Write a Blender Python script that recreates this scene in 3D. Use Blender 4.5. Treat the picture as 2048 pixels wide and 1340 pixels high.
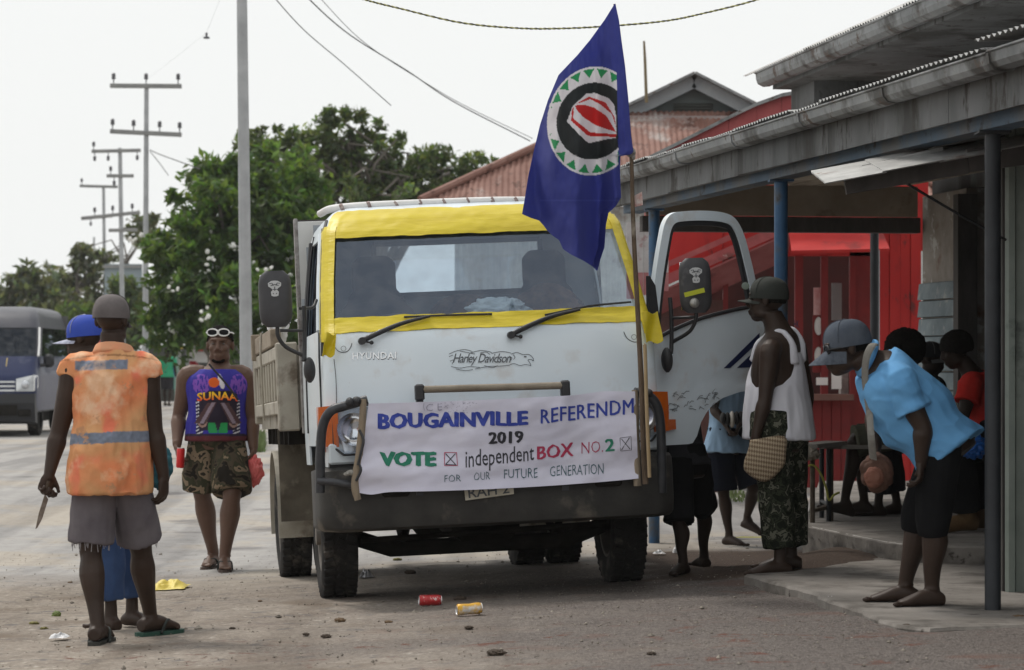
import bpy, bmesh, math, random
import numpy as np
from mathutils import Vector, Matrix, noise
from mathutils.bvhtree import BVHTree
R = math.radians
V = Vector
random.seed(7)
for o in list(bpy.data.objects): bpy.data.objects.remove(o)
SC = bpy.context.scene
COL = SC.collection
F, HC, HY = 5690.0, 1.37, 718.0          # focal length in photo pixels, camera height, horizon row
# ------------------------------------------------------------------ camera
cd = bpy.data.cameras.new('camera'); cam = bpy.data.objects.new('camera', cd); COL.objects.link(cam)
cam.location = (0, 0, HC); cam.rotation_euler = (R(90), 0, 0)
cd.sensor_width = 36.0; cd.lens = F/2048*36; cd.shift_y = (HY-670)/2048; cd.clip_end = 3000; cd.clip_start = .5
cd.dof.use_dof = True; cd.dof.focus_distance = 16.9; cd.dof.aperture_fstop = 5.6
SC.camera = cam
# ------------------------------------------------------------------ sky, sun, exposure
SUN_DIR = V((-.42, .50, 1.0)).normalized()
W = bpy.data.worlds.new('World'); SC.world = W; W.use_nodes = True
nt = W.node_tree; nt.nodes.clear()
sky = nt.nodes.new('ShaderNodeTexSky'); sky.sky_type = 'NISHITA'; sky.sun_disc = False
sky.sun_elevation = math.asin(SUN_DIR.z); sky.sun_rotation = math.atan2(SUN_DIR.x, SUN_DIR.y)
sky.dust_density = 6; sky.air_density = 1.0
b1 = nt.nodes.new('ShaderNodeBackground'); b1.inputs[1].default_value = .05
b2 = nt.nodes.new('ShaderNodeBackground'); b2.inputs[0].default_value = (.985, 1.0, .99, 1); b2.inputs[1].default_value = .725
nt.links.new(sky.outputs[0], b1.inputs[0])
mx = nt.nodes.new('ShaderNodeMixShader'); mx.inputs[0].default_value = .94      # an even overcast veil over the sky
wo = nt.nodes.new('ShaderNodeOutputWorld')
nt.links.new(b1.outputs[0], mx.inputs[1]); nt.links.new(b2.outputs[0], mx.inputs[2]); nt.links.new(mx.outputs[0], wo.inputs[0])
sd = bpy.data.lights.new('sun', 'SUN'); sd.energy = 1.5; sd.angle = R(10); sd.color = (1, .95, .88)
sun = bpy.data.objects.new('sun', sd); COL.objects.link(sun)
sun.rotation_euler = SUN_DIR.to_track_quat('Z', 'Y').to_euler()
SC.view_settings.view_transform = 'Standard'; SC.view_settings.look = 'None'
SC.view_settings.exposure = .45; SC.view_settings.gamma = 1
SC.render.engine = 'CYCLES'
# ------------------------------------------------------------------ helpers
def P(px, py, Y): return V(((px-1024)/F*Y, Y, HC+(HY-py)/F*Y))
def sst(a, b, x):
    t = min(1, max(0, (x-a)/(b-a))); return t*t*(3-2*t)
def gz(x, y):
    """height of the ground"""
    p = -.04+.045*max(-2.6, min(x, 1.0))-.022*(max(11, min(y, 23))-17.5)
    p *= 1-sst(23, 36, y); p *= 1-sst(3.5, 9, abs(x+.5))
    p += .10*math.exp(-(((x-1.75)/.62)**2+((y-17.7)/1.1)**2))
    p += .06*sst(2, 3.2, x)*sst(20, 24, y)
    p += .13*math.exp(-(((x-2.25)/.42)**2+((y-18.75)/1.0)**2))
    return p
def G(px, py, n=6):
    """the point of the ground seen at a pixel"""
    z = 0.
    for i in range(n):
        Y = (HC-z)*F/(py-HY); x = (px-1024)/F*Y; z = gz(x, Y)
    return V((x, Y, z))
INV = {}
def tag(o, label, cat, group=None, kind=None):
    if label: o['label'] = label
    if cat: o['category'] = cat
    if group: o['group'] = group
    if kind: o['kind'] = kind
    return o
def empty(name, loc=(0, 0, 0), label=None, cat=None, group=None, mtx=None):
    o = bpy.data.objects.new(name, None); COL.objects.link(o); o.empty_display_size = .1
    m = mtx if mtx is not None else Matrix.Translation(V(loc))
    o.matrix_world = m; INV[o] = m.inverted()
    return tag(o, label, cat, group)
def link(name, me, m=None, parent=None, world=True, label=None, cat=None, group=None, kind=None, origin=None, smooth=False):
    o = bpy.data.objects.new(name, me); COL.objects.link(o)
    if m is not None:
        me.materials.clear()
        for q in (m if isinstance(m, (list, tuple)) else [m]): me.materials.append(q)
    if parent is not None:
        if world and parent in INV: me.transform(INV[parent])
        o.parent = parent; INV[o] = INV.get(parent, Matrix()) if world else Matrix()
        if not world: INV[o] = INV.get(parent, Matrix())
    elif origin is not None:
        me.transform(Matrix.Translation(-V(origin))); o.location = origin; INV[o] = Matrix.Translation(-V(origin))
    else: INV[o] = Matrix()
    if smooth: shade(me)
    tag(o, label, cat, group, kind)
    return o
def shade(me, ang=None):
    me.polygons.foreach_set('use_smooth', [True]*len(me.polygons))
    if ang is not None:
        try: me.set_sharp_from_angle(angle=R(ang))
        except Exception: pass
def copy_tree(o, parent=None):
    c = o.copy(); COL.objects.link(c); c.parent = parent
    for ch in list(o.children): copy_tree(ch, c)
    return c
def frame(d, up=V((0, 0, 1))):
    d = V(d).normalized()
    if abs(d.dot(up)) > .97: up = V((0, 1, 0)) if abs(d.y) < .9 else V((1, 0, 0))
    s = d.cross(up).normalized(); u = s.cross(d).normalized()
    return s, u, d
def catmull(pts, n):
    """pts: list of tuples of floats; n samples per span"""
    A = [np.array(p, float) for p in pts]; out = []
    if len(A) == 2: return [A[0]+(A[1]-A[0])*i/n for i in range(n+1)]
    for i in range(len(A)-1):
        p0 = A[i-1] if i > 0 else 2*A[0]-A[1]; p3 = A[i+2] if i+2 < len(A) else 2*A[-1]-A[-2]
        p1, p2 = A[i], A[i+1]
        for k in range(n):
            t = k/n
            out.append(.5*((2*p1)+(p2-p0)*t+(2*p0-5*p1+4*p2-p3)*t*t+(3*p1-p0-3*p2+p3)*t**3))
    out.append(A[-1]); return out
class MB:
    """collects shapes; build() links them as one mesh object"""
    def __init__(s): s.v = []; s.f = []; s.mi = []; s.cur = 0
    def add(s, vs, fs):
        b = len(s.v); s.v += [tuple(q) for q in vs]
        for f in fs: s.f.append(tuple(i+b for i in f)); s.mi.append(s.cur)
        return s
    def hull(s, pts):
        bm = bmesh.new()
        for p in pts: bm.verts.new(p)
        r = bmesh.ops.convex_hull(bm, input=bm.verts)
        bmesh.ops.dissolve_limit(bm, angle_limit=.02, verts=bm.verts, edges=bm.edges)
        bmesh.ops.delete(bm, geom=[v for v in bm.verts if not v.link_faces], context='VERTS')
        bm.verts.index_update()
        s.add([v.co for v in bm.verts], [[v.index for v in f.verts] for f in bm.faces]); bm.free(); return s
    def box(s, c, size, rot=None, bev=0.0):
        hx, hy, hz = [q/2 for q in size]; c = V(c); m = rot if rot is not None else Matrix.Identity(3)
        m = m.to_3x3()
        if bev <= 0:
            pts = [c+m@V((x*hx, y*hy, z*hz)) for z in (-1, 1) for y in (-1, 1) for x in (-1, 1)]
            return s.add(pts, [(0, 2, 3, 1), (4, 5, 7, 6), (0, 1, 5, 4), (2, 6, 7, 3), (0, 4, 6, 2), (1, 3, 7, 5)])
        b = min(bev, hx*.9, hy*.9, hz*.9); pts = []
        for x in (-1, 1):
            for y in (-1, 1):
                for z in (-1, 1):
                    for k in range(3):
                        q = [hx-b, hy-b, hz-b]; q[k] += b
                        pts.append(c+m@V((x*q[0], y*q[1], z*q[2])))
        return s.hull(pts)
    def box2(s, a, b, bev=0.0):
        a = V(a); b = V(b); return s.box((a+b)/2, [abs(q) for q in (b-a)], None, bev)
    def bar(s, a, b, w, h, up=V((0, 0, 1)), bev=0.0):
        a = V(a); b = V(b); sd, u, d = frame(b-a, up)
        m = Matrix((sd, u, d)).transposed(); return s.box((a+b)/2, (w, h, (b-a).length), m, bev)
    def tube(s, path, r, n=8, caps=True, sm=0, side=None, flat=1.0):
        pts = [V(p) for p in path]
        rr = [r]*len(pts) if not isinstance(r, (list, tuple)) else list(r)
        if sm:
            q = catmull([(*p, a) for p, a in zip(pts, rr)], sm); pts = [V(p[:3]) for p in q]; rr = [max(1e-4, p[3]) for p in q]
        rings = []; prev = None
        for i, p in enumerate(pts):
            d = (pts[min(i+1, len(pts)-1)]-pts[max(i-1, 0)])
            if d.length < 1e-9: d = V((0, 0, 1))
            if prev is None: sd, u, d = frame(d) if side is None else frame(d, V(side))
            else:
                d.normalize(); sd = (prev-d*prev.dot(d))
                sd = sd.normalized() if sd.length > 1e-6 else frame(d)[0]; u = sd.cross(d)
            prev = sd
            rings.append([p+(sd*math.cos(t)+u*flat*math.sin(t))*rr[i] for t in [2*math.pi*k/n for k in range(n)]])
        return s.loft(rings, caps)
    def loft(s, rings, caps=True, closed=True):
        n = len(rings[0]); vs = [q for r in rings for q in r]; fs = []
        for i in range(len(rings)-1):
            for k in range(n if closed else n-1):
                k2 = (k+1) % n; fs.append((i*n+k, i*n+k2, (i+1)*n+k2, (i+1)*n+k))
        if caps and closed: fs.append(tuple(range(n-1, -1, -1))); fs.append(tuple((len(rings)-1)*n+k for k in range(n)))
        return s.add(vs, fs)
    def ell(s, c, rad, rot=None, n=14, m=9):
        c = V(c); M3 = rot.to_3x3() if rot is not None else Matrix.Identity(3); rings = []
        for i in range(m+1):
            a = -math.pi/2+math.pi*(.03+.94*i/m)
            rings.append([c+M3@V((rad[0]*math.cos(a)*math.cos(t), rad[1]*math.cos(a)*math.sin(t), rad[2]*math.sin(a))) for t in [2*math.pi*k/n for k in range(n)]])
        return s.loft(rings)
    def lathe(s, prof, n=24, mtx=None, caps=False):
        m = mtx if mtx is not None else Matrix()
        return s.loft([[m@V((r*math.cos(2*math.pi*k/n), r*math.sin(2*math.pi*k/n), z)) for k in range(n)] for r, z in prof], caps)
    def prism(s, poly, fn, d0, d1):
        """poly 2-D; fn(u,v,d) -> 3-D"""
        n = len(poly); vs = [fn(u, v, d0) for u, v in poly]+[fn(u, v, d1) for u, v in poly]
        fs = [tuple(range(n-1, -1, -1)), tuple(range(n, 2*n))]+[(i, (i+1) % n, n+(i+1) % n, n+i) for i in range(n)]
        return s.add(vs, fs)
    def grid(s, fn, us, vs, skip=None, wrap=False):
        nu, nv = len(us), len(vs); pts = [fn(u, v) for v in vs for u in us]; fs = []
        for j in range(nv-1):
            for i in range(nu-1):
                if skip and skip((us[i]+us[i+1])/2, (vs[j]+vs[j+1])/2): continue
                fs.append((j*nu+i, j*nu+i+1, (j+1)*nu+i+1, (j+1)*nu+i))
        return s.add(pts, fs)
    def mesh(s, name='m'):
        me = bpy.data.meshes.new(name); me.from_pydata(s.v, [], s.f); 
        if any(s.mi): me.polygons.foreach_set('material_index', s.mi)
        me.validate(); me.update(); return me
    def build(s, name, m=None, parent=None, smooth=None, clean=False, solid=0, fix=True, **k):
        me = s.mesh(name)
        if fix or clean:
            bm = bmesh.new(); bm.from_mesh(me)
            if clean: bmesh.ops.remove_doubles(bm, verts=bm.verts, dist=1e-4)
            if solid: bmesh.ops.solidify(bm, geom=list(bm.faces), thickness=solid)
            bmesh.ops.recalc_face_normals(bm, faces=bm.faces); bm.to_mesh(me); bm.free()
        o = link(name, me, m, parent, **k)
        if smooth is not None: shade(me, smooth)
        return o
lin = np.linspace
# temp scene for modifier evaluation
TS = bpy.data.scenes.new('tmp')
def evalmods(me, mods):
    o = bpy.data.objects.new('tmp', me); TS.collection.objects.link(o)
    for t, kw in mods:
        md = o.modifiers.new(t, t)
        for a, b in kw.items(): setattr(md, a, b)
    vl = TS.view_layers[0]; vl.update(); dg = vl.depsgraph
    out = bpy.data.meshes.new_from_object(o.evaluated_get(dg), depsgraph=dg)
    bpy.data.objects.remove(o); return out
def remesh(mb, vox, it=3, fac=.5):
    me = mb.mesh()
    out = evalmods(me, [('REMESH', dict(mode='VOXEL', voxel_size=vox, use_smooth_shade=True)), ('SMOOTH', dict(iterations=it, factor=fac))])
    bpy.data.meshes.remove(me); return out
def text_geo(txt, size=1.0, offset=0.0, shear=0.0, res=2, space=1.0, align='LEFT'):
    cu = bpy.data.curves.new('t', 'FONT'); cu.body = txt; cu.size = size; cu.offset = offset; cu.shear = shear
    cu.resolution_u = res; cu.space_character = space; cu.align_x = align
    o = bpy.data.objects.new('t', cu); TS.collection.objects.link(o)
    vl = TS.view_layers[0]; vl.update(); dg = vl.depsgraph
    me = bpy.data.meshes.new_from_object(o.evaluated_get(dg), depsgraph=dg)
    bpy.data.objects.remove(o)
    bm = bmesh.new(); bm.from_mesh(me); bmesh.ops.triangulate(bm, faces=bm.faces)
    for _ in range(2):
        L = [e for e in bm.edges if e.calc_length() > size*.35]
        if L: bmesh.ops.subdivide_edges(bm, edges=L, cuts=1); bmesh.ops.triangulate(bm, faces=bm.faces)
    vs = [(v.co.x, v.co.y) for v in bm.verts]; bm.verts.index_update()
    fs = [[v.index for v in f.verts] for f in bm.faces]; bm.free(); bpy.data.meshes.remove(me)
    return vs, fs
def fit_text(txt, x0, y0, x1, y1, bold=0.0, shear=0.0, space=1.0):
    """text geometry stretched to fill a rectangle"""
    vs, fs = text_geo(txt, 1.0, bold, shear, space=space)
    a = np.array(vs); mn = a.min(0); mxx = a.max(0)
    a = (a-mn)/(mxx-mn); a[:, 0] = x0+a[:, 0]*(x1-x0); a[:, 1] = y0+a[:, 1]*(y1-y0)
    return [tuple(q) for q in a], fs
def stroke(pts, w):
    """flat ribbon along 2-D points"""
    vs = []; fs = []
    pts = [V((p[0], p[1], 0)) for p in pts]
    for i, p in enumerate(pts):
        d = pts[min(i+1, len(pts)-1)]-pts[max(i-1, 0)]; d.normalize(); n = V((-d.y, d.x, 0))
        ww = w if not isinstance(w, (list, tuple)) else w[i]
        vs += [tuple((p+n*ww/2)[:2]), tuple((p-n*ww/2)[:2])]
    for i in range(len(pts)-1): fs.append((2*i, 2*i+1, 2*i+3, 2*i+2))
    return vs, fs
def bvh_of(o_or_me, mtx=None):
    me = o_or_me; vs = [v.co.copy() for v in me.vertices]
    if mtx is not None: vs = [mtx@v for v in vs]
    return BVHTree.FromPolygons(vs, [tuple(p.vertices) for p in me.polygons])
# ------------------------------------------------------------------ materials
MAT = {}
def mat(name, c, c2=None, scale=6, rough=.6, metal=0, bump=0, bscale=None, stain=None, sscale=3, sthr=.55, ssoft=.12, spec=.5, attr=None, detail=6, stretch=(1, 1, 1),
        trans=0, alpha=1, coat=0, emit=None, rvar=0, ior=1.45, stain2=None, s2scale=8, s2thr=.6, sub=0):
    if name in MAT: return MAT[name]
    m = bpy.data.materials.new(name); m.use_nodes = True; N = m.node_tree.nodes; L = m.node_tree.links
    b = N['Principled BSDF']; b.inputs['Roughness'].default_value = rough; b.inputs['Metallic'].default_value = metal
    b.inputs['Specular IOR Level'].default_value = spec; b.inputs['IOR'].default_value = ior
    b.inputs['Transmission Weight'].default_value = trans; b.inputs['Alpha'].default_value = alpha; b.inputs['Coat Weight'].default_value = coat
    tc = N.new('ShaderNodeTexCoord'); mp = N.new('ShaderNodeMapping'); mp.inputs['Scale'].default_value = stretch
    L.new(tc.outputs['Object'], mp.inputs[0])
    def nz(sc, det=detail, ro=.6):
        n = N.new('ShaderNodeTexNoise'); n.inputs['Scale'].default_value = sc; n.inputs['Detail'].default_value = det; n.inputs['Roughness'].default_value = ro
        L.new(mp.outputs[0], n.inputs['Vector']); return n
    def mixc(fac, a, bcol, mode='MIX'):
        q = N.new('ShaderNodeMix'); q.data_type = 'RGBA'; q.blend_type = mode
        if hasattr(fac, 'links'): L.new(fac, q.inputs[0])
        else: q.inputs[0].default_value = fac
        for k, x in ((6, a), (7, bcol)):
            if hasattr(x, 'links'): L.new(x, q.inputs[k])
            else: q.inputs[k].default_value = (*x[:3], 1)
        return q.outputs[2]
    def ramp(src, lo, hi):
        r = N.new('ShaderNodeMapRange'); r.inputs['From Min'].default_value = lo; r.inputs['From Max'].default_value = hi
        L.new(src, r.inputs['Value']); return r.outputs[0]
    col = c
    if attr:
        a = N.new('ShaderNodeAttribute'); a.attribute_name = attr
        col = mixc(1.0, a.outputs['Color'], c, 'MULTIPLY')
        if c2 is not None: col = mixc(ramp(nz(scale).outputs['Fac'], .3, .7), col, mixc(1.0, col, c2, 'MULTIPLY'))
    elif c2 is not None: col = mixc(ramp(nz(scale).outputs['Fac'], .32, .68), c, c2)
    if stain is not None: col = mixc(ramp(nz(sscale).outputs['Fac'], sthr, sthr+ssoft), col, stain)
    if stain2 is not None: col = mixc(ramp(nz(s2scale, 9, .7).outputs['Fac'], s2thr, s2thr+.06), col, stain2)
    if hasattr(col, 'links'): L.new(col, b.inputs['Base Color'])
    else: b.inputs['Base Color'].default_value = (*col[:3], 1)
    if rvar:
        r = ramp(nz(scale*1.7).outputs['Fac'], .3, .7); mm = N.new('ShaderNodeMapRange'); mm.inputs['To Min'].default_value = max(0, rough-rvar); mm.inputs['To Max'].default_value = min(1, rough+rvar)
        L.new(r, mm.inputs['Value']); L.new(mm.outputs[0], b.inputs['Roughness'])
    if bump:
        bn = N.new('ShaderNodeBump'); bn.inputs['Strength'].default_value = bump; bn.inputs['Distance'].default_value = .01
        L.new(nz(bscale or scale*4, 8).outputs['Fac'], bn.inputs['Height']); L.new(bn.outputs[0], b.inputs['Normal'])
    if emit: b.inputs['Emission Color'].default_value = (*emit[:3], 1); b.inputs['Emission Strength'].default_value = emit[3]
    MAT[name] = m; return m
def paint(me, fn, attr='Col'):
    """per-corner colours from a function of the vertex position (object print and dye)"""
    a = me.color_attributes.new(attr, 'FLOAT_COLOR', 'POINT')
    buf = np.ones((len(me.vertices), 4), np.float32)
    for i, v in enumerate(me.vertices): buf[i, :3] = fn(v.co, v.normal)
    a.data.foreach_set('color', buf.ravel())
def sq(r, g, b): return tuple(((q/255)/12.92 if q/255 < .04045 else ((q/255+.055)/1.055)**2.4) for q in (r, g, b))
# ================================================================== THE SETTING
def ground_material():
    m = bpy.data.materials.new('ground'); m.use_nodes = True; N = m.node_tree.nodes; L = m.node_tree.links; b = N['Principled BSDF']
    tc = N.new('ShaderNodeTexCoord'); O = tc.outputs['Object']
    def nz(sc, det=6, ro=.6):
        n = N.new('ShaderNodeTexNoise'); n.inputs['Scale'].default_value = sc; n.inputs['Detail'].default_value = det; n.inputs['Roughness'].default_value = ro
        L.new(O, n.inputs['Vector']); return n.outputs['Fac']
    def rng(src, a, b_, c=0, d=1, smooth=False):
        r = N.new('ShaderNodeMapRange'); r.inputs[1].default_value = a; r.inputs[2].default_value = b_; r.inputs[3].default_value = c; r.inputs[4].default_value = d
        if smooth: r.interpolation_type = 'SMOOTHSTEP'
        L.new(src, r.inputs[0]); return r.outputs[0]
    def mathn(op, a, c):
        q = N.new('ShaderNodeMath'); q.operation = op
        for i, x in enumerate((a, c)):
            if hasattr(x, 'links'): L.new(x, q.inputs[i])
            else: q.inputs[i].default_value = x
        return q.outputs[0]
    def mixc(f, a, c, mode='MIX'):
        q = N.new('ShaderNodeMix'); q.data_type = 'RGBA'; q.blend_type = mode
        if hasattr(f, 'links'): L.new(f, q.inputs[0])
        else: q.inputs[0].default_value = f
        for k, x in ((6, a), (7, c)):
            if hasattr(x, 'links'): L.new(x, q.inputs[k])
            else: q.inputs[k].default_value = (*x, 1)
        return q.outputs[2]
    sx = N.new('ShaderNodeSeparateXYZ'); L.new(O, sx.inputs[0]); X, Y = sx.outputs[0], sx.outputs[1]
    big = nz(.7, 5, .55); mid = nz(2.6, 7, .65); fine = nz(34, 6, .75); grit = nz(120, 3, .7)
    vo = N.new('ShaderNodeTexVoronoi'); vo.inputs['Scale'].default_value = 75; L.new(O, vo.inputs['Vector'])
    # sealed road on the right of the foreground and in the far left lane, dusty dirt between
    e = mathn('ADD', X, mathn('MULTIPLY', mathn('SUBTRACT', big, .5), 4.2)); e = mathn('ADD', e, mathn('MULTIPLY', mathn('SUBTRACT', mid, .5), 1.8))
    right = rng(e, -2.4, 1.3, smooth=True)
    near = rng(mathn('ADD', Y, mathn('MULTIPLY', mathn('SUBTRACT', big, .5), 6)), 18.6, 20.8, 1, 0, smooth=True)
    right = mathn('MULTIPLY', right, near)
    asph = mixc(rng(fine, .36, .64), (.055, .046, .042), (.185, .160, .147))
    asph = mixc(rng(vo.outputs['Distance'], .1, .45), (.25, .22, .20), asph)
    asph = mixc(rng(nz(1.9, 6), .56, .68), asph, (.145, .095, .08))
    dirt = mixc(rng(mid, .34, .66), (.27, .23, .195), (.42, .37, .315))
    dirt = mixc(rng(fine, .36, .66), mixc(1.0, dirt, (.58, .56, .54), 'MULTIPLY'), dirt)
    dirt = mixc(rng(nz(14, 8, .75), .56, .66), dirt, (.48, .44, .385))
    dirt = mixc(rng(nz(5.5, 8, .7), .57, .63), dirt, (.15, .14, .135))
    dirt = mixc(rng(nz(1.1, 6, .6), .57, .66), dirt, (.20, .16, .125))
    road = mixc(rng(mid, .3, .7), (.31, .30, .29), (.40, .385, .37))
    road = mixc(rng(nz(.35, 7, .7), .50, .57), road, (.40, .36, .31))
    road = mixc(rng(nz(7, 8, .75), .5, .64), road, mixc(1.0, road, (.84, .83, .82), 'MULTIPLY'))
    road = mixc(rng(nz(.5, 5, .6), .60, .66), road, (.19, .18, .175))
    mpn = N.new('ShaderNodeMapping'); mpn.inputs['Rotation'].default_value = (0, 0, -R(8.25)); mpn.inputs['Scale'].default_value = (1.5, .07, 1); L.new(O, mpn.inputs[0]); trk = N.new('ShaderNodeTexNoise'); trk.inputs['Scale'].default_value = 1.6; trk.inputs['Detail'].default_value = 5; L.new(mpn.outputs[0], trk.inputs['Vector'])
    road = mixc(rng(trk.outputs['Fac'], .44, .60), road, mixc(1.0, road, (.70, .70, .71), 'MULTIPLY'))
    dirt = mixc(rng(trk.outputs['Fac'], .50, .62), dirt, mixc(1.0, dirt, (.74, .72, .70), 'MULTIPLY'))
    far = rng(mathn('ADD', Y, mathn('MULTIPLY', mathn('SUBTRACT', big, .5), 5)), 18.5, 22, smooth=True)
    c = mixc(far, dirt, road)
    c = mixc(right, c, asph)
    soil = mixc(rng(fine, .3, .7), (.035, .023, .017), (.095, .066, .05))
    sm_ = mathn('MULTIPLY', rng(mathn('ADD', X, mathn('MULTIPLY', mathn('SUBTRACT', mid, .5), .9)), .72, 1.0, smooth=True), mathn('MULTIPLY', rng(Y, 16.9, 17.2, smooth=True), rng(mathn('ADD', Y, mathn('MULTIPLY', mathn('SUBTRACT', mid, .5), 1.5)), 21.2, 22.2, 1, 0, smooth=True)))
    c = mixc(sm_, c, soil)
    c = mixc(mathn('MULTIPLY', rng(nz(3.2, 7, .75), .585, .62), rng(Y, 14.5, 13.5, 0, 1)), c, (.13, .06, .045))
    c = mixc(rng(grit, .30, .36, .55, 0), c, (.05, .045, .04)); c = mixc(rng(grit, .66, .72, 0, .5), c, (.5, .47, .43))
    L.new(c, b.inputs['Base Color']); b.inputs['Roughness'].default_value = .93; b.inputs['Specular IOR Level'].default_value = .25
    bn = N.new('ShaderNodeBump'); bn.inputs['Strength'].default_value = .9; bn.inputs['Distance'].default_value = .012
    hgt = mathn('ADD', mathn('MULTIPLY', fine, .7), mathn('MULTIPLY', vo.outputs['Distance'], mathn('MULTIPLY', right, -.8)))
    L.new(hgt, bn.inputs['Height']); L.new(bn.outputs[0], b.inputs['Normal']); return m
xs = sorted(set([-900, -300, -120, -60, -35, -22, -15]+list(np.round(np.arange(-10, 9.01, .16), 3))+[12, 18, 30, 60, 120, 300, 900]))
ys = sorted(set([-60, -20, 0, 5, 8]+list(np.round(np.arange(10, 26.01, .13), 3))+list(np.round(np.arange(26.5, 48, .7), 2))+[52, 60, 75, 100, 150, 250, 500, 1200, 2600]))
def gpt(x, y):
    z = gz(x, y)
    if 9 < y < 27 and -10 < x < 9:
        z += .016*(noise.noise(V((x*2.3, y*2.3, 0))))+.009*noise.noise(V((x*7, y*7, 3)))
        wheel = min(math.hypot(x-a, y-c) for a, c in ((-1.08, 17.4), (.69, 17.66), (-1.5, 20.1), (.25, 20.4)))
        z = gz(x, y)+(z-gz(x, y))*sst(.25, .8, wheel)
    return (x, y, z)
MB().grid(gpt, xs, ys).build('ground', ground_material(), kind='structure', smooth=60)

concrete = mat('concrete', (.15, .135, .12), (.255, .235, .215), 3.2, .9, bump=.5, bscale=40, stain=(.085, .075, .065), sscale=2.2, sthr=.52, stain2=(.06, .05, .043), s2scale=9, s2thr=.6)
whitepaint = mat('worn white paint', (.62, .6, .57), (.42, .40, .37), 14, .7, bump=.4)
def at_z(px, py, z):
    Y = (HC-z)*F/(py-HY); return V(((px-1024)/F*Y, Y, z))
def slab(name, pix, z, thick, mt, jit=.02):
    pts = [at_z(a, b, z) for a, b in pix]; out = []
    for i, p in enumerate(pts):
        q = pts[(i+1) % len(pts)]; n = max(1, int((q-p).length/.12)) if (q-p).length < 6 else 2
        for k in range(n):
            w = p.lerp(q, k/n)
            out.append((w.x+random.uniform(-jit, jit), w.y+random.uniform(-jit, jit)))
    mb = MB(); n = len(out)
    top2 = []
    cx = sum(o[0] for o in out)/n; cy = sum(o[1] for o in out)/n
    for a, b in out:
        d = V((cx-a, cy-b, 0)).normalized()*.018; top2.append((a+d.x, b+d.y))
    mb.add([(a, b, z-thick) for a, b in out]+[(a, b, z-.014) for a, b in out]+[(a, b, z) for a, b in top2],
           [(i, (i+1) % n, n+(i+1) % n, n+i) for i in range(n)]+[(n+i, n+(i+1) % n, 2*n+(i+1) % n, 2*n+i) for i in range(n)]+[tuple(range(2*n, 3*n))])
    return mb.build(name, mt, kind='structure')
slab('pavement', [(1490, 1148), (1560, 1166), (1630, 1188), (1672, 1206), (1712, 1217), (1750, 1236), (1790, 1250), (1850, 1257), (2060, 1250), (2420, 1240), (2420, 1092), (1800, 1096), (1740, 1116), (1640, 1134), (1560, 1144)], .11, .22, concrete)
slab('veranda_floor', [(1606, 1049), (1640, 1056), (1700, 1068), (1770, 1082), (1830, 1090), (2060, 1094), (2500, 1094), (2200, 960), (1640, 962)], .22, .3, concrete, .012)
mb = MB(); q = [at_z(a, b, .224) for a, b in [(1607, 1050.5), (1640, 1057.5), (1700, 1069.5), (1770, 1083.5), (1822, 1091)]]
for i in range(len(q)-1):
    n = 14
    for k in range(n):
        if random.random() < .22: continue
        a = q[i].lerp(q[i+1], k/n); c = q[i].lerp(q[i+1], (k+1)/n); w = random.uniform(.02, .045)
        mb.add([a, c, c+V((.01, w, 0)), a+V((.01, w, 0))], [(0, 1, 2, 3)])
mb.build('painted_edge', whitepaint, kind='structure')
# ------------------------------------------------------------------ street frame
PSI = R(8.25); CP, SP = math.cos(PSI), math.sin(PSI)
def S(u, v, z): return V((-u*SP+v*CP, u*CP+v*SP, z))
def corr(w, l, pitch=.076, amp=.009, per=6, top=None):
    """corrugated sheet: x across, y along the ribs"""
    mb = MB(); n = max(4, int(w/pitch*per)); rows = [0, .33, .66, 1]
    for j in range(1): pass
    vs = []; fs = []
    for t in rows:
        for i in range(n+1):
            x = w*i/n; ll = l if top is None else top(x)
            vs.append((x, ll*t, amp*math.sin(2*math.pi*x/pitch)))
    for j in range(len(rows)-1):
        for i in range(n): fs.append((j*(n+1)+i, j*(n+1)+i+1, (j+1)*(n+1)+i+1, (j+1)*(n+1)+i))
    mb.add(vs, fs); return mb
def basis(o, x, y):
    x = V(x).normalized(); y = V(y); y = (y-x*y.dot(x)).normalized(); z = x.cross(y)
    m = Matrix((x, y, z)).transposed().to_4x4(); m.translation = V(o); return m
galv = mat('galvanised sheet', (.30, .30, .295), (.46, .46, .45), 5, .55, .35, bump=.15, stain=(.20, .12, .085), sscale=1.6, sthr=.6, stain2=(.13, .075, .05), s2scale=5, s2thr=.63)
galvdark = mat('dirty galvanised gutter', (.17, .18, .185), (.33, .34, .345), 2.5, .6, .2, bump=.2, stain=(.07, .068, .064), sscale=2.4, sthr=.5, stain2=(.085, .055, .04), s2scale=5, s2thr=.56)
rust = mat('rusty roof sheet', (.17, .075, .055), (.27, .15, .12), 1.6, .75, .1, bump=.3, stain=(.40, .37, .35), sscale=1.1, sthr=.55, stain2=(.11, .05, .037), s2scale=3.5, s2thr=.56)
fasciam = mat('weathered fascia board', (.115, .12, .122), (.185, .19, .195), 2.2, .8, bump=.3, stain=(.06, .06, .058), sscale=1.5, sthr=.50, stain2=(.05, .045, .04), s2scale=5, s2thr=.56, stretch=(1, 1, .35))
bluepaint = mat('blue painted steel', (.035, .105, .22), (.06, .15, .28), 6, .55, bump=.15, stain=(.085, .09, .095), sscale=3, sthr=.50, stain2=(.05, .05, .05), s2scale=6, s2thr=.6)
soffit = mat('stained soffit board', (.27, .225, .175), (.40, .34, .275), 2.5, .85, bump=.2, stain=(.06, .045, .035), sscale=1.8, sthr=.55, stretch=(1, 1, 1))
darkwood = mat('dark stained timber', (.05, .045, .042), (.09, .08, .075), 7, .85, bump=.4, stretch=(1, 1, .3))
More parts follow.
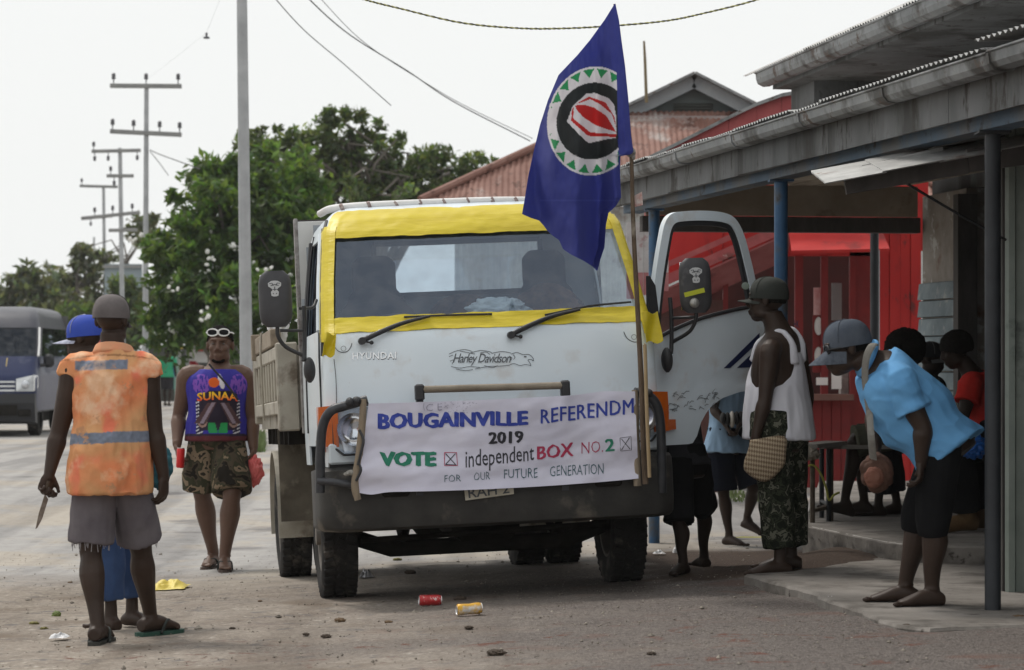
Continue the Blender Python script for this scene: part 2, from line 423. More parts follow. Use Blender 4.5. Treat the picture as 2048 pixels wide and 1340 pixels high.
redpaint = mat('red painted sheet', (.40, .012, .012), (.52, .024, .02), 2, .55, bump=.2, stain=(.21, .012, .012), sscale=2.2, sthr=.54, stain2=(.13, .02, .018), s2scale=5, s2thr=.6, stretch=(1, 1, .4))
redfade = mat('faded red roof paint', (.30, .055, .06), (.40, .10, .10), 2.6, .7, bump=.2, stain=(.16, .05, .045), sscale=2.5, sthr=.55, stain2=(.42, .30, .28), s2scale=6, s2thr=.65)
bluegrey = mat('blue grey weatherboard paint', (.13, .17, .19), (.22, .27, .29), 5, .75, bump=.3, stain=(.36, .37, .37), sscale=7, sthr=.57)
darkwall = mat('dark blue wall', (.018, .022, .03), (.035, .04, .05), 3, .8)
ply = mat('peeling plywood', (.22, .19, .16), (.33, .30, .27), 4, .85, bump=.3, stain=(.17, .09, .06), sscale=3, sthr=.56, stain2=(.48, .47, .45), s2scale=5, s2thr=.58)
greenpanel = mat('grey green wall sheet', (.19, .22, .195), (.25, .28, .25), 4, .6, .1, bump=.1, stain=(.06, .07, .065), sscale=2.5, sthr=.58)
postm = mat('dark grey post paint', (.014, .016, .02), (.028, .032, .038), 5, .55, bump=.2)
# ---- shop with veranda
shop = empty('veranda_shop', S(18, 5.5, .1), 'long shop with a rusty corrugated veranda roof, grey gutter and blue posts', 'shop')
def gzz(u): return 2.755+.008*(u-17)
sh = corr(.80, 2.95, per=8).mesh('roof_sheet'); sh.materials.append(galv); shade(sh)
u = 9.2; k = 0
while u < 23.4:
    o = bpy.data.objects.new('roof_sheet', sh); COL.objects.link(o); o.parent = shop
    dz = random.uniform(-.006, .01)+(.05 if k in (4,) else 0)
    a = S(u+.8, 4.13+random.uniform(-.03, .03), gzz(u+.8)+.112+dz); bb = S(u, 4.13, gzz(u)+.112+dz); top = S(u+.8, 7.0, gzz(u)+.30)
    o.matrix_parent_inverse = shop.matrix_world.inverted(); o.matrix_world = basis(a, bb-a, top-a); u += .762; k += 1
u0, u1 = 9.2, 23.55
# gutter in lengths, each with its own joint strap
g = u0; k = 0
while g < u1-.05:
    ln = min(1.83, u1-g); mb = MB(); ring = []
    tilt0 = random.uniform(-.006, .006)
    for uu in (g+.004, g+ln-.004):
        c = [(4.255, .085), (4.25, .03), (4.235, .008), (4.19, 0), (4.145, .01), (4.125, .035), (4.118, .078), (4.105, .084), (4.105, .092), (4.122, .092), (4.13, .08), (4.135, .04), (4.15, .02), (4.19, .012), (4.225, .018), (4.24, .035), (4.245, .085)]
        ring.append([S(uu, a, gzz(uu)+b+tilt0) for a, b in c])
    mb.loft(ring, True).build('gutter', galvdark, shop)
    mb = MB(); jr = []
    for uu in (g-.018, g+.018):
        c = [(4.262, .086), (4.257, .028), (4.238, .0), (4.19, -.009), (4.14, .001), (4.117, .03), (4.109, .08), (4.118, .08), (4.13, .03), (4.19, .004), (4.24, .02), (4.25, .086)]
        jr.append([S(uu, a, gzz(uu)+b) for a, b in c])
    mb.loft(jr, True).build('gutter_strap', galvdark, shop); g += ln; k += 1
u = u0
while u < u1:
    ln = min(2.4, u1-u); mb = MB(); w = [S(u+.004, 4.27, 0), S(u+ln-.004, 4.27, 0)]
    mb.hull([S(uu, vv, gzz(uu)+zz) for uu in (u+.004, u+ln-.004) for vv in (4.272, 4.30) for zz in (-.16+random.uniform(-.006, .006), .07)]).build('fascia_board', fasciam, shop); u += ln
MB().hull([S(uu, vv, gzz(uu)+zz) for uu in (u0, u1) for vv in (4.36, 4.50) for zz in (-.215, -.135)]).build('beam', mat('flaking blue beam paint', (.07, .115, .17), (.10, .14, .185), 3, .75, bump=.3, stain=(.13, .135, .14), sscale=1.6, sthr=.48, stain2=(.05, .05, .05), s2scale=5, s2thr=.58), shop)
for uu in (13.8, 18.29, 22.62):
    p = S(uu, 4.442, 0); z0 = .11 if uu < 15 else gz(p.x, p.y)-.02
    mb = MB(); mb.tube([V((p.x, p.y, z0-.03)), V((p.x, p.y, gzz(uu)-.215))], .045 if uu > 15 else .041, 16)
    mb.box(V((p.x, p.y, gzz(uu)-.222)), (.16, .16, .012))
    mb.build('post', postm if uu < 15 else bluepaint, shop, smooth=40)
v = 4.52
while v < 6.85:
    mb = MB(); zz = gzz(18)+.035+.012*math.sin(v*5)
    mb.hull([S(uu, vv, zz+gzz(uu)-gzz(18)+dz) for uu in (u0, u1) for vv in (v+.004, v+.176) for dz in (0, .018)]).build('ceiling_plank', soffit, shop); v += .18
MB().hull([S(uu, vv, zz) for uu in (u1-.14, u1) for vv in (4.5, 6.9) for zz in (2.44, 2.57)]).build('end_beam', darkwood, shop)
MB().hull([S(uu, vv, zz) for uu in (u1-.19, u1-.15) for vv in (4.52, 6.86) for zz in (2.572, 2.83)]).build('end_board', soffit, shop)
# walls of the shop (v = 6.9) with weatherboards and a dark doorway
MB().hull([S(uu, vv, zz) for uu in (22.2, 23.45) for vv in (6.93, 7.3) for zz in (.1, 2.75)]).build('wall', ply, shop)
z = .22
while z < 1.98:
    mb = MB(); e = random.uniform(-.006, .006)
    mb.hull([S(uu, 6.925, z+dz) for uu in (22.2, 23.46) for dz in (0, .142)]+[S(uu, 6.885, z+e) for uu in (22.2, 23.46)]+[S(uu, 6.90, z+.135) for uu in (22.2, 23.46)])
    mb.build('weatherboard', bluegrey, shop); z += .15
MB().hull([S(uu, vv, zz) for uu in (22.15, 22.28) for vv in (6.84, 7.0) for zz in (.1, 2.7)]).build('door_jamb', darkwood, shop)
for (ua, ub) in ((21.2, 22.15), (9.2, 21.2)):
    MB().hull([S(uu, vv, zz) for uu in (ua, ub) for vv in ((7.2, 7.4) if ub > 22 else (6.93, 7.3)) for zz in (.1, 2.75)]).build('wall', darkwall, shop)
MB().hull([S(uu, vv, zz) for uu in (9.2, 23.4) for vv in (7.0, 7.3) for zz in (2.75, 4.0)]).build('upper_wall', fasciam, shop)
# near partition of ribbed sheet, each rib panel its own piece
for i in range(6):
    x0 = 2.672+i*.205; mb = MB(); prof = [(0, 0), (.012, -.03), (.045, -.03), (.057, 0), (.20, 0), (.20, .02), (0, .02)]
    mb.prism(prof, lambda a, b, d, x0=x0: V((x0+a, 15.4+b, d)), .09, 2.62).build('wall_panel', greenpanel, shop)
MB().box2((2.66, 15.43, .09), (4.1, 15.55, 2.6)).build('partition', darkwood, shop)
# upper roof
un, uf = 11.5, 25.4; g = un
while g < uf-.05:
    ln = min(1.83, uf-g); ring = []
    for uu in (g+.004, g+ln-.004):
        c = [(6.10, .12), (6.09, .03), (6.06, .0), (6.0, -.005), (5.95, .02), (5.935, .06), (5.93, .11), (5.915, .116), (5.915, .125), (5.935, .125), (5.945, .06), (5.96, .03), (6.0, .01), (6.05, .012), (6.08, .04), (6.09, .12)]
        ring.append([S(uu, a, 3.86+b) for a, b in c])
    MB().loft(ring, True).build('upper_gutter', galvdark, shop); g += ln
g = un
while g < uf-.05:
    o = bpy.data.objects.new('upper_roof_sheet', sh); COL.objects.link(o); o.parent = shop
    a = S(g+.8, 5.96, 4.01+random.uniform(-.004, .012)); bb = S(g, 5.96, 4.01); top = S(g+.8, 8.9, 5.35)
    o.matrix_parent_inverse = shop.matrix_world.inverted(); o.matrix_world = basis(a, bb-a, top-a); g += .762
MB().hull([S(uu, vv, zz) for uu in (un, uf-.05) for vv in (6.08, 7.35) for zz in (3.83, 3.87)]).build('upper_soffit', fasciam, shop)
MB().hull([S(uu, vv, zz) for uu in (uf-.9, uf-.06) for vv in (6.25, 7.3) for zz in (3.60, 3.835)]).build('eave_box', fasciam, shop)
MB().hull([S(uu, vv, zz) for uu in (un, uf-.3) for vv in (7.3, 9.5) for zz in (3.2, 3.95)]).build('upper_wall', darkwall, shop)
# small sheet awning by the partition
aw = empty('sheet_awning', (2.2, 15.1, 2.3), 'small bright corrugated sheet awning on a dark beam beside the near post', 'awning')
a0 = P(1650, 366, 14.75); a1 = P(2110, 280, 14.75)
n = 4
for i in range(n):
    p = a0.lerp(a1, i/n); q = a0.lerp(a1, (i+1)/n)+V((.02, 0, .004)); ms = corr(.98+.05*(i % 2), (q-p).length, .09, .008, per=8).mesh('sheet'); ms.materials.append(galv); shade(ms)
    ms.transform(INV[aw]@basis(p+V((0, 0, .006*(i % 2))), V((.03, 1, .125)), q-p)); o = bpy.data.objects.new('sheet', ms); COL.objects.link(o); o.parent = aw
MB().bar(P(1690, 372, 14.95), P(1935, 330, 14.95), .05, .09).build('beam', darkwood, aw)
MB().bar(P(1935, 322, 14.95), P(2100, 300, 14.95), .06, .12).build('beam', darkwood, aw)
MB().bar(P(1720, 337, 15.5), P(1880, 300, 15.5), .22, .02).build('loose_sheet', galv, aw)
MB().bar(P(1860, 296, 15.6), P(2000, 270, 15.6), .3, .02).build('loose_sheet', galv, aw)
# wire under the awning
tag(MB().tube([P(1815, 368, 15.3), P(1920, 430, 15.3), P(2012, 480, 15.36)], .008, 6, sm=6).build('cable', mat('black cable', (.012, .012, .013), rough=.5), origin=P(1815, 368, 15.3)), 'thin black cable slung from the awning beam to the grey green wall sheet', 'cable')
# ---- red kiosk building beyond the veranda
YK = 29.0
kiosk = empty('red_kiosk', P(1600, 965, YK), 'bright red kiosk with a serving counter and sloping awning under the veranda', 'kiosk')
def KP(px, py, dy=0): return P(px, py, YK)+V((0, dy, 0))
def kbox(name, x0, y0, x1, y1, d0, d1, mt, bev=0): 
    a = KP(x0, y0); c = KP(x1, y1); return MB().box2((a.x, YK+d0, a.z), (c.x, YK+d1, c.z), bev).build(name, mt, kiosk)
kred2 = mat('shaded red panel', (.13, .006, .006), (.20, .010, .009), 3, .6)  # kiosk red darkened: shade under the awning put into the colour
for i in range(4):   # right-hand sheets
    kbox('wall_sheet', 1758+i*21.0, 400, 1758+i*21+20.3, 985, -.02-.012*(i % 2), .05, redpaint)
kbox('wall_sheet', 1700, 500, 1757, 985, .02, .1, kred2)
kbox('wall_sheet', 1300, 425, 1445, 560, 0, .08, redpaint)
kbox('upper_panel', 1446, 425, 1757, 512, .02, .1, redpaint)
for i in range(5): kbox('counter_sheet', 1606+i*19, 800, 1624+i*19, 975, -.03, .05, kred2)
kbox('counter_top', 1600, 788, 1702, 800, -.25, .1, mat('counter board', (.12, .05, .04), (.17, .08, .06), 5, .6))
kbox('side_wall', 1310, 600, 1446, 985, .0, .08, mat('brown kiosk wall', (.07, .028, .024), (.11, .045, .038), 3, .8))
kbox('back_wall', 1440, 500, 1757, 985, 1.6, 1.7, mat('kiosk inner wall', (.035, .010, .009), (.06, .015, .013), 3, .8))  # wall colour darkened to carry the shade of the recess
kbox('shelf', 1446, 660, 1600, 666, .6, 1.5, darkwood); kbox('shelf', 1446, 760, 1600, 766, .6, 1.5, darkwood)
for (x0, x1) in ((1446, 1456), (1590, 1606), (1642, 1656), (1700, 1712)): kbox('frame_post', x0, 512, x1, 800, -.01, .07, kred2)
kbox('window_pane', 1668, 565, 1688, 640, .2, .22, mat('pale glass strip', (.35, .42, .42), rough=.3))
kbox('poster', 1628, 575, 1648, 635, .03, .05, mat('pink poster', (.45, .16, .16), (.6, .4, .38), 9, .6))
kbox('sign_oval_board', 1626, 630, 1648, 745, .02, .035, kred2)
for (yy) in (652, 712):
    c = KP(1637, yy, 0); MB().lathe([(0.001, -.012), (.055, -.012), (.055, 0)], 20, Matrix.Translation(c)@Matrix.Diagonal((.75, 1, 1.7, 1))@Matrix.Rotation(R(90), 4, 'X')).build('oval_sign', mat('oval sign white', (.6, .58, .56), rough=.5), kiosk)
kbox('notice', 1632, 755, 1655, 770, -.03, -.02, mat('notice white', (.7, .66, .64), rough=.6))
kbox('notice', 1663, 742, 1683, 778, .0, .01, mat('notice white', (.7, .66, .64), rough=.6))
kbox('bottle_rack', 1684, 742, 1699, 788, .1, .3, mat('rack grey', (.25, .23, .22), (.4, .38, .36), 30, .5))
# sloping awning and lean-to roof bars
pa = [KP(1572, 440, -.1), KP(1745, 428, -.1), KP(1748, 512, -1.2), KP(1560, 516, -1.2)]
mb = MB(); mb.hull(pa+[p+V((0, 0, .03)) for p in pa]).build('awning', redpaint, kiosk)
for (y0, y1, dz) in ((575, 452, .10), (545, 425, .055)):
    MB().bar(KP(1300, y0, -.35), KP(1575, y1, -.35), .10, dz).build('roof_edge', redfade, kiosk)
pa = [KP(1310, 590, -.4), KP(1575, 470, -.4), KP(1575, 520, .05), KP(1310, 640, .05)]
MB().hull(pa+[p+V((0, 0, .02)) for p in pa]).build('lean_to_sheet', mat('pinkish lean-to sheet', (.22, .05, .05), (.30, .10, .10), 4, .7, stain=(.12, .03, .03), sscale=3), kiosk)
MB().tube([P(1749, 442, 26), P(1749, 985, 26)], .04, 14).build('post', postm, kiosk, smooth=40)
MB().tube([P(1757, 500, 26.2), P(1757, 985, 26.2)], .012, 8).build('pale_pipe', mat('pale pipe', (.4, .42, .46), rough=.5), kiosk)
# roof of the red building rising to the right behind the veranda
def rake(p, q, h, name, mt, d=0, th=.05):
    a = KP(*p, d); c = KP(*q, d); MB().hull([a, c, a-V((0, 0, h)), c-V((0, 0, h))]+[w+V((0, th, 0)) for w in (a, c, a-V((0, 0, h)), c-V((0, 0, h)))]).build(name, mt, kiosk)
seg = [(1292, 322), (1345, 296), (1400, 268), (1455, 240), (1510, 214), (1560, 196), (1620, 186), (1700, 176)]
for i in range(len(seg)-1): rake(seg[i], (seg[i+1][0]-.6, seg[i+1][1]+.3), .20, 'roof_fascia', redfade, -.2-.006*(i % 2))
for i in range(len(seg)-1): rake((seg[i][0], seg[i][1]-5), (seg[i+1][0], seg[i+1][1]-5), .035, 'ridge_cap', galvdark, -.28, .3)
a = [KP(1292, 335), KP(1560, 212), KP(1720, 190), KP(1860, 250), KP(1860, 500), KP(1292, 500)]
MB().hull([p+V((0, dy, 0)) for p in a for dy in (.12, .3)]).build('gable_wall', redpaint, kiosk)
# red and white printed panel with letters
pn = KP(1257, 446, -2.5); pw = empty('printed_panel', KP(1295, 590, -2.5), 'white and red printed panel with ribs hanging behind the flag pole', 'sign')
Yp = YK-2.5
for i in range(5):
    x0 = 1253+i*17; a = P(x0, 444, Yp); c = P(x0+16.2, 545, Yp); d = P(x0+16.2, 598-i*4, Yp)
    MB().box2((a.x, Yp-.008*(i % 2), a.z), (c.x, Yp+.03, c.z)).build('white_rib', mat('panel white', (.55, .53, .53), (.42, .38, .38), 8, .6, stain=(.35, .2, .2), sscale=9), pw)
    MB().box2((a.x, Yp-.004-.008*(i % 2), c.z), (d.x, Yp+.03, d.z)).build('red_rib', mat('panel red', (.36, .11, .12), (.42, .2, .2), 10, .6), pw)
vs, fs = fit_text('CI', 0, 0, 1, 1, .01)
lt = MB(); q0 = P(1320, 488, Yp-.02); lt.add([(q0.x+a*.055, Yp-.02, q0.z+b*.115) for a, b in [(y, 1-x) for x, y in vs]], fs); lt.build('letters', mat('panel white', (.6, .6, .6)), pw)
# ---- building with the rusty Dutch-gable roof behind the truck
YR = 45.0; rb = empty('rusty_roofed_house', P(1388, 900, YR), 'house with rusty corrugated hip roof and grey louvred gable behind the flag', 'house')
def RP(px, py, dy=0): return P(px, py, YR)+V((0, dy, 0))
dpt = 3.0; e0 = P(840, 402, YR-dpt); e1 = P(1936, 402, YR-dpt); e0.y = e1.y = YR; ap = RP(1388, 155)
def hipz(x):
    xl = e0.x if x < ap.x else e1.x; xt = gl_x if x < ap.x else gr_x; t = (x-xl)/(xt-xl); return e0.z+max(0, t)*(gb-e0.z)
gb = RP(1388, 222).z; gl_x = RP(1232, 222).x; gr_x = RP(1530, 222).x; rise = gb-e0.z
x = e0.x
while x < e1.x-.05:
    w = min(.76, e1.x-x)
    def top(t, x=x):
        zt = min(hipz(x+t), gb)-e0.z; return max(.02, zt*math.hypot(1, dpt/rise))
    ms = corr(w, 1, .09, .012, 6, top).mesh('roof_sheet'); ms.materials.append(rust); shade(ms)
    ms.transform(INV[rb]@basis((x, e0.y-dpt+random.uniform(-.03, .03), e0.z+random.uniform(-.01, .01)), (1, 0, 0), (0, dpt, rise))); o = bpy.data.objects.new('roof_sheet', ms); COL.objects.link(o); o.parent = rb
    x += .72
gl = RP(1236, 232); gr = RP(1540, 232)
gabm = mat('grey gable board', (.115, .14, .14), (.16, .18, .18), 3, .7); capm = mat('grey barge cap', (.24, .26, .28), (.33, .35, .36), 3, .6, .2)
MB().hull([gl+V((0, .25, 0)), gr+V((0, .25, 0)), ap+V((0, .25, -.05)), gl+V((0, 2.9, 0)), gr+V((0, 2.9, 0)), ap+V((0, 2.9, -.05))]).build('gable', gabm, rb)
for a, c in ((RP(1235, 226), RP(1387, 152.5)), (RP(1388.5, 152.5), RP(1545, 232))):
    MB().bar(a+V((0, -.05, -.09)), c+V((0, -.05, -.09)), .06, .20).build('barge_board', capm, rb)
    MB().bar(a+V((0, 1.0, .03)), c+V((0, 1.0, .03)), 2.6, .04).build('gable_roof', galvdark, rb)
for i in range(5): MB().bar(RP(1350, 207+i*6.2, .21), RP(1427, 207+i*6.2, .21), .09, .012, up=V((0, -.6, 1))).build('louvre_slat', mat('louvre slat', (.09, .10, .09), (.13, .13, .12), 5, .8), rb)
MB().bar(RP(1240, 238, -.1), RP(1530, 238, -.1), .3, .06).build('sill_flashing', mat('stained flashing', (.22, .17, .16), (.32, .27, .26), 4, .7), rb)
for a, c in ((e0+V((0, -dpt, .02)), V((gl.x, gl.y-.15, gb+.03))), (e1+V((0, -dpt, .02)), V((gr.x, gr.y-.15, gb+.03)))): MB().tube([a, c], .06, 8).build('hip_cap', rust, rb)
wallc = mat('pale corrugated wall', (.42, .43, .43), (.58, .59, .58), 4, .6, .2, stain=(.25, .2, .17), sscale=3, sthr=.58)
x = e0.x+.5
while x < e1.x-.5:
    ms = corr(.76, e0.z-.05, .09, .014, 6).mesh('wall_sheet'); ms.materials.append(wallc); shade(ms)
    ms.transform(INV[rb]@basis((x, e0.y-dpt+.5, 0), (1, 0, 0), (0, 0, 1))); o = bpy.data.objects.new('wall_sheet', ms); COL.objects.link(o); o.parent = rb; x += .74
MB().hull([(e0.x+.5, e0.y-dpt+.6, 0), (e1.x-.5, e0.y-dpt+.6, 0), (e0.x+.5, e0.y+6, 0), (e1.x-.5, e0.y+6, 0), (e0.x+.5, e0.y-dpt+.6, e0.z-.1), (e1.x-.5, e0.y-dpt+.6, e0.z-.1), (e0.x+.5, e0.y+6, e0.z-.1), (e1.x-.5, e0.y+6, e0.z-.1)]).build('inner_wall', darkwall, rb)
tag(MB().tube([P(1293, 205, 43), P(1290, 120, 43), P(1288, 82, 43)], [.025, .022, .016], 8).build('antenna_pole', mat('brown antenna', (.16, .12, .06), rough=.6), rb), None, None)
# ------------------------------------------------------------------ poles
polem = mat('galvanised pole', (.30, .31, .32), (.42, .43, .44), 3, .5, .3, bump=.1, stain=(.2, .19, .18), sscale=1.5, sthr=.6)
armm = mat('grey crossarm', (.20, .20, .20), (.27, .27, .26), 3, .7); insm = mat('insulator', (.10, .10, .11), rough=.35)
def pole(Y, px0, px1, topy, basey, w0, w1, arms, label):
    base = P(px0, basey, Y); base.z = gz(base.x, Y)-.1; top = P(px1, topy, Y)
    r = empty('power_pole', base, label, 'power pole', 'power poles along the street')
    MB().tube([base, base.lerp(top, .5), top], [w0/2*Y/F, (w0+w1)/4*Y/F, w1/2*Y/F], 14).build('pole', polem, r, smooth=40)
    for (xa, ya, xb, yb, ins) in arms:
        a = P(xa, ya, Y)-V((0, .08, 0)); c = P(xb, yb, Y)-V((0, .08, 0)); MB().bar(a, c, .10, .12, bev=.01).build('crossarm', armm, r)
        for (ix, up) in ins:
            p = a.lerp(c, (ix-xa)/(xb-xa)); z = .06 if up > 0 else -.06
            pr = [(.015, 0), (.015, .10), (.05, .11), (.055, .15), (.04, .16), (.05, .18), (.045, .24), (.02, .26), (.001, .262)]
            MB().lathe([(a_*1.1, z+b_*1.1*(1 if up > 0 else -1)) for a_, b_ in pr], 10, Matrix.Translation(p), False).build('insulator', insm, r, smooth=40)
    return r
pole(37, 495, 482, -160, 720, 27, 20, [(400, -120, 566, -118, [(408, 1), (483, 1), (558, 1)])], 'thick bare grey pole standing beside the truck mirror')
pole(77, 290, 293, 168, 722, 13, 9, [(221, 172, 364, 173, [(228, 1), (293, 1), (357, 1)]), (221, 263, 364, 270, [(226, 1), (268, 1), (320, 1), (360, 1)])], 'tall pole with two long crossarms standing before the dense tree')
pole(100, 247, 240, 296, 722, 11, 8, [(184, 303, 282, 301, [(188, 1), (190, -1), (217, -1), (275, -1)]), (214, 352, 268, 352, [(222, 1), (229, -1)]), (163, 437, 280, 425, [(190, 1), (226, 1), (265, 1)]), (218, 461, 275, 460, [])], 'grey pole with four short crossarms and a dark box')
pole(125, 212, 207, 372, 722, 8, 6, [(160, 372, 236, 374, [(164, 1)]), (163, 438, 226, 432, [(182, -1)])], 'thin distant pole with drooping crossarms')
pole(170, 190, 188, 474, 722, 5, 4, [(176, 512, 262, 512, []), (184, 560, 200, 560, [])], 'smallest faint pole among the far trees')
# wires
wirem = mat('dark wire', (.05, .05, .05), rough=.6)
def wire(pts, r, label, m=wirem, sm=14):
    return tag(MB().tube(pts, r, 5, sm=sm).build('wire', m, origin=pts[0]), label, 'wire')
tw = [P(640, -30, 19), P(725, -2, 19), P(800, 17, 19), P(920, 45, 19), P(1030, 56, 19), P(1120, 57, 19), P(1220, 52, 19), P(1330, 42, 19), P(1410, 26, 19), P(1512, 0, 19), P(1600, -32, 19)]
q = catmull([tuple(p) for p in tw], 24); a1 = []; a2 = []
for i, p in enumerate(q):
    t = i*1.25; a1.append(V(p)+V((0, math.cos(t), math.sin(t)))*.0038); a2.append(V(p)-V((0, math.cos(t), math.sin(t)))*.0038)
wr = empty('twisted_cable', tw[0], 'yellow and black twisted cable sagging across the sky above the flag', 'cable')
MB().tube(a1, .0042, 6).build('strand', wirem, wr); MB().tube(a2, .0042, 6).build('strand', mat('yellow strand', (.42, .40, .16), rough=.6), wr)
wire([P(600, -30, 37), P(620, 0, 37), P(700, 70, 39), P(815, 142, 41), P(910, 205, 43), P(1060, 282, 45)], .009, 'thin wire running from the thick pole to the rusty roof')
wire([P(625, -20, 37), P(725, 82, 39), P(850, 165, 41), P(935, 214, 43), P(1065, 277, 45)], .005, 'very thin wire beside the wire to the rusty roof')
wire([P(540, -20, 37), P(553, 0, 37), P(610, 62, 38.4), P(690, 130, 40), P(782, 211, 42)], .007, 'slack wire ending above the tree crown')
wire([P(300, 300, 77), P(318, 308, 74), P(345, 318, 70), P(400, 338, 66)], .014, 'drooping service wire from the crossarm pole to the tree')
wire([P(300, 303, 77), P(318, 325, 74), P(336, 350, 70)], .012, 'short dangling wire end on the crossarm pole')
sp = empty('hanging_insulator', P(413, 72, 55), 'tiny grey insulator hanging in the empty sky', 'insulator')
MB().lathe([(.001, .07), (.025, .06), (.02, .0), (.06, -.02), (.065, -.05), (.001, -.055)], 10, Matrix.Translation(P(413, 72, 55))).build('body', insm, sp)
MB().tube([P(293, 160, 77), P(413, 66, 55), P(455, -40, 45)], .0015, 4).build('line', wirem, sp)
# grey board on far posts and a red shed
bd = empty('grey_billboard', P(246, 725, 118), 'blue grey blank board standing behind the power poles', 'billboard')
a = P(209, 528, 118); c = P(284, 592, 118); MB().box2((a.x, 118, a.z), (c.x, 118.1, c.z)).build('board', mat('blue grey board', (.22, .27, .30), (.27, .32, .34), 1, .7), bd)
MB().bar(P(205, 533, 117.9), P(284, 533, 117.9), .1, .12).build('top_rail', armm, bd)
for px in (222, 272): MB().tube([P(px, 590, 118.05), P(px, 722, 118.05)], .07, 8).build('post', armm, bd)
rs = empty('red_shed', P(115, 722, 80), 'far red walled shed with pale roof behind the van', 'shed')
a = P(90, 662, 80); c = P(205, 724, 80); MB().box2((a.x, 80, a.z), (c.x, 84, c.z)).build('wall', mat('far red wall', (.36, .05, .06), (.42, .08, .08), 1, .7), rs)
MB().hull([P(86, 664, 79.8), P(209, 664, 79.8), P(86, 652, 82), P(209, 652, 82), P(86, 664, 84.5), P(209, 664, 84.5)]).build('roof', mat('pale roof', (.45, .44, .43), rough=.6), rs)
# ------------------------------------------------------------------ trees
def leaf_mat(name, c, tr=.35):
    m = bpy.data.materials.new(name); m.use_nodes = True; N = m.node_tree.nodes; L = m.node_tree.links; b = N['Principled BSDF']
    a = N.new('ShaderNodeAttribute'); a.attribute_name = 'Col'; mu = N.new('ShaderNodeMix'); mu.data_type = 'RGBA'; mu.blend_type = 'MULTIPLY'; mu.inputs[0].default_value = 1
    L.new(a.outputs[0], mu.inputs[6]); mu.inputs[7].default_value = (*c, 1); L.new(mu.outputs[2], b.inputs['Base Color']); b.inputs['Roughness'].default_value = .45
    t = N.new('ShaderNodeBsdfTranslucent'); m2 = N.new('ShaderNodeMix'); m2.data_type = 'RGBA'; m2.blend_type = 'MULTIPLY'; m2.inputs[0].default_value = 1
    L.new(mu.outputs[2], m2.inputs[6]); m2.inputs[7].default_value = (1.2, 1.3, .5, 1); L.new(m2.outputs[2], t.inputs[0])
    ms = N.new('ShaderNodeMixShader'); ms.inputs[0].default_value = tr; L.new(b.outputs[0], ms.inputs[1]); L.new(t.outputs[0], ms.inputs[2]); L.new(ms.outputs[0], N['Material Output'].inputs[0]); return m
barkm = mat('bark', (.10, .085, .07), (.17, .15, .13), 6, .9, bump=.5)
def leaves(clumps, n, size, name, m, parent, seed=1, long=2.0, hue=None):
    rg = np.random.default_rng(seed); C = []; 
    cl = np.array([c[0] for c in clumps]); cr = np.array([c[1] for c in clumps]); tone = np.array([c[2] for c in clumps])
    idx = rg.integers(0, len(cl), n); d = rg.normal(size=(n, 3)); d /= np.linalg.norm(d, axis=1)[:, None]
    rad = cr[idx]*(rg.random(n)**.45); pos = cl[idx]+d*rad[:, None]*np.array([1, 1, .8])
    ax = d*.7+rg.normal(size=(n, 3))*.6+np.array([0, 0, .1]); ax /= np.linalg.norm(ax, axis=1)[:, None]
    nn = rg.normal(size=(n, 3))+np.array([0, 0, .9]); sd = np.cross(ax, nn); sd /= np.linalg.norm(sd, axis=1)[:, None]+1e-9
    s = size*rg.uniform(.6, 1.3, n)[:, None]; L = s*long/2; Wd = s/2*.8
    up = np.cross(sd, ax)
    v = np.stack([pos-ax*L, pos+sd*Wd+up*s*.10, pos+ax*L, pos-sd*Wd+up*s*.10], 1).reshape(-1, 3)
    f = np.arange(n*4).reshape(-1, 4)
    me = bpy.data.meshes.new(name); me.from_pydata(v.tolist(), [], f.tolist())
    colr = (tone[idx]*rg.uniform(.65, 1.35, n))[:, None]*np.stack([rg.uniform(.8, 1.25, n), np.ones(n), rg.uniform(.6, 1.2, n)], 1)
    a = me.color_attributes.new('Col', 'FLOAT_COLOR', 'POINT'); buf = np.ones((n*4, 4), np.float32); buf[:, :3] = np.repeat(colr, 4, 0); a.data.foreach_set('color', buf.ravel())
    return link(name, me, m, parent)
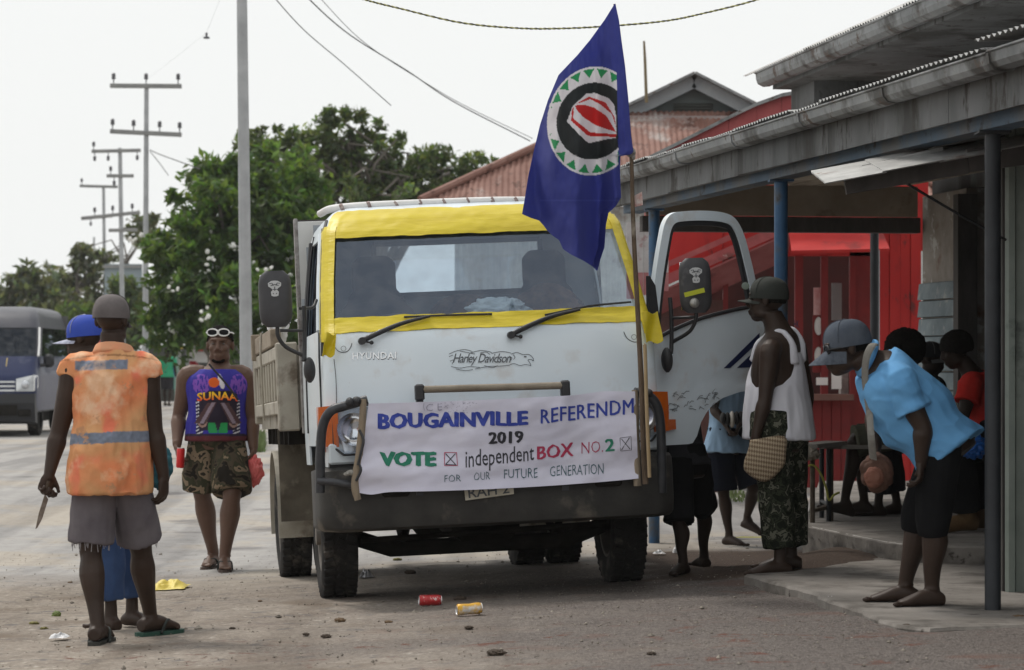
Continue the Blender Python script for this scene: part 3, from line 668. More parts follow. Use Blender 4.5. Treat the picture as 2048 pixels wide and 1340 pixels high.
def tree(name, label, base, blobs, nclump, rclump, nleaf, size, m, seed, trunk=.16, limbs=5, group='street trees', flowers=None, long=2.0, shell=.45):
    """blobs: (px, py, Y, rx_px, ry_px)"""
    rg = random.Random(seed); r = empty(name, base, label, 'tree', group); clumps = []; tot = sum(b[3]*b[4] for b in blobs); tips = []
    for (px, py, Y, rx, ry) in blobs:
        c = P(px, py, Y); sx = rx*Y/F; sz = ry*Y/F; k = max(2, int(nclump*rx*ry/tot))
        for i in range(k):
            d = V((rg.gauss(0, 1), rg.gauss(0, 1), rg.gauss(0, 1))).normalized()*(rg.random()**shell)
            p = c+V((d.x*sx, d.y*sx*.9, d.z*sz))
            clumps.append((tuple(p), rclump*rg.uniform(.55, 1.3), rg.choice((.7, .9, 1, 1.15, 1.5))))
        tips.append(c)
    leaves(clumps, nleaf, size, 'crown', m, r, seed, long)
    b = V(base); mb = MB(); mid = b+V((0, 0, (tips[0].z-b.z)*.35))
    mb.tube([b-V((0, 0, .1)), b+(mid-b)*.5+V((.05, 0, 0)), mid], [trunk*1.25, trunk, trunk*.85], 10, sm=3)
    for t in tips:
        mb.tube([mid-V((0, 0, .1)), mid.lerp(t, .5)+V((rg.uniform(-.3, .3), 0, .2)), t], [trunk*.6, trunk*.38, trunk*.14], 7, sm=3)
        for k in range(limbs):
            q = rg.choice(clumps); qq = V(q[0])
            if (qq-t).length < 3.5: mb.tube([t.lerp(mid, .3), t.lerp(qq, .5)+V((0, 0, .1)), qq], [trunk*.25, trunk*.15, .012], 5)
    mb.build('trunk', barkm, r, smooth=60)
    if flowers:
        n, fs_, zmax = flowers; mb = MB(); cand = [c for c in clumps if c[0][2] < zmax]
        for i in range(n):
            c = rg.choice(cand); p = V(c[0])+V((rg.uniform(-.3, .3), -c[1]*1.1-.1, rg.uniform(-.3, .3)))
            for k in range(rg.choice((3, 5, 7))):
                o = p+V((rg.gauss(0, .09), rg.gauss(0, .1), rg.gauss(0, .08)))
                mb.box(o, (fs_*rg.uniform(.5, 1), fs_*.5, fs_*rg.uniform(.5, 1)), Matrix.Rotation(rg.random()*3, 3, 'Y')@Matrix.Rotation(rg.random(), 3, 'X'), fs_*.2)
        mb.build('blossom', mat('white blossom', (.75, .74, .70), rough=.7), r)
    return r
lm1 = leaf_mat('glossy green leaf', (.082, .135, .05), .60); lm2 = leaf_mat('dull green leaf', (.095, .13, .068), .60); lm3 = leaf_mat('haze faded leaf', (.11, .125, .09), .55)  # last leaf colour is paled and greyed to carry distance haze
tree('flowering_tree', 'dense dark green tree dotted with white blossoms behind the bare pole', V((P(430, 700, 66).x, 66, 0)), [(470, 470, 66, 150, 150), (390, 560, 65, 110, 130), (560, 400, 67, 110, 110), (500, 620, 64, 170, 100), (620, 560, 66, 120, 140), (345, 640, 64, 60, 80), (450, 370, 67, 70, 70), (340, 520, 66, 50, 60)], 640, .34, 24000, .14, lm1, 3, .22, flowers=(46, .11, 4.4))
tree('shade_tree', 'tall broad tree with lacy leaves rising above the truck cab', V((P(740, 700, 78).x, 78, 0)), [(700, 270, 78, 75, 62), (620, 330, 78, 110, 75), (760, 330, 78, 100, 70), (560, 290, 78, 70, 45), (850, 370, 78, 90, 50), (700, 400, 77, 170, 50), (940, 335, 78, 45, 30), (850, 320, 78, 60, 30), (500, 300, 78, 45, 35)], 380, .26, 10500, .125, lm2, 5, .28, limbs=9)
tree('far_tree', 'open twiggy tree with pale gaps behind the thin distant pole', V((P(185, 700, 122).x, 122, 0)), [(175, 540, 122, 60, 60), (125, 560, 122, 40, 40), (210, 600, 121, 60, 50), (290, 470, 120, 40, 45), (140, 620, 121, 60, 40)], 150, .34, 3000, .2, lm3, 8, .22, limbs=9)
tree('far_tree', 'small rounded tree above the blue van roof', V((P(60, 700, 118).x, 118, 0)), [(60, 575, 118, 55, 38), (95, 620, 117, 50, 35), (30, 610, 118, 40, 30), (10, 590, 119, 30, 20)], 120, .42, 3600, .22, lm3, 9, .2, limbs=6)
tree('far_tree', 'low hazy tree between the red shed and the crossarm pole', V((P(200, 712, 105).x, 105, 0)), [(200, 650, 105, 90, 50), (270, 620, 106, 60, 70), (150, 660, 106, 60, 30), (250, 680, 104, 60, 30)], 150, .45, 6000, .2, lm2, 12, .2, limbs=6)
tree('far_tree', 'distant low tree beyond the van windscreen', V((P(-60, 712, 130).x, 130, 0)), [(-60, 660, 130, 110, 50), (40, 670, 130, 80, 35)], 120, .5, 4500, .25, lm3, 14, .2, limbs=4)
def verge(name, x0, x1, y0, y1, n, h, seed):
    rg = np.random.default_rng(seed); vs = []; fs = []
    for i in range(n):
        g = G(rg.uniform(x0, x1), rg.uniform(y0, y1)); a = rg.uniform(0, 6.28); hh = h*rg.uniform(.5, 1.3); d = V((math.cos(a), math.sin(a), 0))
        b = len(vs); w = .012; t = d*rg.uniform(.0, .6)*hh
        vs += [tuple(g+V((-d.y, d.x, 0))*w), tuple(g-V((-d.y, d.x, 0))*w), tuple(g+t+V((0, 0, hh)))]; fs.append((b, b+1, b+2))
    me = bpy.data.meshes.new(name); me.from_pydata(vs, [], fs)
    return link(name, me, mat('verge grass', (.10, .16, .045), (.17, .20, .08), 4, .7), kind='stuff', label='short green grass on the verge', cat='grass')
verge('grass', 488, 530, 868, 905, 1500, .12, 2)
verge('grass', 1450, 1600, 985, 1005, 500, .05, 3)
# far verge, kerb and the market stalls under the tree
mk = empty('market_stall', P(385, 738, 76), 'far market stall with red sign boards, green posts and white panels under the trees', 'stall')
def mbx(name, x0, y0, x1, y1, Y, mt, d=.1):
    a = P(x0, y0, Y); c = P(x1, y1, Y); return MB().box2((a.x, Y, a.z), (c.x, Y+d, c.z)).build(name, mt, mk)
YM = 84
gpost = mat('pale green post', (.28, .42, .36), rough=.6); wpan = mat('stall white', (.55, .55, .54), rough=.6); rpan = mat('stall red', (.5, .05, .05), rough=.6)
gY = F*HC/(803-HY)
mbx('post', 349, 700, 356, 812, YM, gpost); mbx('post', 357, 700, 362, 812, YM+.4, wpan); mbx('post', 372, 688, 378, 812, YM, mat('stall grey', (.3, .3, .3), rough=.7))
mbx('sign', 393, 676, 416, 702, YM, rpan); mbx('sign', 388, 679, 420, 682, YM-.1, wpan); mbx('panel', 376, 690, 392, 722, YM+.3, wpan); mbx('panel', 392, 704, 420, 725, YM+.4, wpan)
mbx('sign', 352, 683, 366, 697, YM-.1, mat('stall yellow', (.6, .45, .04), rough=.6)); mbx('counter', 340, 757, 372, 778, YM+1, mat('stall teal', (.1, .3, .26), rough=.6))
mbx('panel', 336, 728, 350, 770, YM+1.2, mat('stall blue', (.08, .22, .42), rough=.6)); mbx('rear_wall', 300, 690, 560, 803, YM+3, mat('stall dark', (.05, .055, .05), (.09, .09, .08), 1, .9)); mbx('roof_edge', 330, 672, 430, 676, YM-.3, mat('stall grey', (.3, .3, .3), rough=.7), 2.5)
kz = F*HC/(795-HY)
tag(MB().box2((P(330, 790, 92).x, 92, -.05), (P(560, 790, 92).x, 92.4, .28)).build('kerb', mat('dark kerb', (.14, .12, .11), (.2, .18, .16), 2, .9), kind='structure'), None, None)
# ================================================================== THE TRUCK (built in its own frame: x across, y to the rear, z up)
TM = Matrix.Translation((-.19, 17.55, -.042))@Matrix.Rotation(PSI, 4, 'Z')@Matrix.Rotation(-R(2.4), 4, 'Y')@Matrix.Rotation(-R(1.6), 4, 'X')
TI = TM.inverted()
def TP(px, py, yt):
    """point of the truck's plane y = yt seen at a pixel, in truck coordinates"""
    o = TI@V((0, 0, HC)); d = (TI@P(px, py, 10.0))-o; return o+d*((yt-o.y)/d.y)
truck = empty('tipper_truck', mtx=TM, label='white cab-over tray truck with yellow taped windscreen frame and open door', cat='truck')
def tb(mb, name, m, parent=None, **k): return mb.build(name, m, parent or truck, world=False, **k)
white = mat('white truck paint', (.655, .735, .79), (.71, .775, .825), 2, .34, bump=.03, bscale=30, stain=(.60, .62, .63), sscale=4, sthr=.55, stain2=(.33, .29, .25), s2scale=16, s2thr=.69, coat=.25)
yellow = mat('yellow tape', (.56, .43, .012), (.66, .53, .022), 5, .42, bump=.35, bscale=16, stretch=(.5, 1, 3))
blackp = mat('black plastic', (.022, .022, .025), (.035, .035, .038), 8, .5, bump=.05)
grimy = mat('grimy bumper paint', (.030, .029, .028), (.058, .055, .051), 4, .6, spec=.3, bump=.25, stain=(.13, .115, .095), sscale=3.5, sthr=.57)
under = mat('dirty chassis', (.012, .011, .010), (.028, .025, .022), 7, .9, spec=.1, bump=.4)
rubber = mat('tyre rubber', (.018, .017, .017), (.038, .036, .034), 6, .85, spec=.2, bump=.3, stain=(.105, .092, .08), sscale=6, sthr=.56)
rimm = mat('dusty steel rim', (.11, .10, .09), (.18, .16, .14), 6, .7, .2, bump=.2)
beige = mat('beige tray paint', (.30, .275, .225), (.42, .39, .33), 5, .75, bump=.35, stain=(.15, .12, .09), sscale=4, sthr=.55, stain2=(.20, .10, .06), s2scale=10, s2thr=.63)
mudm = mat('muddy flap', (.085, .072, .055), (.15, .13, .10), 6, .9, bump=.5, stain=(.21, .185, .145), sscale=7, sthr=.57)
woodm = mat('weathered timber', (.20, .16, .12), (.30, .25, .19), 7, .85, bump=.5, stretch=(1, .3, 1), stain=(.12, .09, .07), sscale=5, sthr=.55)
def glass_mat(name, tint, spec=1.0, rough=.02):
    m = bpy.data.materials.new(name); m.use_nodes = True; N = m.node_tree.nodes; L = m.node_tree.links; N.remove(N['Principled BSDF'])
    t = N.new('ShaderNodeBsdfTransparent'); t.inputs[0].default_value = (*tint, 1); g = N.new('ShaderNodeBsdfGlossy'); g.inputs[0].default_value = (.66, .78, 1, 1); g.inputs['Roughness'].default_value = rough
    f = N.new('ShaderNodeLayerWeight'); f.inputs[0].default_value = .5; pw = N.new('ShaderNodeMath'); pw.operation = 'POWER'; pw.inputs[1].default_value = 4; L.new(f.outputs['Facing'], pw.inputs[0]); mu = N.new('ShaderNodeMath'); mu.operation = 'MULTIPLY_ADD'; mu.inputs[1].default_value = .92*spec; mu.inputs[2].default_value = .055*spec; mu.use_clamp = True; L.new(pw.outputs[0], mu.inputs[0])
    d = N.new('ShaderNodeBsdfDiffuse'); d.inputs[0].default_value = (.5, .5, .5, 1); tcn = N.new('ShaderNodeTexCoord'); nn = N.new('ShaderNodeTexNoise'); nn.inputs['Scale'].default_value = 9; nn.inputs['Detail'].default_value = 8
    L.new(tcn.outputs['Object'], nn.inputs['Vector']); mr = N.new('ShaderNodeMapRange'); mr.inputs[1].default_value = .4; mr.inputs[2].default_value = .8; mr.inputs[3].default_value = .0; mr.inputs[4].default_value = .09; L.new(nn.outputs[0], mr.inputs[0])
    m1 = N.new('ShaderNodeMixShader'); L.new(mu.outputs[0], m1.inputs[0]); L.new(t.outputs[0], m1.inputs[1]); L.new(g.outputs[0], m1.inputs[2])
    m2 = N.new('ShaderNodeMixShader'); L.new(mr.outputs[0], m2.inputs[0]); L.new(m1.outputs[0], m2.inputs[1]); L.new(d.outputs[0], m2.inputs[2]); L.new(m2.outputs[0], N['Material Output'].inputs[0]); return m
glass = glass_mat('windscreen glass', (.62, .71, .76), 1.9); clear = glass_mat('clear lens', (.9, .92, .94), 1.0); tint = glass_mat('dark side glass', (.16, .17, .18), 1.0)
WZ = [(.78, .985), (1.0, .99), (1.45, .985), (1.60, .975), (1.9, .945), (2.2, .905), (2.28, .875), (2.33, .835), (2.365, .77), (2.385, .68)]
YZ = [(.78, -1.03), (1.0, -1.04), (1.3, -1.03), (1.5, -.985), (1.57, -.945), (1.63, -.885), (2.2, -.46), (2.28, -.37), (2.33, -.28), (2.365, -.17), (2.385, -.02)]
def itp(T, z): return float(np.interp(z, [t[0] for t in T], [t[1] for t in T]))
YB = .78
def outline(z, off=0.0):
    """points from rear left round the front to rear right, with column ids"""
    w = itp(WZ, z)+off; yf = itp(YZ, z)-off; r = .11; pts = []
    for t in (0, .06, .2, .4, .6, .8, .93, 1): pts.append((-w, YB+(yf+.05+r-YB)*t))
    for a in (18, 36, 54, 72): pts.append((-w+r-r*math.cos(R(a)), yf+.05+r-r*math.sin(R(a))))
    for x in lin(-1, 1, 17): 
        xx = x*(w-r); pts.append((xx, yf+.05*(abs(x))**2.2))
    for a in (72, 54, 36, 18): pts.append((w-r+r*math.cos(R(a)), yf+.05+r-r*math.sin(R(a))))
    for t in (1, .93, .8, .6, .4, .2, .06, 0): pts.append((w, YB+(yf+.05+r-YB)*t))
    return pts
ZR = [.80, .92, 1.05, 1.25, 1.42, 1.52, 1.57, 1.605, 1.65, 1.78, 1.9, 2.05, 2.18, 2.235, 2.28, 2.31, 2.335, 2.355, 2.37, 2.38, 2.385]
GR = [V((p[0], p[1], z)) for z in ZR for p in outline(z)]; NC = len(outline(1.0))
WS0, WS1 = 10, 30      # columns of the windscreen opening
def skipf(i, j):
    zm = (ZR[j]+ZR[j+1])/2
    if 1.65 < zm < 2.18 and WS0 <= i < WS1: return True
    if 1.60 < zm < 2.2 and 2 <= i < 6: return True                    # left door window
    if .9 < zm < 2.24 and NC-8 <= i < NC-2: return True               # right doorway
    if zm < .95 and i in (2, 3, 4, 5): return True
    return False
cab = MB(); cab.v = [tuple(p) for p in GR]
for j in range(len(ZR)-1):
    for i in range(NC-1):
        if not skipf(i, j): cab.f.append((j*NC+i, j*NC+i+1, (j+1)*NC+i+1, (j+1)*NC+i)); cab.mi.append(0)
n = len(ZR)-1; cab.f.append(tuple(n*NC+i for i in range(NC))); cab.mi.append(0)
# rear wall with a window
rx0, rx1, rz0, rz1 = -.50, .58, 1.86, 2.19
bk = [(-.98, .8), (.98, .8), (.94, 1.86), (.9, 2.19), (.62, 2.38), (-.62, 2.38), (-.9, 2.19), (-.94, 1.86)]
cabo = tb(cab, 'cab_body', white, smooth=35, solid=.012)
mb = MB(); th = .02
for (x0, z0, x1, z1) in ((-.975, .8, .975, rz0), (-.93, rz0, rx0, rz1), (rx1, rz0, .93, rz1), (-.88, rz1, .88, 2.33)): mb.box2((x0, YB-th, z0), (x1, YB, z1))
tb(mb, 'cab_rear_wall', mat('grey cab lining', (.23, .25, .27), (.30, .32, .34), 4, .8))
tb(MB().box2((-.9, -.86, .95), (.9, .76, 1.0)), 'cab_floor', under)
tb(MB().box2((rx0, YB-.012, rz0), (rx1, YB-.008, rz1)), 'rear_window', clear)
mb = MB()
for a, c in (((rx0, rz0), (rx1, rz0)), ((rx0, rz1), (rx1, rz1)), ((rx0, rz0), (rx0, rz1)), ((rx1, rz0), (rx1, rz1))): mb.bar((a[0], YB-.03, a[1]), (c[0], YB-.03, c[1]), .03, .03)
tb(mb, 'rear_window_seal', blackp)
# windscreen glass
gm = MB(); gz_ = lin(1.64, 2.19, 9)
gm.loft([[V((p[0], p[1]+.012, z)) for p in outline(z)[WS0:WS1+1]] for z in gz_], False, False); tb(gm, 'windscreen', glass, smooth=60, fix=True)
gm = MB(); gm.loft([[V((p[0]+.02, p[1], z)) for p in outline(z)[2:7]] for z in lin(1.58, 2.22, 5)], False, False); tb(gm, 'door_window', tint, smooth=60)
# left door seam and rubber
sm = MB()
for c in (2, 6): sm.tube([V((outline(z)[c][0]-.004, outline(z)[c][1]+(.035 if c == 6 else -.03), z)) for z in lin(1.0, 2.24, 12)], .006, 5)
tb(sm, 'door_seam', blackp)
for c in (2, 6): 
    sm = MB(); sm.tube([V((outline(z)[c][0]-.006, outline(z)[c][1], z)) for z in lin(1.60, 2.2, 10)], .016, 6); tb(sm, 'window_trim', white if c == 6 else blackp, smooth=60)
tb(MB().tube([V((outline(z)[8][0]-.004, outline(z)[8][1], z)) for z in lin(1.45, 2.28, 14)], .011, 6), 'drip_rail', blackp)
# yellow tape: strips that follow the cab skin, rucked
def wr(a, b, amp=.006): return amp*(noise.noise(V((a*7, b*9, 1)))+.6*noise.noise(V((a*19, b*25, 4))))
def tape(cols, zs, off, name='tape', jz=0):
    m_ = MB(); rows = []
    for z in zs:
        ol = outline(z, off); sub = []
        for i in range(cols[0], cols[1]):
            for k in range(4):
                t = k/4; a = ol[i]; b = ol[i+1]; sub.append(V((a[0]+(b[0]-a[0])*t, a[1]+(b[1]-a[1])*t, z)))
        sub.append(V((*ol[cols[1]], z)))
        rows.append([q+V((0, -abs(wr(q.x*2, q.z*9))-.001, wr(q.x, q.z*2+5, .007 if jz else .004))) for q in sub])
    m_.loft(rows, False, False); return tb(m_, name, yellow, smooth=50, solid=.003)
tape((9, 31), lin(2.160, 2.342, 16), .007, jz=1)            # header
tape((9, 31), lin(1.578, 1.668, 9), .008, jz=1)            # sill
tape((7, 11), lin(1.53, 2.24, 40), .011)                   # left pillar
tape((29, 33), lin(1.50, 2.26, 40), .011)                  # right pillar
for (px, py, pw, ph) in ((662, 690, 24, 44), (1300, 655, 34, 60)):
    c = TP(px, py, -.99); m_ = MB(); w = pw/340; h = ph/340
    m_.grid(lambda a, b: V((c.x+(a-.5)*w+.02*b*(1 if px > 900 else -1), -.985-.02*math.sin(a*5+b*3)+(.05 if px > 900 else .03)*b*0-.02, c.z+(.5-b)*h+.01*math.sin(a*7))), list(lin(0, 1, 7)), list(lin(0, 1, 8))); tb(m_, 'tape_end', yellow, smooth=50, solid=.003)
# white wrapped tube along the roof edge with ties
pt = [TP(640, 428, .1), TP(662, 418, .0), TP(720, 412, -.08), TP(800, 408, -.1), TP(900, 404, -.1), TP(1000, 401, -.1), TP(1100, 402, -.08), TP(1190, 408, -.02), TP(1215, 420, .05)]
tb(MB().tube(pt, .024, 8, sm=5), 'roof_tube', mat('white wrapped tube', (.70, .69, .68), (.78, .78, .77), 12, .6, bump=.4), smooth=50)
for px in (684, 738, 792, 840, 888, 936, 984, 1032, 1080, 1126):
    c = TP(px, float(np.interp(px, [640, 662, 720, 800, 900, 1000, 1100, 1190], [428, 418, 412, 408, 404, 401, 402, 408])), -.1)
    w_ = random.uniform(.004, .011); tb(MB().tube([c+V((-w_, 0, random.uniform(-.006, 0))), c+V((w_, 0, .004))], .0265, 8), 'tie', mat('rusty tie', (.16, .09, .08), (.42, .36, .34), 40, .8))
# bumper, corner panels and lamps
bp = MB(); bpr = [(-1.06, .80), (-1.11, .78), (-1.125, .70), (-1.12, .52), (-1.09, .44), (-1.0, .42), (-.95, .42), (-.95, .80)]
secs = []
for x, dy, sh_ in [(-1.055, .42, .86), (-1.05, .20, .92), (-1.02, .08, .97), (-.92, .0, 1), (-.6, -.03, 1), (0, -.045, 1), (.6, -.03, 1), (.92, 0, 1), (1.02, .08, .97), (1.05, .20, .92), (1.055, .42, .86)]:
    secs.append([V((x, y+dy, .61+(z-.61)*sh_)) for y, z in bpr])
bp.loft(secs); tb(bp, 'bumper', grimy, smooth=38)
for sx in (-1, 1): tb(MB().box((sx*.62, -1.16, .66), (.16, .03, .09), None, .02), 'fog_recess', under)
tb(MB().box2((-.98, -1.0, .80), (.98, -.90, .86)), 'lower_grille', blackp)
for sx in (-1, 1):
    c = TP(705, 862, -1.05) if sx < 0 else V((-TP(705, 862, -1.05).x, -1.05, TP(705, 862, -1.05).z))
    hl = empty('headlight', mtx=Matrix.Identity(4)); bpy.data.objects.remove(hl)
    lamp = tb(MB().hull([V((c.x+sx*a, -1.045+.05*(a > .09)+d, c.z+b)) for a, b in ((-.13, .135), (.10, .135), (.10, -.08), (.05, -.125), (-.13, -.125)) for d in (-.012, .05)]), 'headlight', mat('lamp reflector', (.55, .57, .60), (.78, .79, .81), 11, .22, .45, bump=.3, bscale=40))
    tb(MB().lathe([(.001, 0), (.05, .01), (.08, .035), (.095, .06)], 20, Matrix.Translation((c.x, -1.066, c.z+.01))@Matrix.Rotation(R(90), 4, 'X')), 'reflector_bowl', mat('bowl chrome', (.75, .76, .78), rough=.15, metal=1), lamp, smooth=50)
    tb(MB().hull([V((c.x+sx*a, -1.075+.05*(a > .09)+d, c.z+b)) for a, b in ((-.135, .14), (.105, .14), (.105, -.085), (.055, -.13), (-.135, -.13)) for d in (-.012, .0)]), 'lens', clear, lamp)
    rm = MB(); ol = [(-.14, .145), (.11, .145), (.11, -.09), (.058, -.136), (-.14, -.136)]
    for k in range(5): a = ol[k]; b = ol[(k+1) % 5]; rm.tube([V((c.x+sx*a[0], -1.08+.05*(a[0] > .09), c.z+a[1])), V((c.x+sx*b[0], -1.08+.05*(b[0] > .09), c.z+b[1]))], .007, 6)
    tb(rm, 'bezel', blackp, lamp)
    om = mat('amber lens', (.62, .13, .008), (.52, .09, .006), 20, .25, coat=.5, bump=.2, bscale=90)
    d0 = TP(656, 855, -1.0); d0.x *= (1 if sx < 0 else -1)
    tb(MB().hull([V((d0.x+sx*a, y_, d0.z+b)) for a, b, y_ in ((-.055, .125, -1.06), (.05, .12, -.985), (.055, -.0, -.975), (.045, -.11, -.985), (-.055, -.115, -1.055))]+[V((d0.x+sx*a, -.90, d0.z+b)) for a, b in ((-.05, .12), (.055, .12), (.055, -.11), (-.05, -.11))]), 'corner_indicator', om)
    tb(MB().box((sx*1.0, -.80, .93), (.07, .15, .085), None, .02), 'side_indicator', om)
tb(MB().box2((-.985, -1.045, .815), (-.55, -.96, .935), .012), 'lamp_surround', white); tb(MB().box2((.55, -1.045, .815), (.985, -.96, .935), .012), 'lamp_surround', white)
# hood details
def hoody(x, z): w = itp(WZ, z); return itp(YZ, z)+.05*(min(1, abs(x)/(w-.15)))**2.2
def HP(px, py, off=.004):
    yt = -1.0
    for _ in range(4): q = TP(px, py, yt); yt = hoody(q.x, q.z)-off
    return TP(px, py, yt)
def hdecal(name, vs, fs, m, off=.004): return tb(MB().add([HP(a, b, off) for a, b in vs], fs), name, m, fix=False)
def pxtext(txt, x0, y0, x1, y1, bold=0, shear=0, dyr=0, space=1.0):
    vs, fs = fit_text(txt, 0, 0, 1, 1, bold, shear, space); return [(x0+u*(x1-x0), y1+(y0-y1)*v+dyr*u) for u, v in vs], fs
chrome = mat('badge chrome', (.78, .79, .8), rough=.25, metal=.6); ink = mat('black ink line', (.07, .075, .085), rough=.6)
vs, fs = pxtext('HYUNDAI', 705.5, 706, 792.5, 720.5, .02, dyr=-1.5, space=1.1); hdecal('badge_shadow', vs, fs, ink, .003)
vs, fs = pxtext('HYUNDAI', 705, 705, 792, 719, .012, dyr=-1.5, space=1.1); hdecal('badge', vs, fs, chrome, .007)
st_v = []; st_f = []
def addst(pts, w):
    v_, f_ = stroke(pts, w); b = len(st_v); st_v.extend(v_); st_f.extend([tuple(i+b for i in f) for f in f_])
def sp_(pts, n=5): return [(p[0], p[1]) for p in catmull([(a, b) for a, b in pts], n)]
vs, fs = pxtext('Harley Davidson', 906, 707, 1022, 731, 0, .35, space=.86); hdecal('sticker_script', vs, fs, ink, .004)
for pts in ([(1022, 708), (1034, 705), (1046, 709), (1058, 709), (1066, 716), (1067, 722)], [(1067, 722), (1062, 719), (1056, 720), (1060, 726), (1062, 731)], [(1062, 731), (1050, 729), (1040, 731), (1028, 727), (1020, 729)],
            [(898, 708), (912, 702), (930, 699), (945, 703)], [(940, 706), (960, 701), (978, 703), (985, 707)], [(985, 706), (1005, 703), (1022, 706)], [(898, 713), (906, 710)], [(902, 733), (920, 736), (940, 733), (960, 735)], [(912, 738), (930, 741), (946, 739)], [(950, 738), (975, 733), (1000, 732), (1020, 730)], [(920, 702), (935, 705), (950, 708)], [(960, 706), (972, 704), (980, 709)], [(968, 731), (985, 735), (995, 731)], [(1018, 712), (1024, 716), (1020, 722)], [(1026, 709), (1030, 714), (1027, 719)], [(900, 722), (908, 720), (904, 728)]):
    addst(sp_(pts), 1.1)
addst([(1048, 713), (1053, 713.5)], 2.2)
hdecal('sticker_outline', st_v, st_f, ink, .004)
for pts in ([(668, 718), (672, 760), (673, 808)], [(1276, 695), (1277, 740), (1278, 780)], [(667, 672), (668, 690), (678, 703), (694, 703), (703, 690), (704, 672)], [(1246, 660), (1254, 676), (1268, 684), (1282, 682)]):
    v_, f_ = stroke(sp_(pts), 1.5); hdecal('panel_gap', v_, f_, blackp, .003)
for (px, py, r_) in ((687, 697, 5), (1268, 674, 5)):
    v_, f_ = stroke([(px+r_*math.cos(t), py+r_*math.sin(t)) for t in lin(0, 6.4, 16)], .8); hdecal('cap_ring', v_, f_, ink, .003)
# wipers
for pts, bl in (([(724, 682), (735, 676), (800, 648), (860, 632)], [(808, 634), (900, 630), (984, 628)]), ([(1022, 670), (1040, 660), (1100, 634), (1160, 619)], [(1090, 630), (1180, 612), (1262, 604)])):
    def wp(px, py, lift): 
        q = TP(px, py, -.9)
        for _ in range(4): q = TP(px, py, itp(YZ, q.z)+.03*abs(q.x)**2-lift)
        return q
    wm = tb(MB().tube([wp(*p, .035) for p in pts], [.014, .016, .013, .008], 8, sm=4), 'wiper', blackp, smooth=60)
    tb(MB().tube([wp(*p, .022) for p in bl], .007, 6, sm=3), 'wiper_blade', blackp, wm)
    c = wp(*pts[0], .02); tb(MB().tube([c+V((0, .03, 0)), c+V((0, -.03, 0))], .022, 12), 'wiper_pivot', blackp, wm)
    tb(MB().tube([c, c+V((.05, -.01, -.012))], .006, 6).ell(c+V((.055, -.01, -.012)), (.012, .012, .012)), 'washer_jet', blackp, wm)
# mirrors
def mirror(pc, sx, arms, clampz, strip):
    c = TP(*pc, -.72); ho = []
    for k in range(13):
        t = -1+2*k/12; s_ = (1-abs(t)**4.5)**.25 if abs(t) < 1 else .55
        s_ = max(s_, .55); hw = .098*s_; z = c.z+.165*t; dd = .055*(1-.35*abs(t)**3)
        ho.append([V((c.x+hw*math.copysign(abs(math.cos(a))**.55, math.cos(a)), c.y+.01-dd*(math.sin(a) if math.sin(a) > 0 else .35*math.sin(a)), z)) for a in [2*math.pi*i/20 for i in range(20)]])
    m_ = MB(); m_.loft(ho); root = tb(m_, 'mirror', mat('grey mirror shell', (.042, .042, .047), (.06, .06, .065), 9, .55, bump=.1, stain=(.10, .10, .105), sscale=7, sthr=.62), smooth=45)
    tb(MB().box((c.x, c.y+.034, c.z), (.17, .006, .29), None, .002), 'mirror_glass', mat('mirror glass', (.8, .8, .8), rough=.03, metal=1), root)
    # bull skull sticker
    poly = [(-.5, .75), (-.25, .95), (0, .98), (.25, .95), (.5, .75), (.48, .45), (.25, .25), (.16, .12), (.3, -.1), (.26, -.45), (.1, -.52), (-.1, -.52), (-.26, -.45), (-.3, -.1), (-.16, .12), (-.25, .25), (-.48, .45)]
    vs_ = [V((c.x-.005+a*.078, c.y-.05, c.z+.045+b*.062)) for a, b in poly]; tb(MB().add(vs_, [tuple(range(len(vs_)))]), 'sticker', mat('sticker silver', (.55, .56, .57), rough=.5), root, fix=False)
    v_ = []; f_ = []
    for pts in ([(-.4, .7), (-.2, .75), (-.1, .5)], [(.4, .7), (.2, .75), (.1, .5)], [(-.3, .5), (0, .62), (.3, .5)], [(-.15, -.2), (-.08, -.3)], [(.15, -.2), (.08, -.3)], [(0, .4), (0, 0)], [(-.15, .15), (.15, .15)]):
        a_, b_ = stroke(pts, .07); k0 = len(v_); v_ += a_; f_ += [tuple(i+k0 for i in q) for q in b_]
    tb(MB().add([V((c.x-.005+a*.078, c.y-.053, c.z+.045+b*.062)) for a, b in v_], f_), 'sticker_lines', ink, root, fix=False)
    for path, r_ in arms: tb(MB().tube([TP(a, b, y_) for a, b, y_ in path], r_, 8, sm=4), 'mirror_arm', blackp, root, smooth=60)
    if strip:
        a = TP(1369, 590, -.79); b = TP(1409, 580, -.79); tb(MB().bar(a, b, .004, .028), 'tape_strip', mat('lime tape', (.52, .55, .03), rough=.5), root)
        k = TP(1389, 606, -.78); tb(MB().ell(k, (.03, .02, .03)), 'mirror_clamp', mat('clamp steel', (.3, .29, .27), (.4, .39, .37), 40, .4, .6), root)
mirror((551, 598), -1, [([(608, 612, -.70), (609, 660, -.70), (609, 700, -.70), (607, 722, -.72)], .013), ([(555, 650, -.72), (556, 672, -.72), (572, 694, -.71), (608, 712, -.70)], .012), ([(560, 661, -.72), (606, 661, -.70)], .009), ([(600, 617, -.68), (625, 615, -.60), (633, 600, -.55)], .010)], 0, False)
mirror((1391, 571), 1, [([(1340, 595, -.60), (1343, 640, -.60), (1343, 690, -.60), (1342, 706, -.62)], .013), ([(1391, 618, -.72), (1392, 636, -.72), (1380, 662, -.68), (1345, 684, -.60)], .012), ([(1346, 636, -.62), (1390, 634, -.72)], .009)], 0, True)
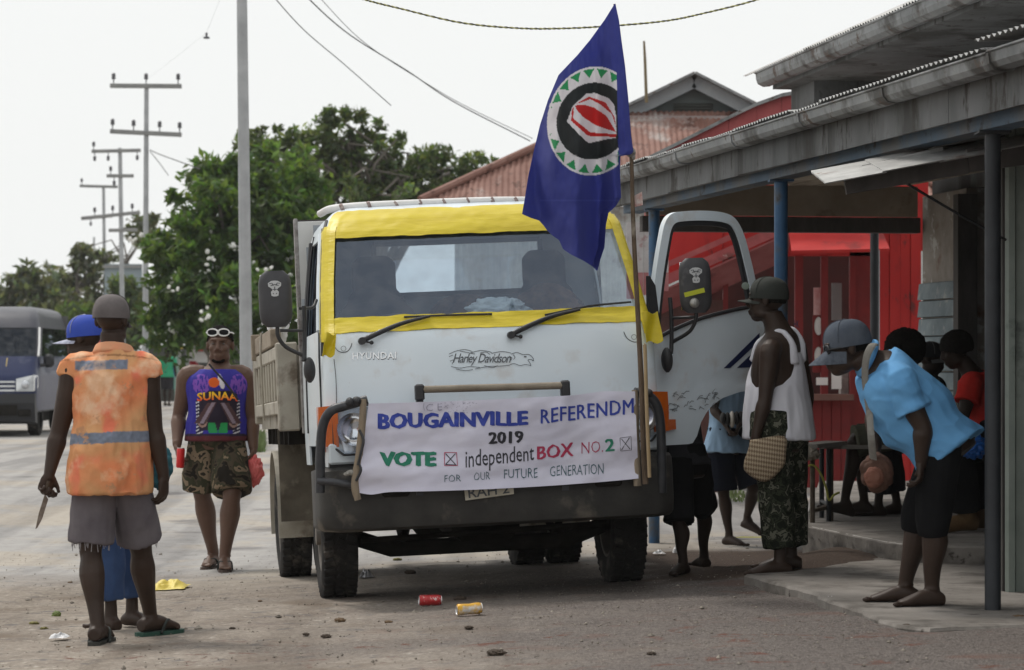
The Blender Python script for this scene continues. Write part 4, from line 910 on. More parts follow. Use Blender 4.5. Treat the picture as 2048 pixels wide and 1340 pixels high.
for px, py, y_ in ((619, 740, -.72), (1334, 720, -.62)):
    c = TP(px, py, y_); r_ = []
    for k in range(11): t = -1+2*k/10; s_ = math.sqrt(max(.05, 1-t*t)); r_.append([V((c.x+.036*s_*math.cos(a), c.y+.045*s_*math.sin(a), c.z+.075*t)) for a in lin(0, 2*math.pi, 13)[:-1]])
    tb(MB().loft(r_), 'lower_mirror', blackp, smooth=50)
# ---- the open right-hand door
HA = R(56); hg = V((.985, -.60, 0)); dd_ = V((math.sin(HA), math.cos(HA), 0)); dn = V((math.cos(HA), -math.sin(HA), 0))
def DP(s, z, off=0): return hg+dd_*s+dn*(off-max(0, z-1.5)*.11)+V((0, 0, z))
sill = [(.02, 1.43), (.12, 1.475), (.25, 1.52), (.5, 1.585), (.8, 1.635), (1.06, 1.665)]
low = [(0, .83), (.36, .83), (.40, .86), (.44, .95), (.52, 1.04), (.64, 1.10), (.8, 1.135), (1.06, 1.15)]
dm = MB(); ns = 26; rows = []
for k in range(13):
    t = k/12; row = []
    for i in range(ns+1):
        s_ = 1.06*i/ns; z0 = float(np.interp(s_, [a for a, b in low], [b for a, b in low])); z1 = float(np.interp(s_, [a for a, b in sill], [b for a, b in sill])); z = z0+(z1-z0)*t
        crease = -.014*math.exp(-((z-1.22)/.02)**2)+.006*math.sin(t*math.pi); row.append(DP(s_, z, crease))
    rows.append(row)
dm.loft(rows, False, False); door = tb(dm, 'door', white, smooth=40, solid=.035)
fr = [(.01, 1.40), (.05, 1.56), (.14, 1.84), (.235, 2.08), (.29, 2.19), (.36, 2.245), (.47, 2.262), (.65, 2.268), (.82, 2.258), (.92, 2.22), (.98, 2.12), (1.015, 1.95), (1.035, 1.8), (1.05, 1.62)]
fc = [(a, b) for a, b in sp_(fr, 5)]
def band(w0, off0, off1, shrink):
    m_ = MB(); rings = []
    for i, (a, b) in enumerate(fc):
        d = V((fc[min(i+1, len(fc)-1)][0]-fc[max(i-1, 0)][0], fc[min(i+1, len(fc)-1)][1]-fc[max(i-1, 0)][1], 0)).normalized(); nx, nz_ = d.y, -d.x
        rings.append([DP(a+nx*(shrink), b+nz_*shrink, off0), DP(a+nx*(shrink), b+nz_*shrink, off1), DP(a+nx*(shrink+w0), b+nz_*(shrink+w0), off1), DP(a+nx*(shrink+w0), b+nz_*(shrink+w0), off0)])
    m_.loft(rings); return m_
tb(band(.062, -.03, .006, .0), 'window_frame', white, door, smooth=40)
tb(band(.03, -.028, -.004, .062), 'window_seal', blackp, door, smooth=40)
tb(MB().tube([DP(a, b+.012, .004) for a, b in sill], .013, 6, sm=3), 'sill_seal', blackp, door)
gl_ = MB(); gl_.loft([[DP(a, b+(1.60+.05*a-b)*t if b < 1.62 else b+.02*t, -.015) for a, b in sill] for t in lin(0, 1, 4)], False, False); tb(gl_, 'lowered_glass', clear, door)
tb(MB().hull([DP(s_, z, o_) for s_, z in ((.03, 1.44), (.13, 1.49), (.13, 1.80), (.09, 1.86)) for o_ in (-.02, .012)]), 'quarter_panel', blackp, door)
def ddecal(name, polys, m, off=.010):
    m_ = MB()
    for pl in polys: m_.add([DP(a, b, off) for a, b in pl], [tuple(range(len(pl)))])
    return tb(m_, name, m, door, fix=False)
navy = mat('navy stripe', (.012, .02, .075), rough=.4)
ddecal('stripe', [[(.66, 1.285), (.72, 1.285), (1.0, 1.45), (1.0, 1.50)], [(.78, 1.285), (1.05, 1.285), (1.05, 1.46), (1.0, 1.42)]], navy)
v_ = []; f_ = []; rgd = random.Random(4)
for i in range(46):
    a = rgd.uniform(.08, .60); b = rgd.uniform(1.035, 1.14); an = rgd.uniform(-.5, 1.0); l = rgd.uniform(.02, .07)
    a_, b_ = stroke([(a, b), (a+l*.5*math.cos(an), b+l*.5*math.sin(an)+.006), (a+l*math.cos(an), b+l*math.sin(an)*.7)], .0034); k0 = len(v_); v_ += a_; f_ += [tuple(j+k0 for j in q) for q in b_]
m_ = MB(); m_.add([DP(a, min(b, 1.16), .010) for a, b in v_], f_); tb(m_, 'sticker_scrawl', ink, door, fix=False)['kind'] = 'stuff'
tb(MB().hull([DP(s_, z, o_) for s_, z in ((.02, .99), (.02, .91), (.20, .925), (.20, .985)) for o_ in (.0, .028)]), 'door_indicator', om, door)
for z in (1.0, 1.35): tb(MB().tube([hg+V((0, 0, z-.04)), hg+V((0, 0, z+.04))], .02, 8), 'hinge', white, door)
tb(MB().hull([DP(s_, z, o_) for s_, z in ((.05, 1.48), (1.02, 1.50), (1.02, 1.2), (.45, 1.16), (.05, .95)) for o_ in (-.07, -.036)]), 'inner_trim', mat('door trim', (.09, .09, .095), (.13, .13, .13), 4, .8), door)
# ---- interior
dash = MB(); prof = [(-.84, 1.0), (-.86, 1.56), (-.75, 1.615), (-.55, 1.60), (-.46, 1.50), (-.44, 1.0)]
dash.prism(prof, lambda a, b, d: V((d, a, b)), -.9, .9); tb(dash, 'dashboard', mat('dash plastic', (.05, .052, .058), (.07, .07, .075), 4, .7))
seatm = mat('dark seat cloth', (.014, .014, .02), (.03, .028, .034), 9, .9, spec=.1, bump=.3); pat = mat('patterned seat cover', (.05, .02, .018), (.22, .10, .05), 22, .9, bump=.3)
for x, w, hd in ((-.53, .50, True), (.02, .46, False), (.56, .50, True)):
    st = tb(MB().box((x, .12, 1.28), (w, .5, .16), None, .05), 'seat', seatm)
    tb(MB().ell((x, .43, 1.58), (w*.54, .12, .31 if hd else .26), None, 24, 14), 'backrest', seatm if x < 0 else pat, st, smooth=60)
    tb(MB().ell((x, .42, 1.68), (w*.50, .125, .16), None, 20, 10), 'seat_cover', pat if x > 0 else seatm, st, smooth=60)
    if hd:
        sm3 = MB(); sm3.box((x, .50, 1.975), (.29, .12, .27), None, .06).box((x, .46, 1.78), (.36, .14, .25), None, .06).box((x, .42, 1.60), (.50, .16, .42), None, .07); hm_ = remesh(sm3, .014, 14, .5); shade(hm_); link('headrest', hm_, seatm, st, world=False)
sw = MB(); smx = Matrix.Translation((-.50, -.33, 1.56))@Matrix.Rotation(R(-35), 4, 'X'); sw.tube([smx@V((.21*math.cos(t), .21*math.sin(t), 0)) for t in lin(0, 2*math.pi, 33)], .014, 8)
for t in (0, 2.1, 4.2): sw.tube([smx@V((0, 0, -.03)), smx@V((.2*math.cos(t), .2*math.sin(t), 0))], .014, 6)
tb(sw, 'steering_wheel', blackp, smooth=60)
tb(MB().tube([V((-.50, -.33, 1.54)), V((-.50, -.62, 1.2))], .03, 8), 'steering_column', blackp)
# ---- wheels
TR = .385
def tyre_mesh(w):
    m_ = MB(); pr = [(.205, -w*.36), (.23, -w*.46), (.30, -w*.52), (.345, -w*.50), (.372, -w*.44), (.378, -w*.30), (.378, w*.30), (.372, w*.44), (.345, w*.5), (.30, w*.52), (.23, w*.46), (.205, w*.36)]
    m_.lathe(pr+[pr[0]], 48)
    for k in range(40):
        a = 2*math.pi*k/40
        for side in (-1, 1):
            aa = a+(.08 if side > 0 else 0); c = V((.376*math.cos(aa), .376*math.sin(aa), side*w*.32)); rot = Matrix.Rotation(aa, 3, 'Z')@Matrix.Rotation(side*.25, 3, 'X')
            m_.box(c, (.026, .040, w*.30), rot, .004)
        c = V((.376*math.cos(a+.04), .376*math.sin(a+.04), 0)); m_.box(c, (.024, .034, w*.2), Matrix.Rotation(a+.04, 3, 'Z')@Matrix.Rotation(.5, 3, 'X'), .004)
    return m_.mesh('tyre')
def rim_mesh(w, dish):
    m_ = MB(); m_.lathe([(.215, -w*.40), (.222, -w*.44), (.205, -w*.42), (.195, -w*.2), (.19, 0), (.16, dish), (.10, dish+.02), (.095, dish-.03), (.06, dish-.05), (.055, dish-.10), (.001, dish-.10)], 32); m_.lathe([(.195, 0), (.205, w*.42), (.222, w*.44), (.21, w*.38)], 32)
    return m_.mesh('rim')
tym = tyre_mesh(.215); tym.materials.append(rubber); shade(tym, 35)
rfm = rim_mesh(.215, -.02); rrm = rim_mesh(.215, .07)
for q in (rfm, rrm): q.materials.append(rimm); shade(q, 40)
nutm = MB().lathe([(.001, -.022), (.012, -.022), (.016, 0), (.016, .02)], 6).mesh('lug_nut'); nutm.materials.append(rimm)
holem = MB().lathe([(.001, 0), (.022, 0), (.024, .01)], 10).mesh('vent_hole'); holem.materials.append(under)
def tob(name, me, mtx, parent):
    o = bpy.data.objects.new(name, me); COL.objects.link(o); o.parent = parent; o.matrix_local = mtx; return o
def wheel(x, y, sx, rear=False, inner=False):
    r_ = bpy.data.objects.new('wheel', None); COL.objects.link(r_); r_.parent = truck; r_.empty_display_size = .1
    r_.matrix_local = Matrix.Translation((x, y, TR-.012))@Matrix.Rotation(R(90 if sx > 0 else -90), 4, 'Y')@Matrix.Rotation(random.random(), 4, 'Z')@Matrix.Scale(-1, 4, (0, 0, 1))
    tob('tyre', tym, Matrix(), r_); tob('rim', rrm if rear else rfm, Matrix(), r_)
    if not inner:
        for k in range(6):
            a = k*math.pi/3; tob('lug_nut', nutm, Matrix.Translation((.082*math.cos(a), .082*math.sin(a), -.05 if not rear else .02)), r_)
            tob('vent_hole', holem, Matrix.Translation((.14*math.cos(a+.5), .14*math.sin(a+.5), (-.028 if not rear else .05)))@Matrix.Diagonal((.8, 1.3, 1, 1)), r_)
WBASE = 2.78
for sx in (-1, 1):
    wheel(sx*.885, 0, sx); wheel(sx*.96, WBASE, sx, True); wheel(sx*.70, WBASE, sx, True, True)
# chassis and axles
ch = MB()
for sx in (-1, 1): ch.box2((sx*.36-.035, -.9, .62), (sx*.36+.035, 3.95, .80))
for y in (-.85, .3, 1.2, 2.1, 3.2, 3.9): ch.box2((-.36, y-.04, .64), (.36, y+.04, .78))
tb(ch, 'chassis', under)
ax = MB().tube([V((-.80, 0, .36)), V((-.55, 0, .27)), V((.55, 0, .27)), V((.80, 0, .36))], .05, 8); ax.tube([V((-.95, 0, TR)), V((-.78, 0, TR))], .07, 10).tube([V((.95, 0, TR)), V((.78, 0, TR))], .07, 10)
tb(ax, 'front_axle', under); tb(MB().tube([V((-.9, WBASE, TR)), V((.9, WBASE, TR))], .065, 10).ell((.02, WBASE-.05, TR), (.17, .2, .18)), 'rear_axle', under)
for sx in (-1, 1):
    for k in range(3):
        tb(MB().tube([V((sx*.47, -.62+.1*k, .52-.02*k)), V((sx*.47, 0, .36-.022*k)), V((sx*.47, .62-.1*k, .52-.02*k))], .02, 6, sm=4, flat=.5), 'spring_leaf', under)
tb(MB().box((.02, .15, .47), (.42, .8, .34), None, .06), 'engine_sump', under); tb(MB().box2((-.62, -.55, .47), (.62, -.47, .56)), 'cross_member', under)
tb(MB().tube([V((-.75, -.28, .34)), V((.75, -.28, .37))], .018, 8), 'tie_rod', under)
tb(MB().box((.60, 1.3, .55), (.36, .7, .34), None, .06), 'fuel_tank', under)
for sx in (-1, 1): tb(MB().box2((sx*.97, -.92, .56), (sx*.80, -.42, .83)), 'splash_guard', under)
# wheel arches of the cab
for sx in (-1, 1):
    am = MB(); am.loft([[V((x, .49*math.cos(t), .40+.50*math.sin(t))) for t in lin(R(5), R(175), 14)] for x in (sx*.72, sx*.97)], False, False); tb(am, 'wheel_arch', under, solid=.012)
# ---- tray
TX = 1.12; T0, T1 = 1.0, 3.85; ZB, ZT = 1.13, 1.575
tb(MB().box2((-TX+.03, T0, 1.04), (TX-.03, T1, 1.13)), 'tray_floor', beige)
for y in np.arange(T0+.2, T1, .45): tb(MB().box2((-TX+.05, y-.03, .93), (TX-.05, y+.03, 1.04)), 'tray_bearer', under)
for sx in (-1, 1): tb(MB().box2((sx*.42, T0+.1, .80), (sx*.30, T1-.1, .93)), 'subframe', under)
for sx in (-1, 1):
    x0 = sx*(TX-.03)
    pnl = tb(MB().box2((x0-.012, T0+.06, ZB), (x0+.012, T1, ZT)), 'side_gate', beige)
    for z0, z1 in ((ZB, ZB+.09), (ZT-.09, ZT)): tb(MB().box2((x0-.02 if sx > 0 else x0-.045, T0+.06, z0), (x0+.045 if sx > 0 else x0+.02, T1, z1), .008), 'gate_rail', beige, pnl)
    for y in np.arange(T0+.22, T1-.1, .30): tb(MB().box2((x0 if sx > 0 else x0-.040, y-.035, ZB+.09), (x0+.040 if sx > 0 else x0, y+.035, ZT-.09), .006), 'gate_rib', beige, pnl)
    tb(MB().box2((sx*(TX+.02), T0-.02, 1.02), (sx*(TX-.12), T0+.09, ZT+.02), .01), 'corner_post', beige)
    tb(MB().box2((sx*(TX+.02), T1-.06, ZB-.05), (sx*(TX-.06), T1+.02, ZT), .01), 'rear_post', beige)
    tb(MB().box2((sx*(TX+.02), T0+.5, ZT+.01), (sx*(TX-.05), T1+.15, ZT+.13), .008), 'top_plank', woodm)
    tb(MB().box2((sx*(TX+.045), T1-.42, ZT-.03), (sx*(TX-.02), T1-.33, ZT+.16), .006), 'bracket', woodm)
    tb(MB().tube([V((sx*(TX+.025), T0+1.5, ZT+.14)), V((sx*(TX+.035), T0+1.5, ZT)), V((sx*(TX+.03), T0+1.5, ZB-.03))], .008, 6), 'hook_rod', beige)
tb(MB().box2((-TX, T0-.0, ZB), (TX, T0+.03, ZT)), 'front_gate', beige); tb(MB().box2((-TX, T1-.03, ZB), (TX, T1, ZT)), 'tailgate', beige)
# headboard uprights behind the cab
hb0 = TP(575, 446, .92)
for sx in (-1, 1): 
    hp = tb(MB().box2((sx*.76, .88, 1.0), (sx*.985, .93, 2.37), .01), 'headboard_panel', mat('speckled white panel', (.55, .56, .55), (.62, .62, .61), 3, .6, stain2=(.16, .10, .08), s2scale=22, s2thr=.68))
    tb(MB().box2((sx*.995, .875, 1.0), (sx*.97, .945, 2.385), .004), 'edge_strip', mat('dark rust edge', (.10, .08, .075), (.4, .39, .38), 14, .7), hp)
tb(MB().box2((-.985, .88, 1.0), (.985, .93, 1.75), .01), 'headboard_panel', mat('speckled white panel', (.5, .5, .5))); tb(MB().box2((-.985, .885, 2.33), (.985, .925, 2.375)), 'headboard_rail', darkwood)
# rear mudguard on each side
for sx in (-1, 1):
    gd = MB(); prof = [(.47*math.cos(t)*1.02, TR+.50*math.sin(t)) for t in lin(R(-12), R(192), 20)]
    gd.loft([[V((x, WBASE-a, b)) for a, b in prof] for x in (sx*.56, sx*1.09)], False, False); tb(gd, 'mudguard', beige, solid=.012)
    tb(MB().box2((sx*.58, WBASE-.62, .40), (sx*1.08, WBASE-.60, 1.04)), 'mud_flap', mudm)
# number plate
plate = MB(); pl = [TP(931, 1001, -1.19), TP(1028, 988, -1.19), TP(1026, 964, -1.19), TP(928, 974, -1.19)]
plate.hull(pl+[p+V((0, .006, 0)) for p in pl]); po = tb(plate, 'number_plate', mat('worn plate', (.42, .38, .30), (.52, .48, .39), 20, .6))
vs, fs = fit_text('RAH 2', 0, 0, 1, 1, .012)
tb(MB().add([(pl[0].lerp(pl[1], .07+.84*u)).lerp(pl[3].lerp(pl[2], .07+.84*u), .14+.74*v)+V((0, -.004, 0)) for u, v in vs], fs), 'plate_letters', ink, po, fix=False)
# bull bar
steel = mat('worn black bar', (.035, .037, .042), (.07, .072, .08), 9, .42, .3, bump=.15, stain=(.14, .14, .14), sscale=12, sthr=.63)
tb(MB().tube([TP(640, 985, -1.1), TP(641, 900, -1.13), TP(646, 850, -1.15), TP(662, 822, -1.17), TP(690, 812, -1.18), TP(735, 799, -1.19)], .028, 10, sm=5), 'bull_bar', steel, smooth=60)
tb(MB().tube([TP(1324, 985, -1.1), TP(1323, 900, -1.13), TP(1320, 840, -1.15), TP(1312, 808, -1.17), TP(1296, 792, -1.18), TP(1268, 784, -1.19)], .028, 10, sm=5), 'bull_bar', steel, smooth=60)
tb(MB().tube([TP(636, 962, -1.12), TP(680, 966, -1.16), TP(730, 975, -1.16)], .022, 8, sm=3), 'bull_bar_brace', steel, smooth=60)
tb(MB().tube([TP(846, 779, -1.20), TP(1124, 771, -1.20)], .021, 12), 'cross_pipe', mat('worn brass pipe', (.19, .155, .115), (.28, .24, .185), 12, .5, .2, bump=.2), smooth=60)
for px, py in ((839, 785), (1130, 777)): tb(MB().box(TP(px, py, -1.19), (.052, .07, .095), None, .010), 'bar_bracket', blackp)
for px, py in ((839, 800), (1130, 790)): tb(MB().bar(TP(px, py, -1.18), TP(px, py+190, -1.14), .04, .05), 'bracket_arm', steel)
# ================================================================== BANNER on its two sticks
bc = dict(TL=(737, 807), TR=(1270, 783), BL=(714, 984), BR=(1277, 957))
def bpx(s, t):
    top = (bc['TL'][0]+(bc['TR'][0]-bc['TL'][0])*s, bc['TL'][1]+(bc['TR'][1]-bc['TL'][1])*s+(3*math.sin(s*math.pi)-7*max(0, (s-.72))*4*math.exp(-((s-.86)/.08)**2)))
    bot = (bc['BL'][0]+(bc['BR'][0]-bc['BL'][0])*s, bc['BL'][1]+(bc['BR'][1]-bc['BL'][1])*s+7*math.sin(s*math.pi)**.8+5*math.exp(-((s-.05)/.04)**2))
    return top[0]+(bot[0]-top[0])*t, top[1]+(bot[1]-top[1])*t
def byt(px, py):
    s = (px-720)/550; t = (py-790)/185
    d = .015*math.sin(s*9+t*1.5)+.012*math.sin(t*5-s*3)+.014*noise.noise(V((s*6, t*4, 0)))+.005*noise.noise(V((s*19+t*4, t*11, 3)))
    d += .012*math.sin((t-.1*s)*14)*math.exp(-((s-.03)/.12)**2)+.010*math.sin(t*12+s*5)*math.exp(-((s-1)/.12)**2)
    d += -.022*(math.exp(-((s-.215)/.03)**2)+math.exp(-((s-.745)/.03)**2))*math.exp(-(t/.3)**2)+.006*math.sin((t*3.2+s*1.1)*6)*math.exp(-((t-.95)/.22)**2)
    return -1.225+d
def BP(px, py, off=0): return TM@TP(px, py, byt(px, py)-off)
banner = empty('banner', BP(995, 985), 'white cloth referendum banner with hand painted blue and green letters across the truck front', 'banner')
cloth = mat('banner cloth', (.64, .63, .76), (.70, .69, .80), 4, .85, bump=.06, bscale=160, stain=(.60, .585, .69), sscale=3, sthr=.55, stain2=(.42, .36, .36), s2scale=8, s2thr=.70)
MB().grid(lambda s, t: BP(*bpx(s, t)), list(lin(0, 1, 110)), list(lin(0, 1, 44))).build('cloth', cloth, banner, smooth=80, solid=.002)
cblue = mat('banner blue paint', (.025, .045, .30), (.045, .075, .40), 25, .7); cgreen = mat('banner green paint', (.012, .16, .10), (.02, .22, .13), 30, .7); cblack = mat('banner black paint', (.02, .02, .03), (.045, .045, .055), 30, .7)
cred = mat('banner magenta paint', (.36, .025, .075), (.45, .04, .10), 30, .7); cteal = mat('banner teal marker', (.03, .10, .12), rough=.7); cfaint = mat('banner faint pencil', (.34, .33, .42), rough=.8)
def btext(name, txt, L_, R_, m, bold=.02, shear=0, space=1.0, fat=0.0):
    """L_: (x, ytop, ybottom) at the left end, R_ at the right end"""
    vs, fs = fit_text(txt, 0, 0, 1, 1, bold, shear, space); m_ = MB()
    for k in ((0,) if not fat else (-1, 0, 1)):
        q = []
        for u, v in vs:
            yt_ = L_[1]+(R_[1]-L_[1])*u; yb_ = L_[2]+(R_[2]-L_[2])*u
            jx = .55*noise.noise(V((u*37, v*3, len(txt)))); jy = .6*noise.noise(V((u*29, v*4, 9+len(txt))))
            q.append(BP(L_[0]+(R_[0]-L_[0])*u+k*fat+jx, yb_+(yt_-yb_)*v+.9*math.sin(u*23)+k*fat*.35+jy, .005+.0006*k))
        m_.add(q, fs)
    m_.build(name, m, banner, fix=False)
def bstroke(name, lines, w, m):
    m_ = MB()
    for pts in lines: a, b = stroke(pts, w); m_.add([BP(x, y, .005) for x, y in a], b)
    m_.build(name, m, banner, fix=False)
btext('lettering', 'BOUGAINVILLE', (757, 827, 858), (1055, 822, 850), cblue, .02, space=1.02, fat=1.7)
btext('lettering', 'REFERENDM', (1082, 819, 847), (1267, 797, 826), cblue, .0, space=1.06, fat=.7)
btext('lettering', '2019', (978, 864, 888), (1046, 861, 885), cblack, .01, fat=1.3)
btext('lettering', 'VOTE', (761, 904, 932), (871, 904, 932), cgreen, .02, fat=2.2)
btext('lettering', 'independent', (931, 901, 946), (1068, 890, 930), cblack, .004)
btext('lettering', 'BOX', (1075, 893, 919), (1146, 885, 912), cred, .0, fat=1.1)
btext('lettering', 'NO.', (1163, 884, 907), (1206, 881, 904), cred, -.012)
btext('lettering', '2', (1211, 879, 903), (1228, 877, 902), cgreen, .0, fat=1.2)
btext('lettering', 'FOR', (889, 951, 964), (922, 949, 963), cteal, -.012); btext('lettering', 'OUR', (948, 946, 961), (980, 943, 959), cteal, -.012)
btext('lettering', 'FUTURE', (1008, 939, 957), (1075, 936, 955), cteal, -.010); btext('lettering', 'GENERATION', (1100, 932, 952), (1207, 927, 948), cteal, -.010)
bstroke('tick_box', [[(889, 905), (913, 905), (915, 931), (889, 931), (889, 905)]], 1.6, cred); bstroke('tick_box', [[(891, 907), (911, 929)], [(911, 907), (891, 929)], [(891, 929), (913, 930)]], 1.8, cblack)
bstroke('tick_box', [[(1240, 876), (1262, 873), (1263, 900), (1241, 902), (1240, 876)]], 1.1, cblack); bstroke('tick_box', [[(1243, 878), (1260, 898)], [(1259, 875), (1243, 900)]], 1.5, cblack)
btext('faint_lettering', 'C E', (852, 808, 822), (884, 807, 821), cfaint, -.01); bstroke('faint_lettering', [[(848, 806), (847, 814), (849, 821)]], .9, cfaint)
rgd = random.Random(9); bstroke('faint_lettering', [[(x, y), (x+rgd.uniform(1, 3), y+rgd.uniform(-.5, .5))] for x, y in [(rgd.uniform(888, 952), rgd.uniform(804, 826)) for _ in range(46)]], 1.0, cfaint)
stickm = mat('banner stick', (.22, .17, .12), (.32, .26, .19), 14, .85, bump=.6, stretch=(1, 1, .25), stain=(.12, .09, .065), sscale=9)
for pts, lab in (([(727, 798), (724, 850), (718, 910), (710, 970), (716, 1000)], 'rough stick holding the banner edge beside the headlight'), ([(1270, 780), (1271, 850), (1273, 910), (1275, 972)], 'rough stick holding the banner edge beside the flag pole')):
    q = [TM@TP(a, b, -1.205) for a, b in pts]; tag(MB().tube(q, [.020, .021, .022, .024, .02][:len(q)], 9, sm=4).build('banner_stick', stickm, origin=q[-1], smooth=60), lab, 'stick')
for pts in ([(716, 930, -1.23), (722, 905, -1.24), (727, 880, -1.24), (719, 860, -1.22)], [(722, 800, -1.22), (708, 806, -1.215), (700, 800, -1.215)], [(712, 962, -1.23), (722, 940, -1.235), (716, 925, -1.21)]):
    tb(MB().tube([TP(*p) for p in pts], .008, 6, sm=4), 'tie_strap', blackp)
for (px, py) in ((700, 805), (714, 802), (1288, 790), (1296, 786), (1282, 783)): tb(MB().ell(TP(px, py, -1.20), (.03, .035, .026), Matrix.Rotation(random.random()*3, 3, 'Y')), 'tie_knot', blackp)
tb(MB().ell(TP(702, 945, -1.2), (.03, .02, .016)).ell(TP(694, 948, -1.2), (.02, .02, .012)).ell(TP(709, 950, -1.2), (.016, .02, .012)), 'tie_knot', mat('pale rope knot', (.42, .40, .36), (.2, .19, .17), 60, .9, bump=.6))
# ================================================================== FLAG AND POLE
YF = 16.40
fp = [P(a, b, YF+d) for a, b, d in ((1291, 968, .03), (1286, 870, .02), (1284, 790, .0), (1277, 650, 0), (1269, 500, 0), (1265, 400, 0), (1262, 305, 0), (1248, 160, 0), (1236, 60, 0), (1229, 8, 0))]
tag(MB().tube(fp, [.018, .017, .016, .015, .0135, .0125, .0115, .010, .009, .007], 9, sm=5).build('flag_pole', mat('bark covered pole', (.075, .05, .032), (.15, .105, .07), 18, .85, bump=.7, stretch=(1, 1, .4), stain=(.32, .28, .22), sscale=10, sthr=.6), origin=fp[0], smooth=60), 'crooked wooden branch pole carrying the flag at the truck corner', 'pole')
q = [P(a, b, YF-.06) for a, b in ((1299, 955), (1296, 880), (1293, 800), (1290, 700), (1288, 690))]
tag(MB().tube(q, .011, 8, sm=3).build('bamboo_cane', mat('split bamboo', (.33, .23, .12), (.42, .31, .18), 16, .6, stretch=(1, 1, .3)), origin=q[0]), 'pale split bamboo cane tied beside the flag pole', 'cane')
rowsL = [(8, 1229), (40, 1209), (80, 1180), (110, 1155), (150, 1117), (200, 1096), (250, 1080), (300, 1068), (350, 1057), (400, 1049), (428, 1044), (436, 1062), (441, 1078), (452, 1088), (462, 1095), (472, 1106), (480, 1118), (498, 1126), (508, 1140), (520, 1164), (532, 1184), (541, 1193)]
rowsR = [(8, 1231), (40, 1238), (80, 1243), (130, 1250), (200, 1257), (270, 1262), (303, 1267), (309, 1262), (312, 1241), (340, 1240), (395, 1242), (412, 1232), (426, 1217), (450, 1212), (480, 1210), (495, 1209), (515, 1202), (541, 1195)]
def fedge(T, y): return float(np.interp(y, [t[0] for t in T], [t[1] for t in T]))
def fdepth(x, y):
    t = (y-8)/533; f = min(1, max(0, t*2.2)); c = x-1229-(y-8)*.11
    d = f*(.11*math.sin(c/19+.6+y*.004)+.04*math.sin(c/9.5+y*.012+2))
    d -= .17*f*sst(0, 1, (1150-.25*(y-150)-x)/55)*1.0
    if y > 300: d += .05*math.sin((x-1120)/17)*sst(300, 430, y)
    d += .03*noise.noise(V((x*.035, y*.018, 2)))+.012*noise.noise(V((x*.11, y*.04, 5)))
    return YF-.02-d*.9*min(1, abs(x-fedge(rowsR, y))/14+.12)
def inpoly(x, y, pl):
    c = False; j = len(pl)-1
    for i in range(len(pl)):
        if (pl[i][1] > y) != (pl[j][1] > y) and x < (pl[j][0]-pl[i][0])*(y-pl[i][1])/(pl[j][1]-pl[i][1])+pl[i][0]: c = not c
        j = i
    return c
zf = lambda pts: [(1000+a/2.393, b/2.393) for a, b in pts]
hexw = zf([(320, 582), (348, 508), (415, 447), (455, 445), (520, 470), (546, 500), (556, 560), (556, 660), (500, 668), (425, 686), (395, 660)])
reds = [zf([(357, 505), (398, 500), (450, 515), (510, 555), (556, 632), (510, 618), (455, 598), (400, 562), (370, 530)]), zf([(360, 500), (425, 462), (505, 490), (548, 560), (556, 612), (535, 545), (480, 500), (432, 474), (390, 490)]), zf([(345, 520), (354, 512), (350, 566), (432, 634), (556, 642), (556, 656), (440, 652), (420, 650), (340, 578)])]
fblue = (.036, .046, .25)
def fcol(x, y):
    if x > 1233.5+.02*(y-150): return fblue
    xx = x-(1186-.05*(y-242)); yy = y-242; a = math.hypot(xx/92, yy/109); an = math.atan2(yy/109, xx/92)
    if a > 1.0: 
        if 400 < y < 403 and x > 1080: return (.05, .065, .30)
        return fblue
    if inpoly(x, y, hexw):
        return (.48, .018, .018) if any(inpoly(x, y, p) for p in reds) else (.68, .66, .70)
    b = math.hypot(xx/73, yy/77)
    if b < 1: return (.018, .022, .024)
    if abs(math.sin(an)) > .25:
        k = (an/(2*math.pi)*20) % 1; rr = (a-.79)/.17        # triangles in the ring, tips toward the middle
        if 0 < rr < 1 and abs(k-.5) < .42*rr: return (.02, .26, .09)
    return (.68, .66, .70)
ny, nx = 330, 120; vs = []; cols = []
for j in range(ny):
    y = 8+533*j/(ny-1); xl = fedge(rowsL, y); xr = fedge(rowsR, y)
    for i in range(nx):
        x = xl+(xr-xl)*i/(nx-1); vs.append(P(x, y, fdepth(x, y))); cols.append(fcol(x, y))
me = bpy.data.meshes.new('flag'); me.from_pydata([tuple(v) for v in vs], [], [(j*nx+i, j*nx+i+1, (j+1)*nx+i+1, (j+1)*nx+i) for j in range(ny-1) for i in range(nx-1)])
at = me.color_attributes.new('Col', 'FLOAT_COLOR', 'POINT'); buf = np.ones((len(vs), 4), np.float32); buf[:, :3] = cols; at.data.foreach_set('color', buf.ravel()); shade(me)
def flag_mat():
    m = leaf_mat('flag cloth', (1, 1, 1), .30); 
    for nd in m.node_tree.nodes:
        if nd.type == 'MIX' and nd != m.node_tree.nodes and abs(nd.inputs[7].default_value[0]-1.2) < .01: nd.inputs[7].default_value = (1, 1, 1, 1)
    m.node_tree.nodes['Principled BSDF'].inputs['Roughness'].default_value = .8; return m
link('flag', me, flag_mat(), origin=P(1260, 300, YF), label='dark blue flag with round black, white and green emblem hanging on the branch pole', cat='flag')
q = P(1262, 305, YF); tag(MB().ell(q, (.028, .026, .03)).ell(q+V((.012, 0, -.025)), (.014, .016, .02)).build('flag_tie', mat('frayed tie', (.10, .09, .08), (.35, .33, .3), 60, .9), origin=q), 'frayed knot tying the lower flag corner to its pole', 'knot')
tag(MB().hull([P(a, b, YF+.02+d) for a, b in ((1268, 392), (1284, 383), (1286, 410), (1270, 414)) for d in (0, .004)]).build('paper_tag', mat('paper tag', (.6, .58, .55), (.4, .15, .13), 25, .7), origin=P(1277, 400, YF)), 'small pale tag stuck to the branch pole', 'tag')
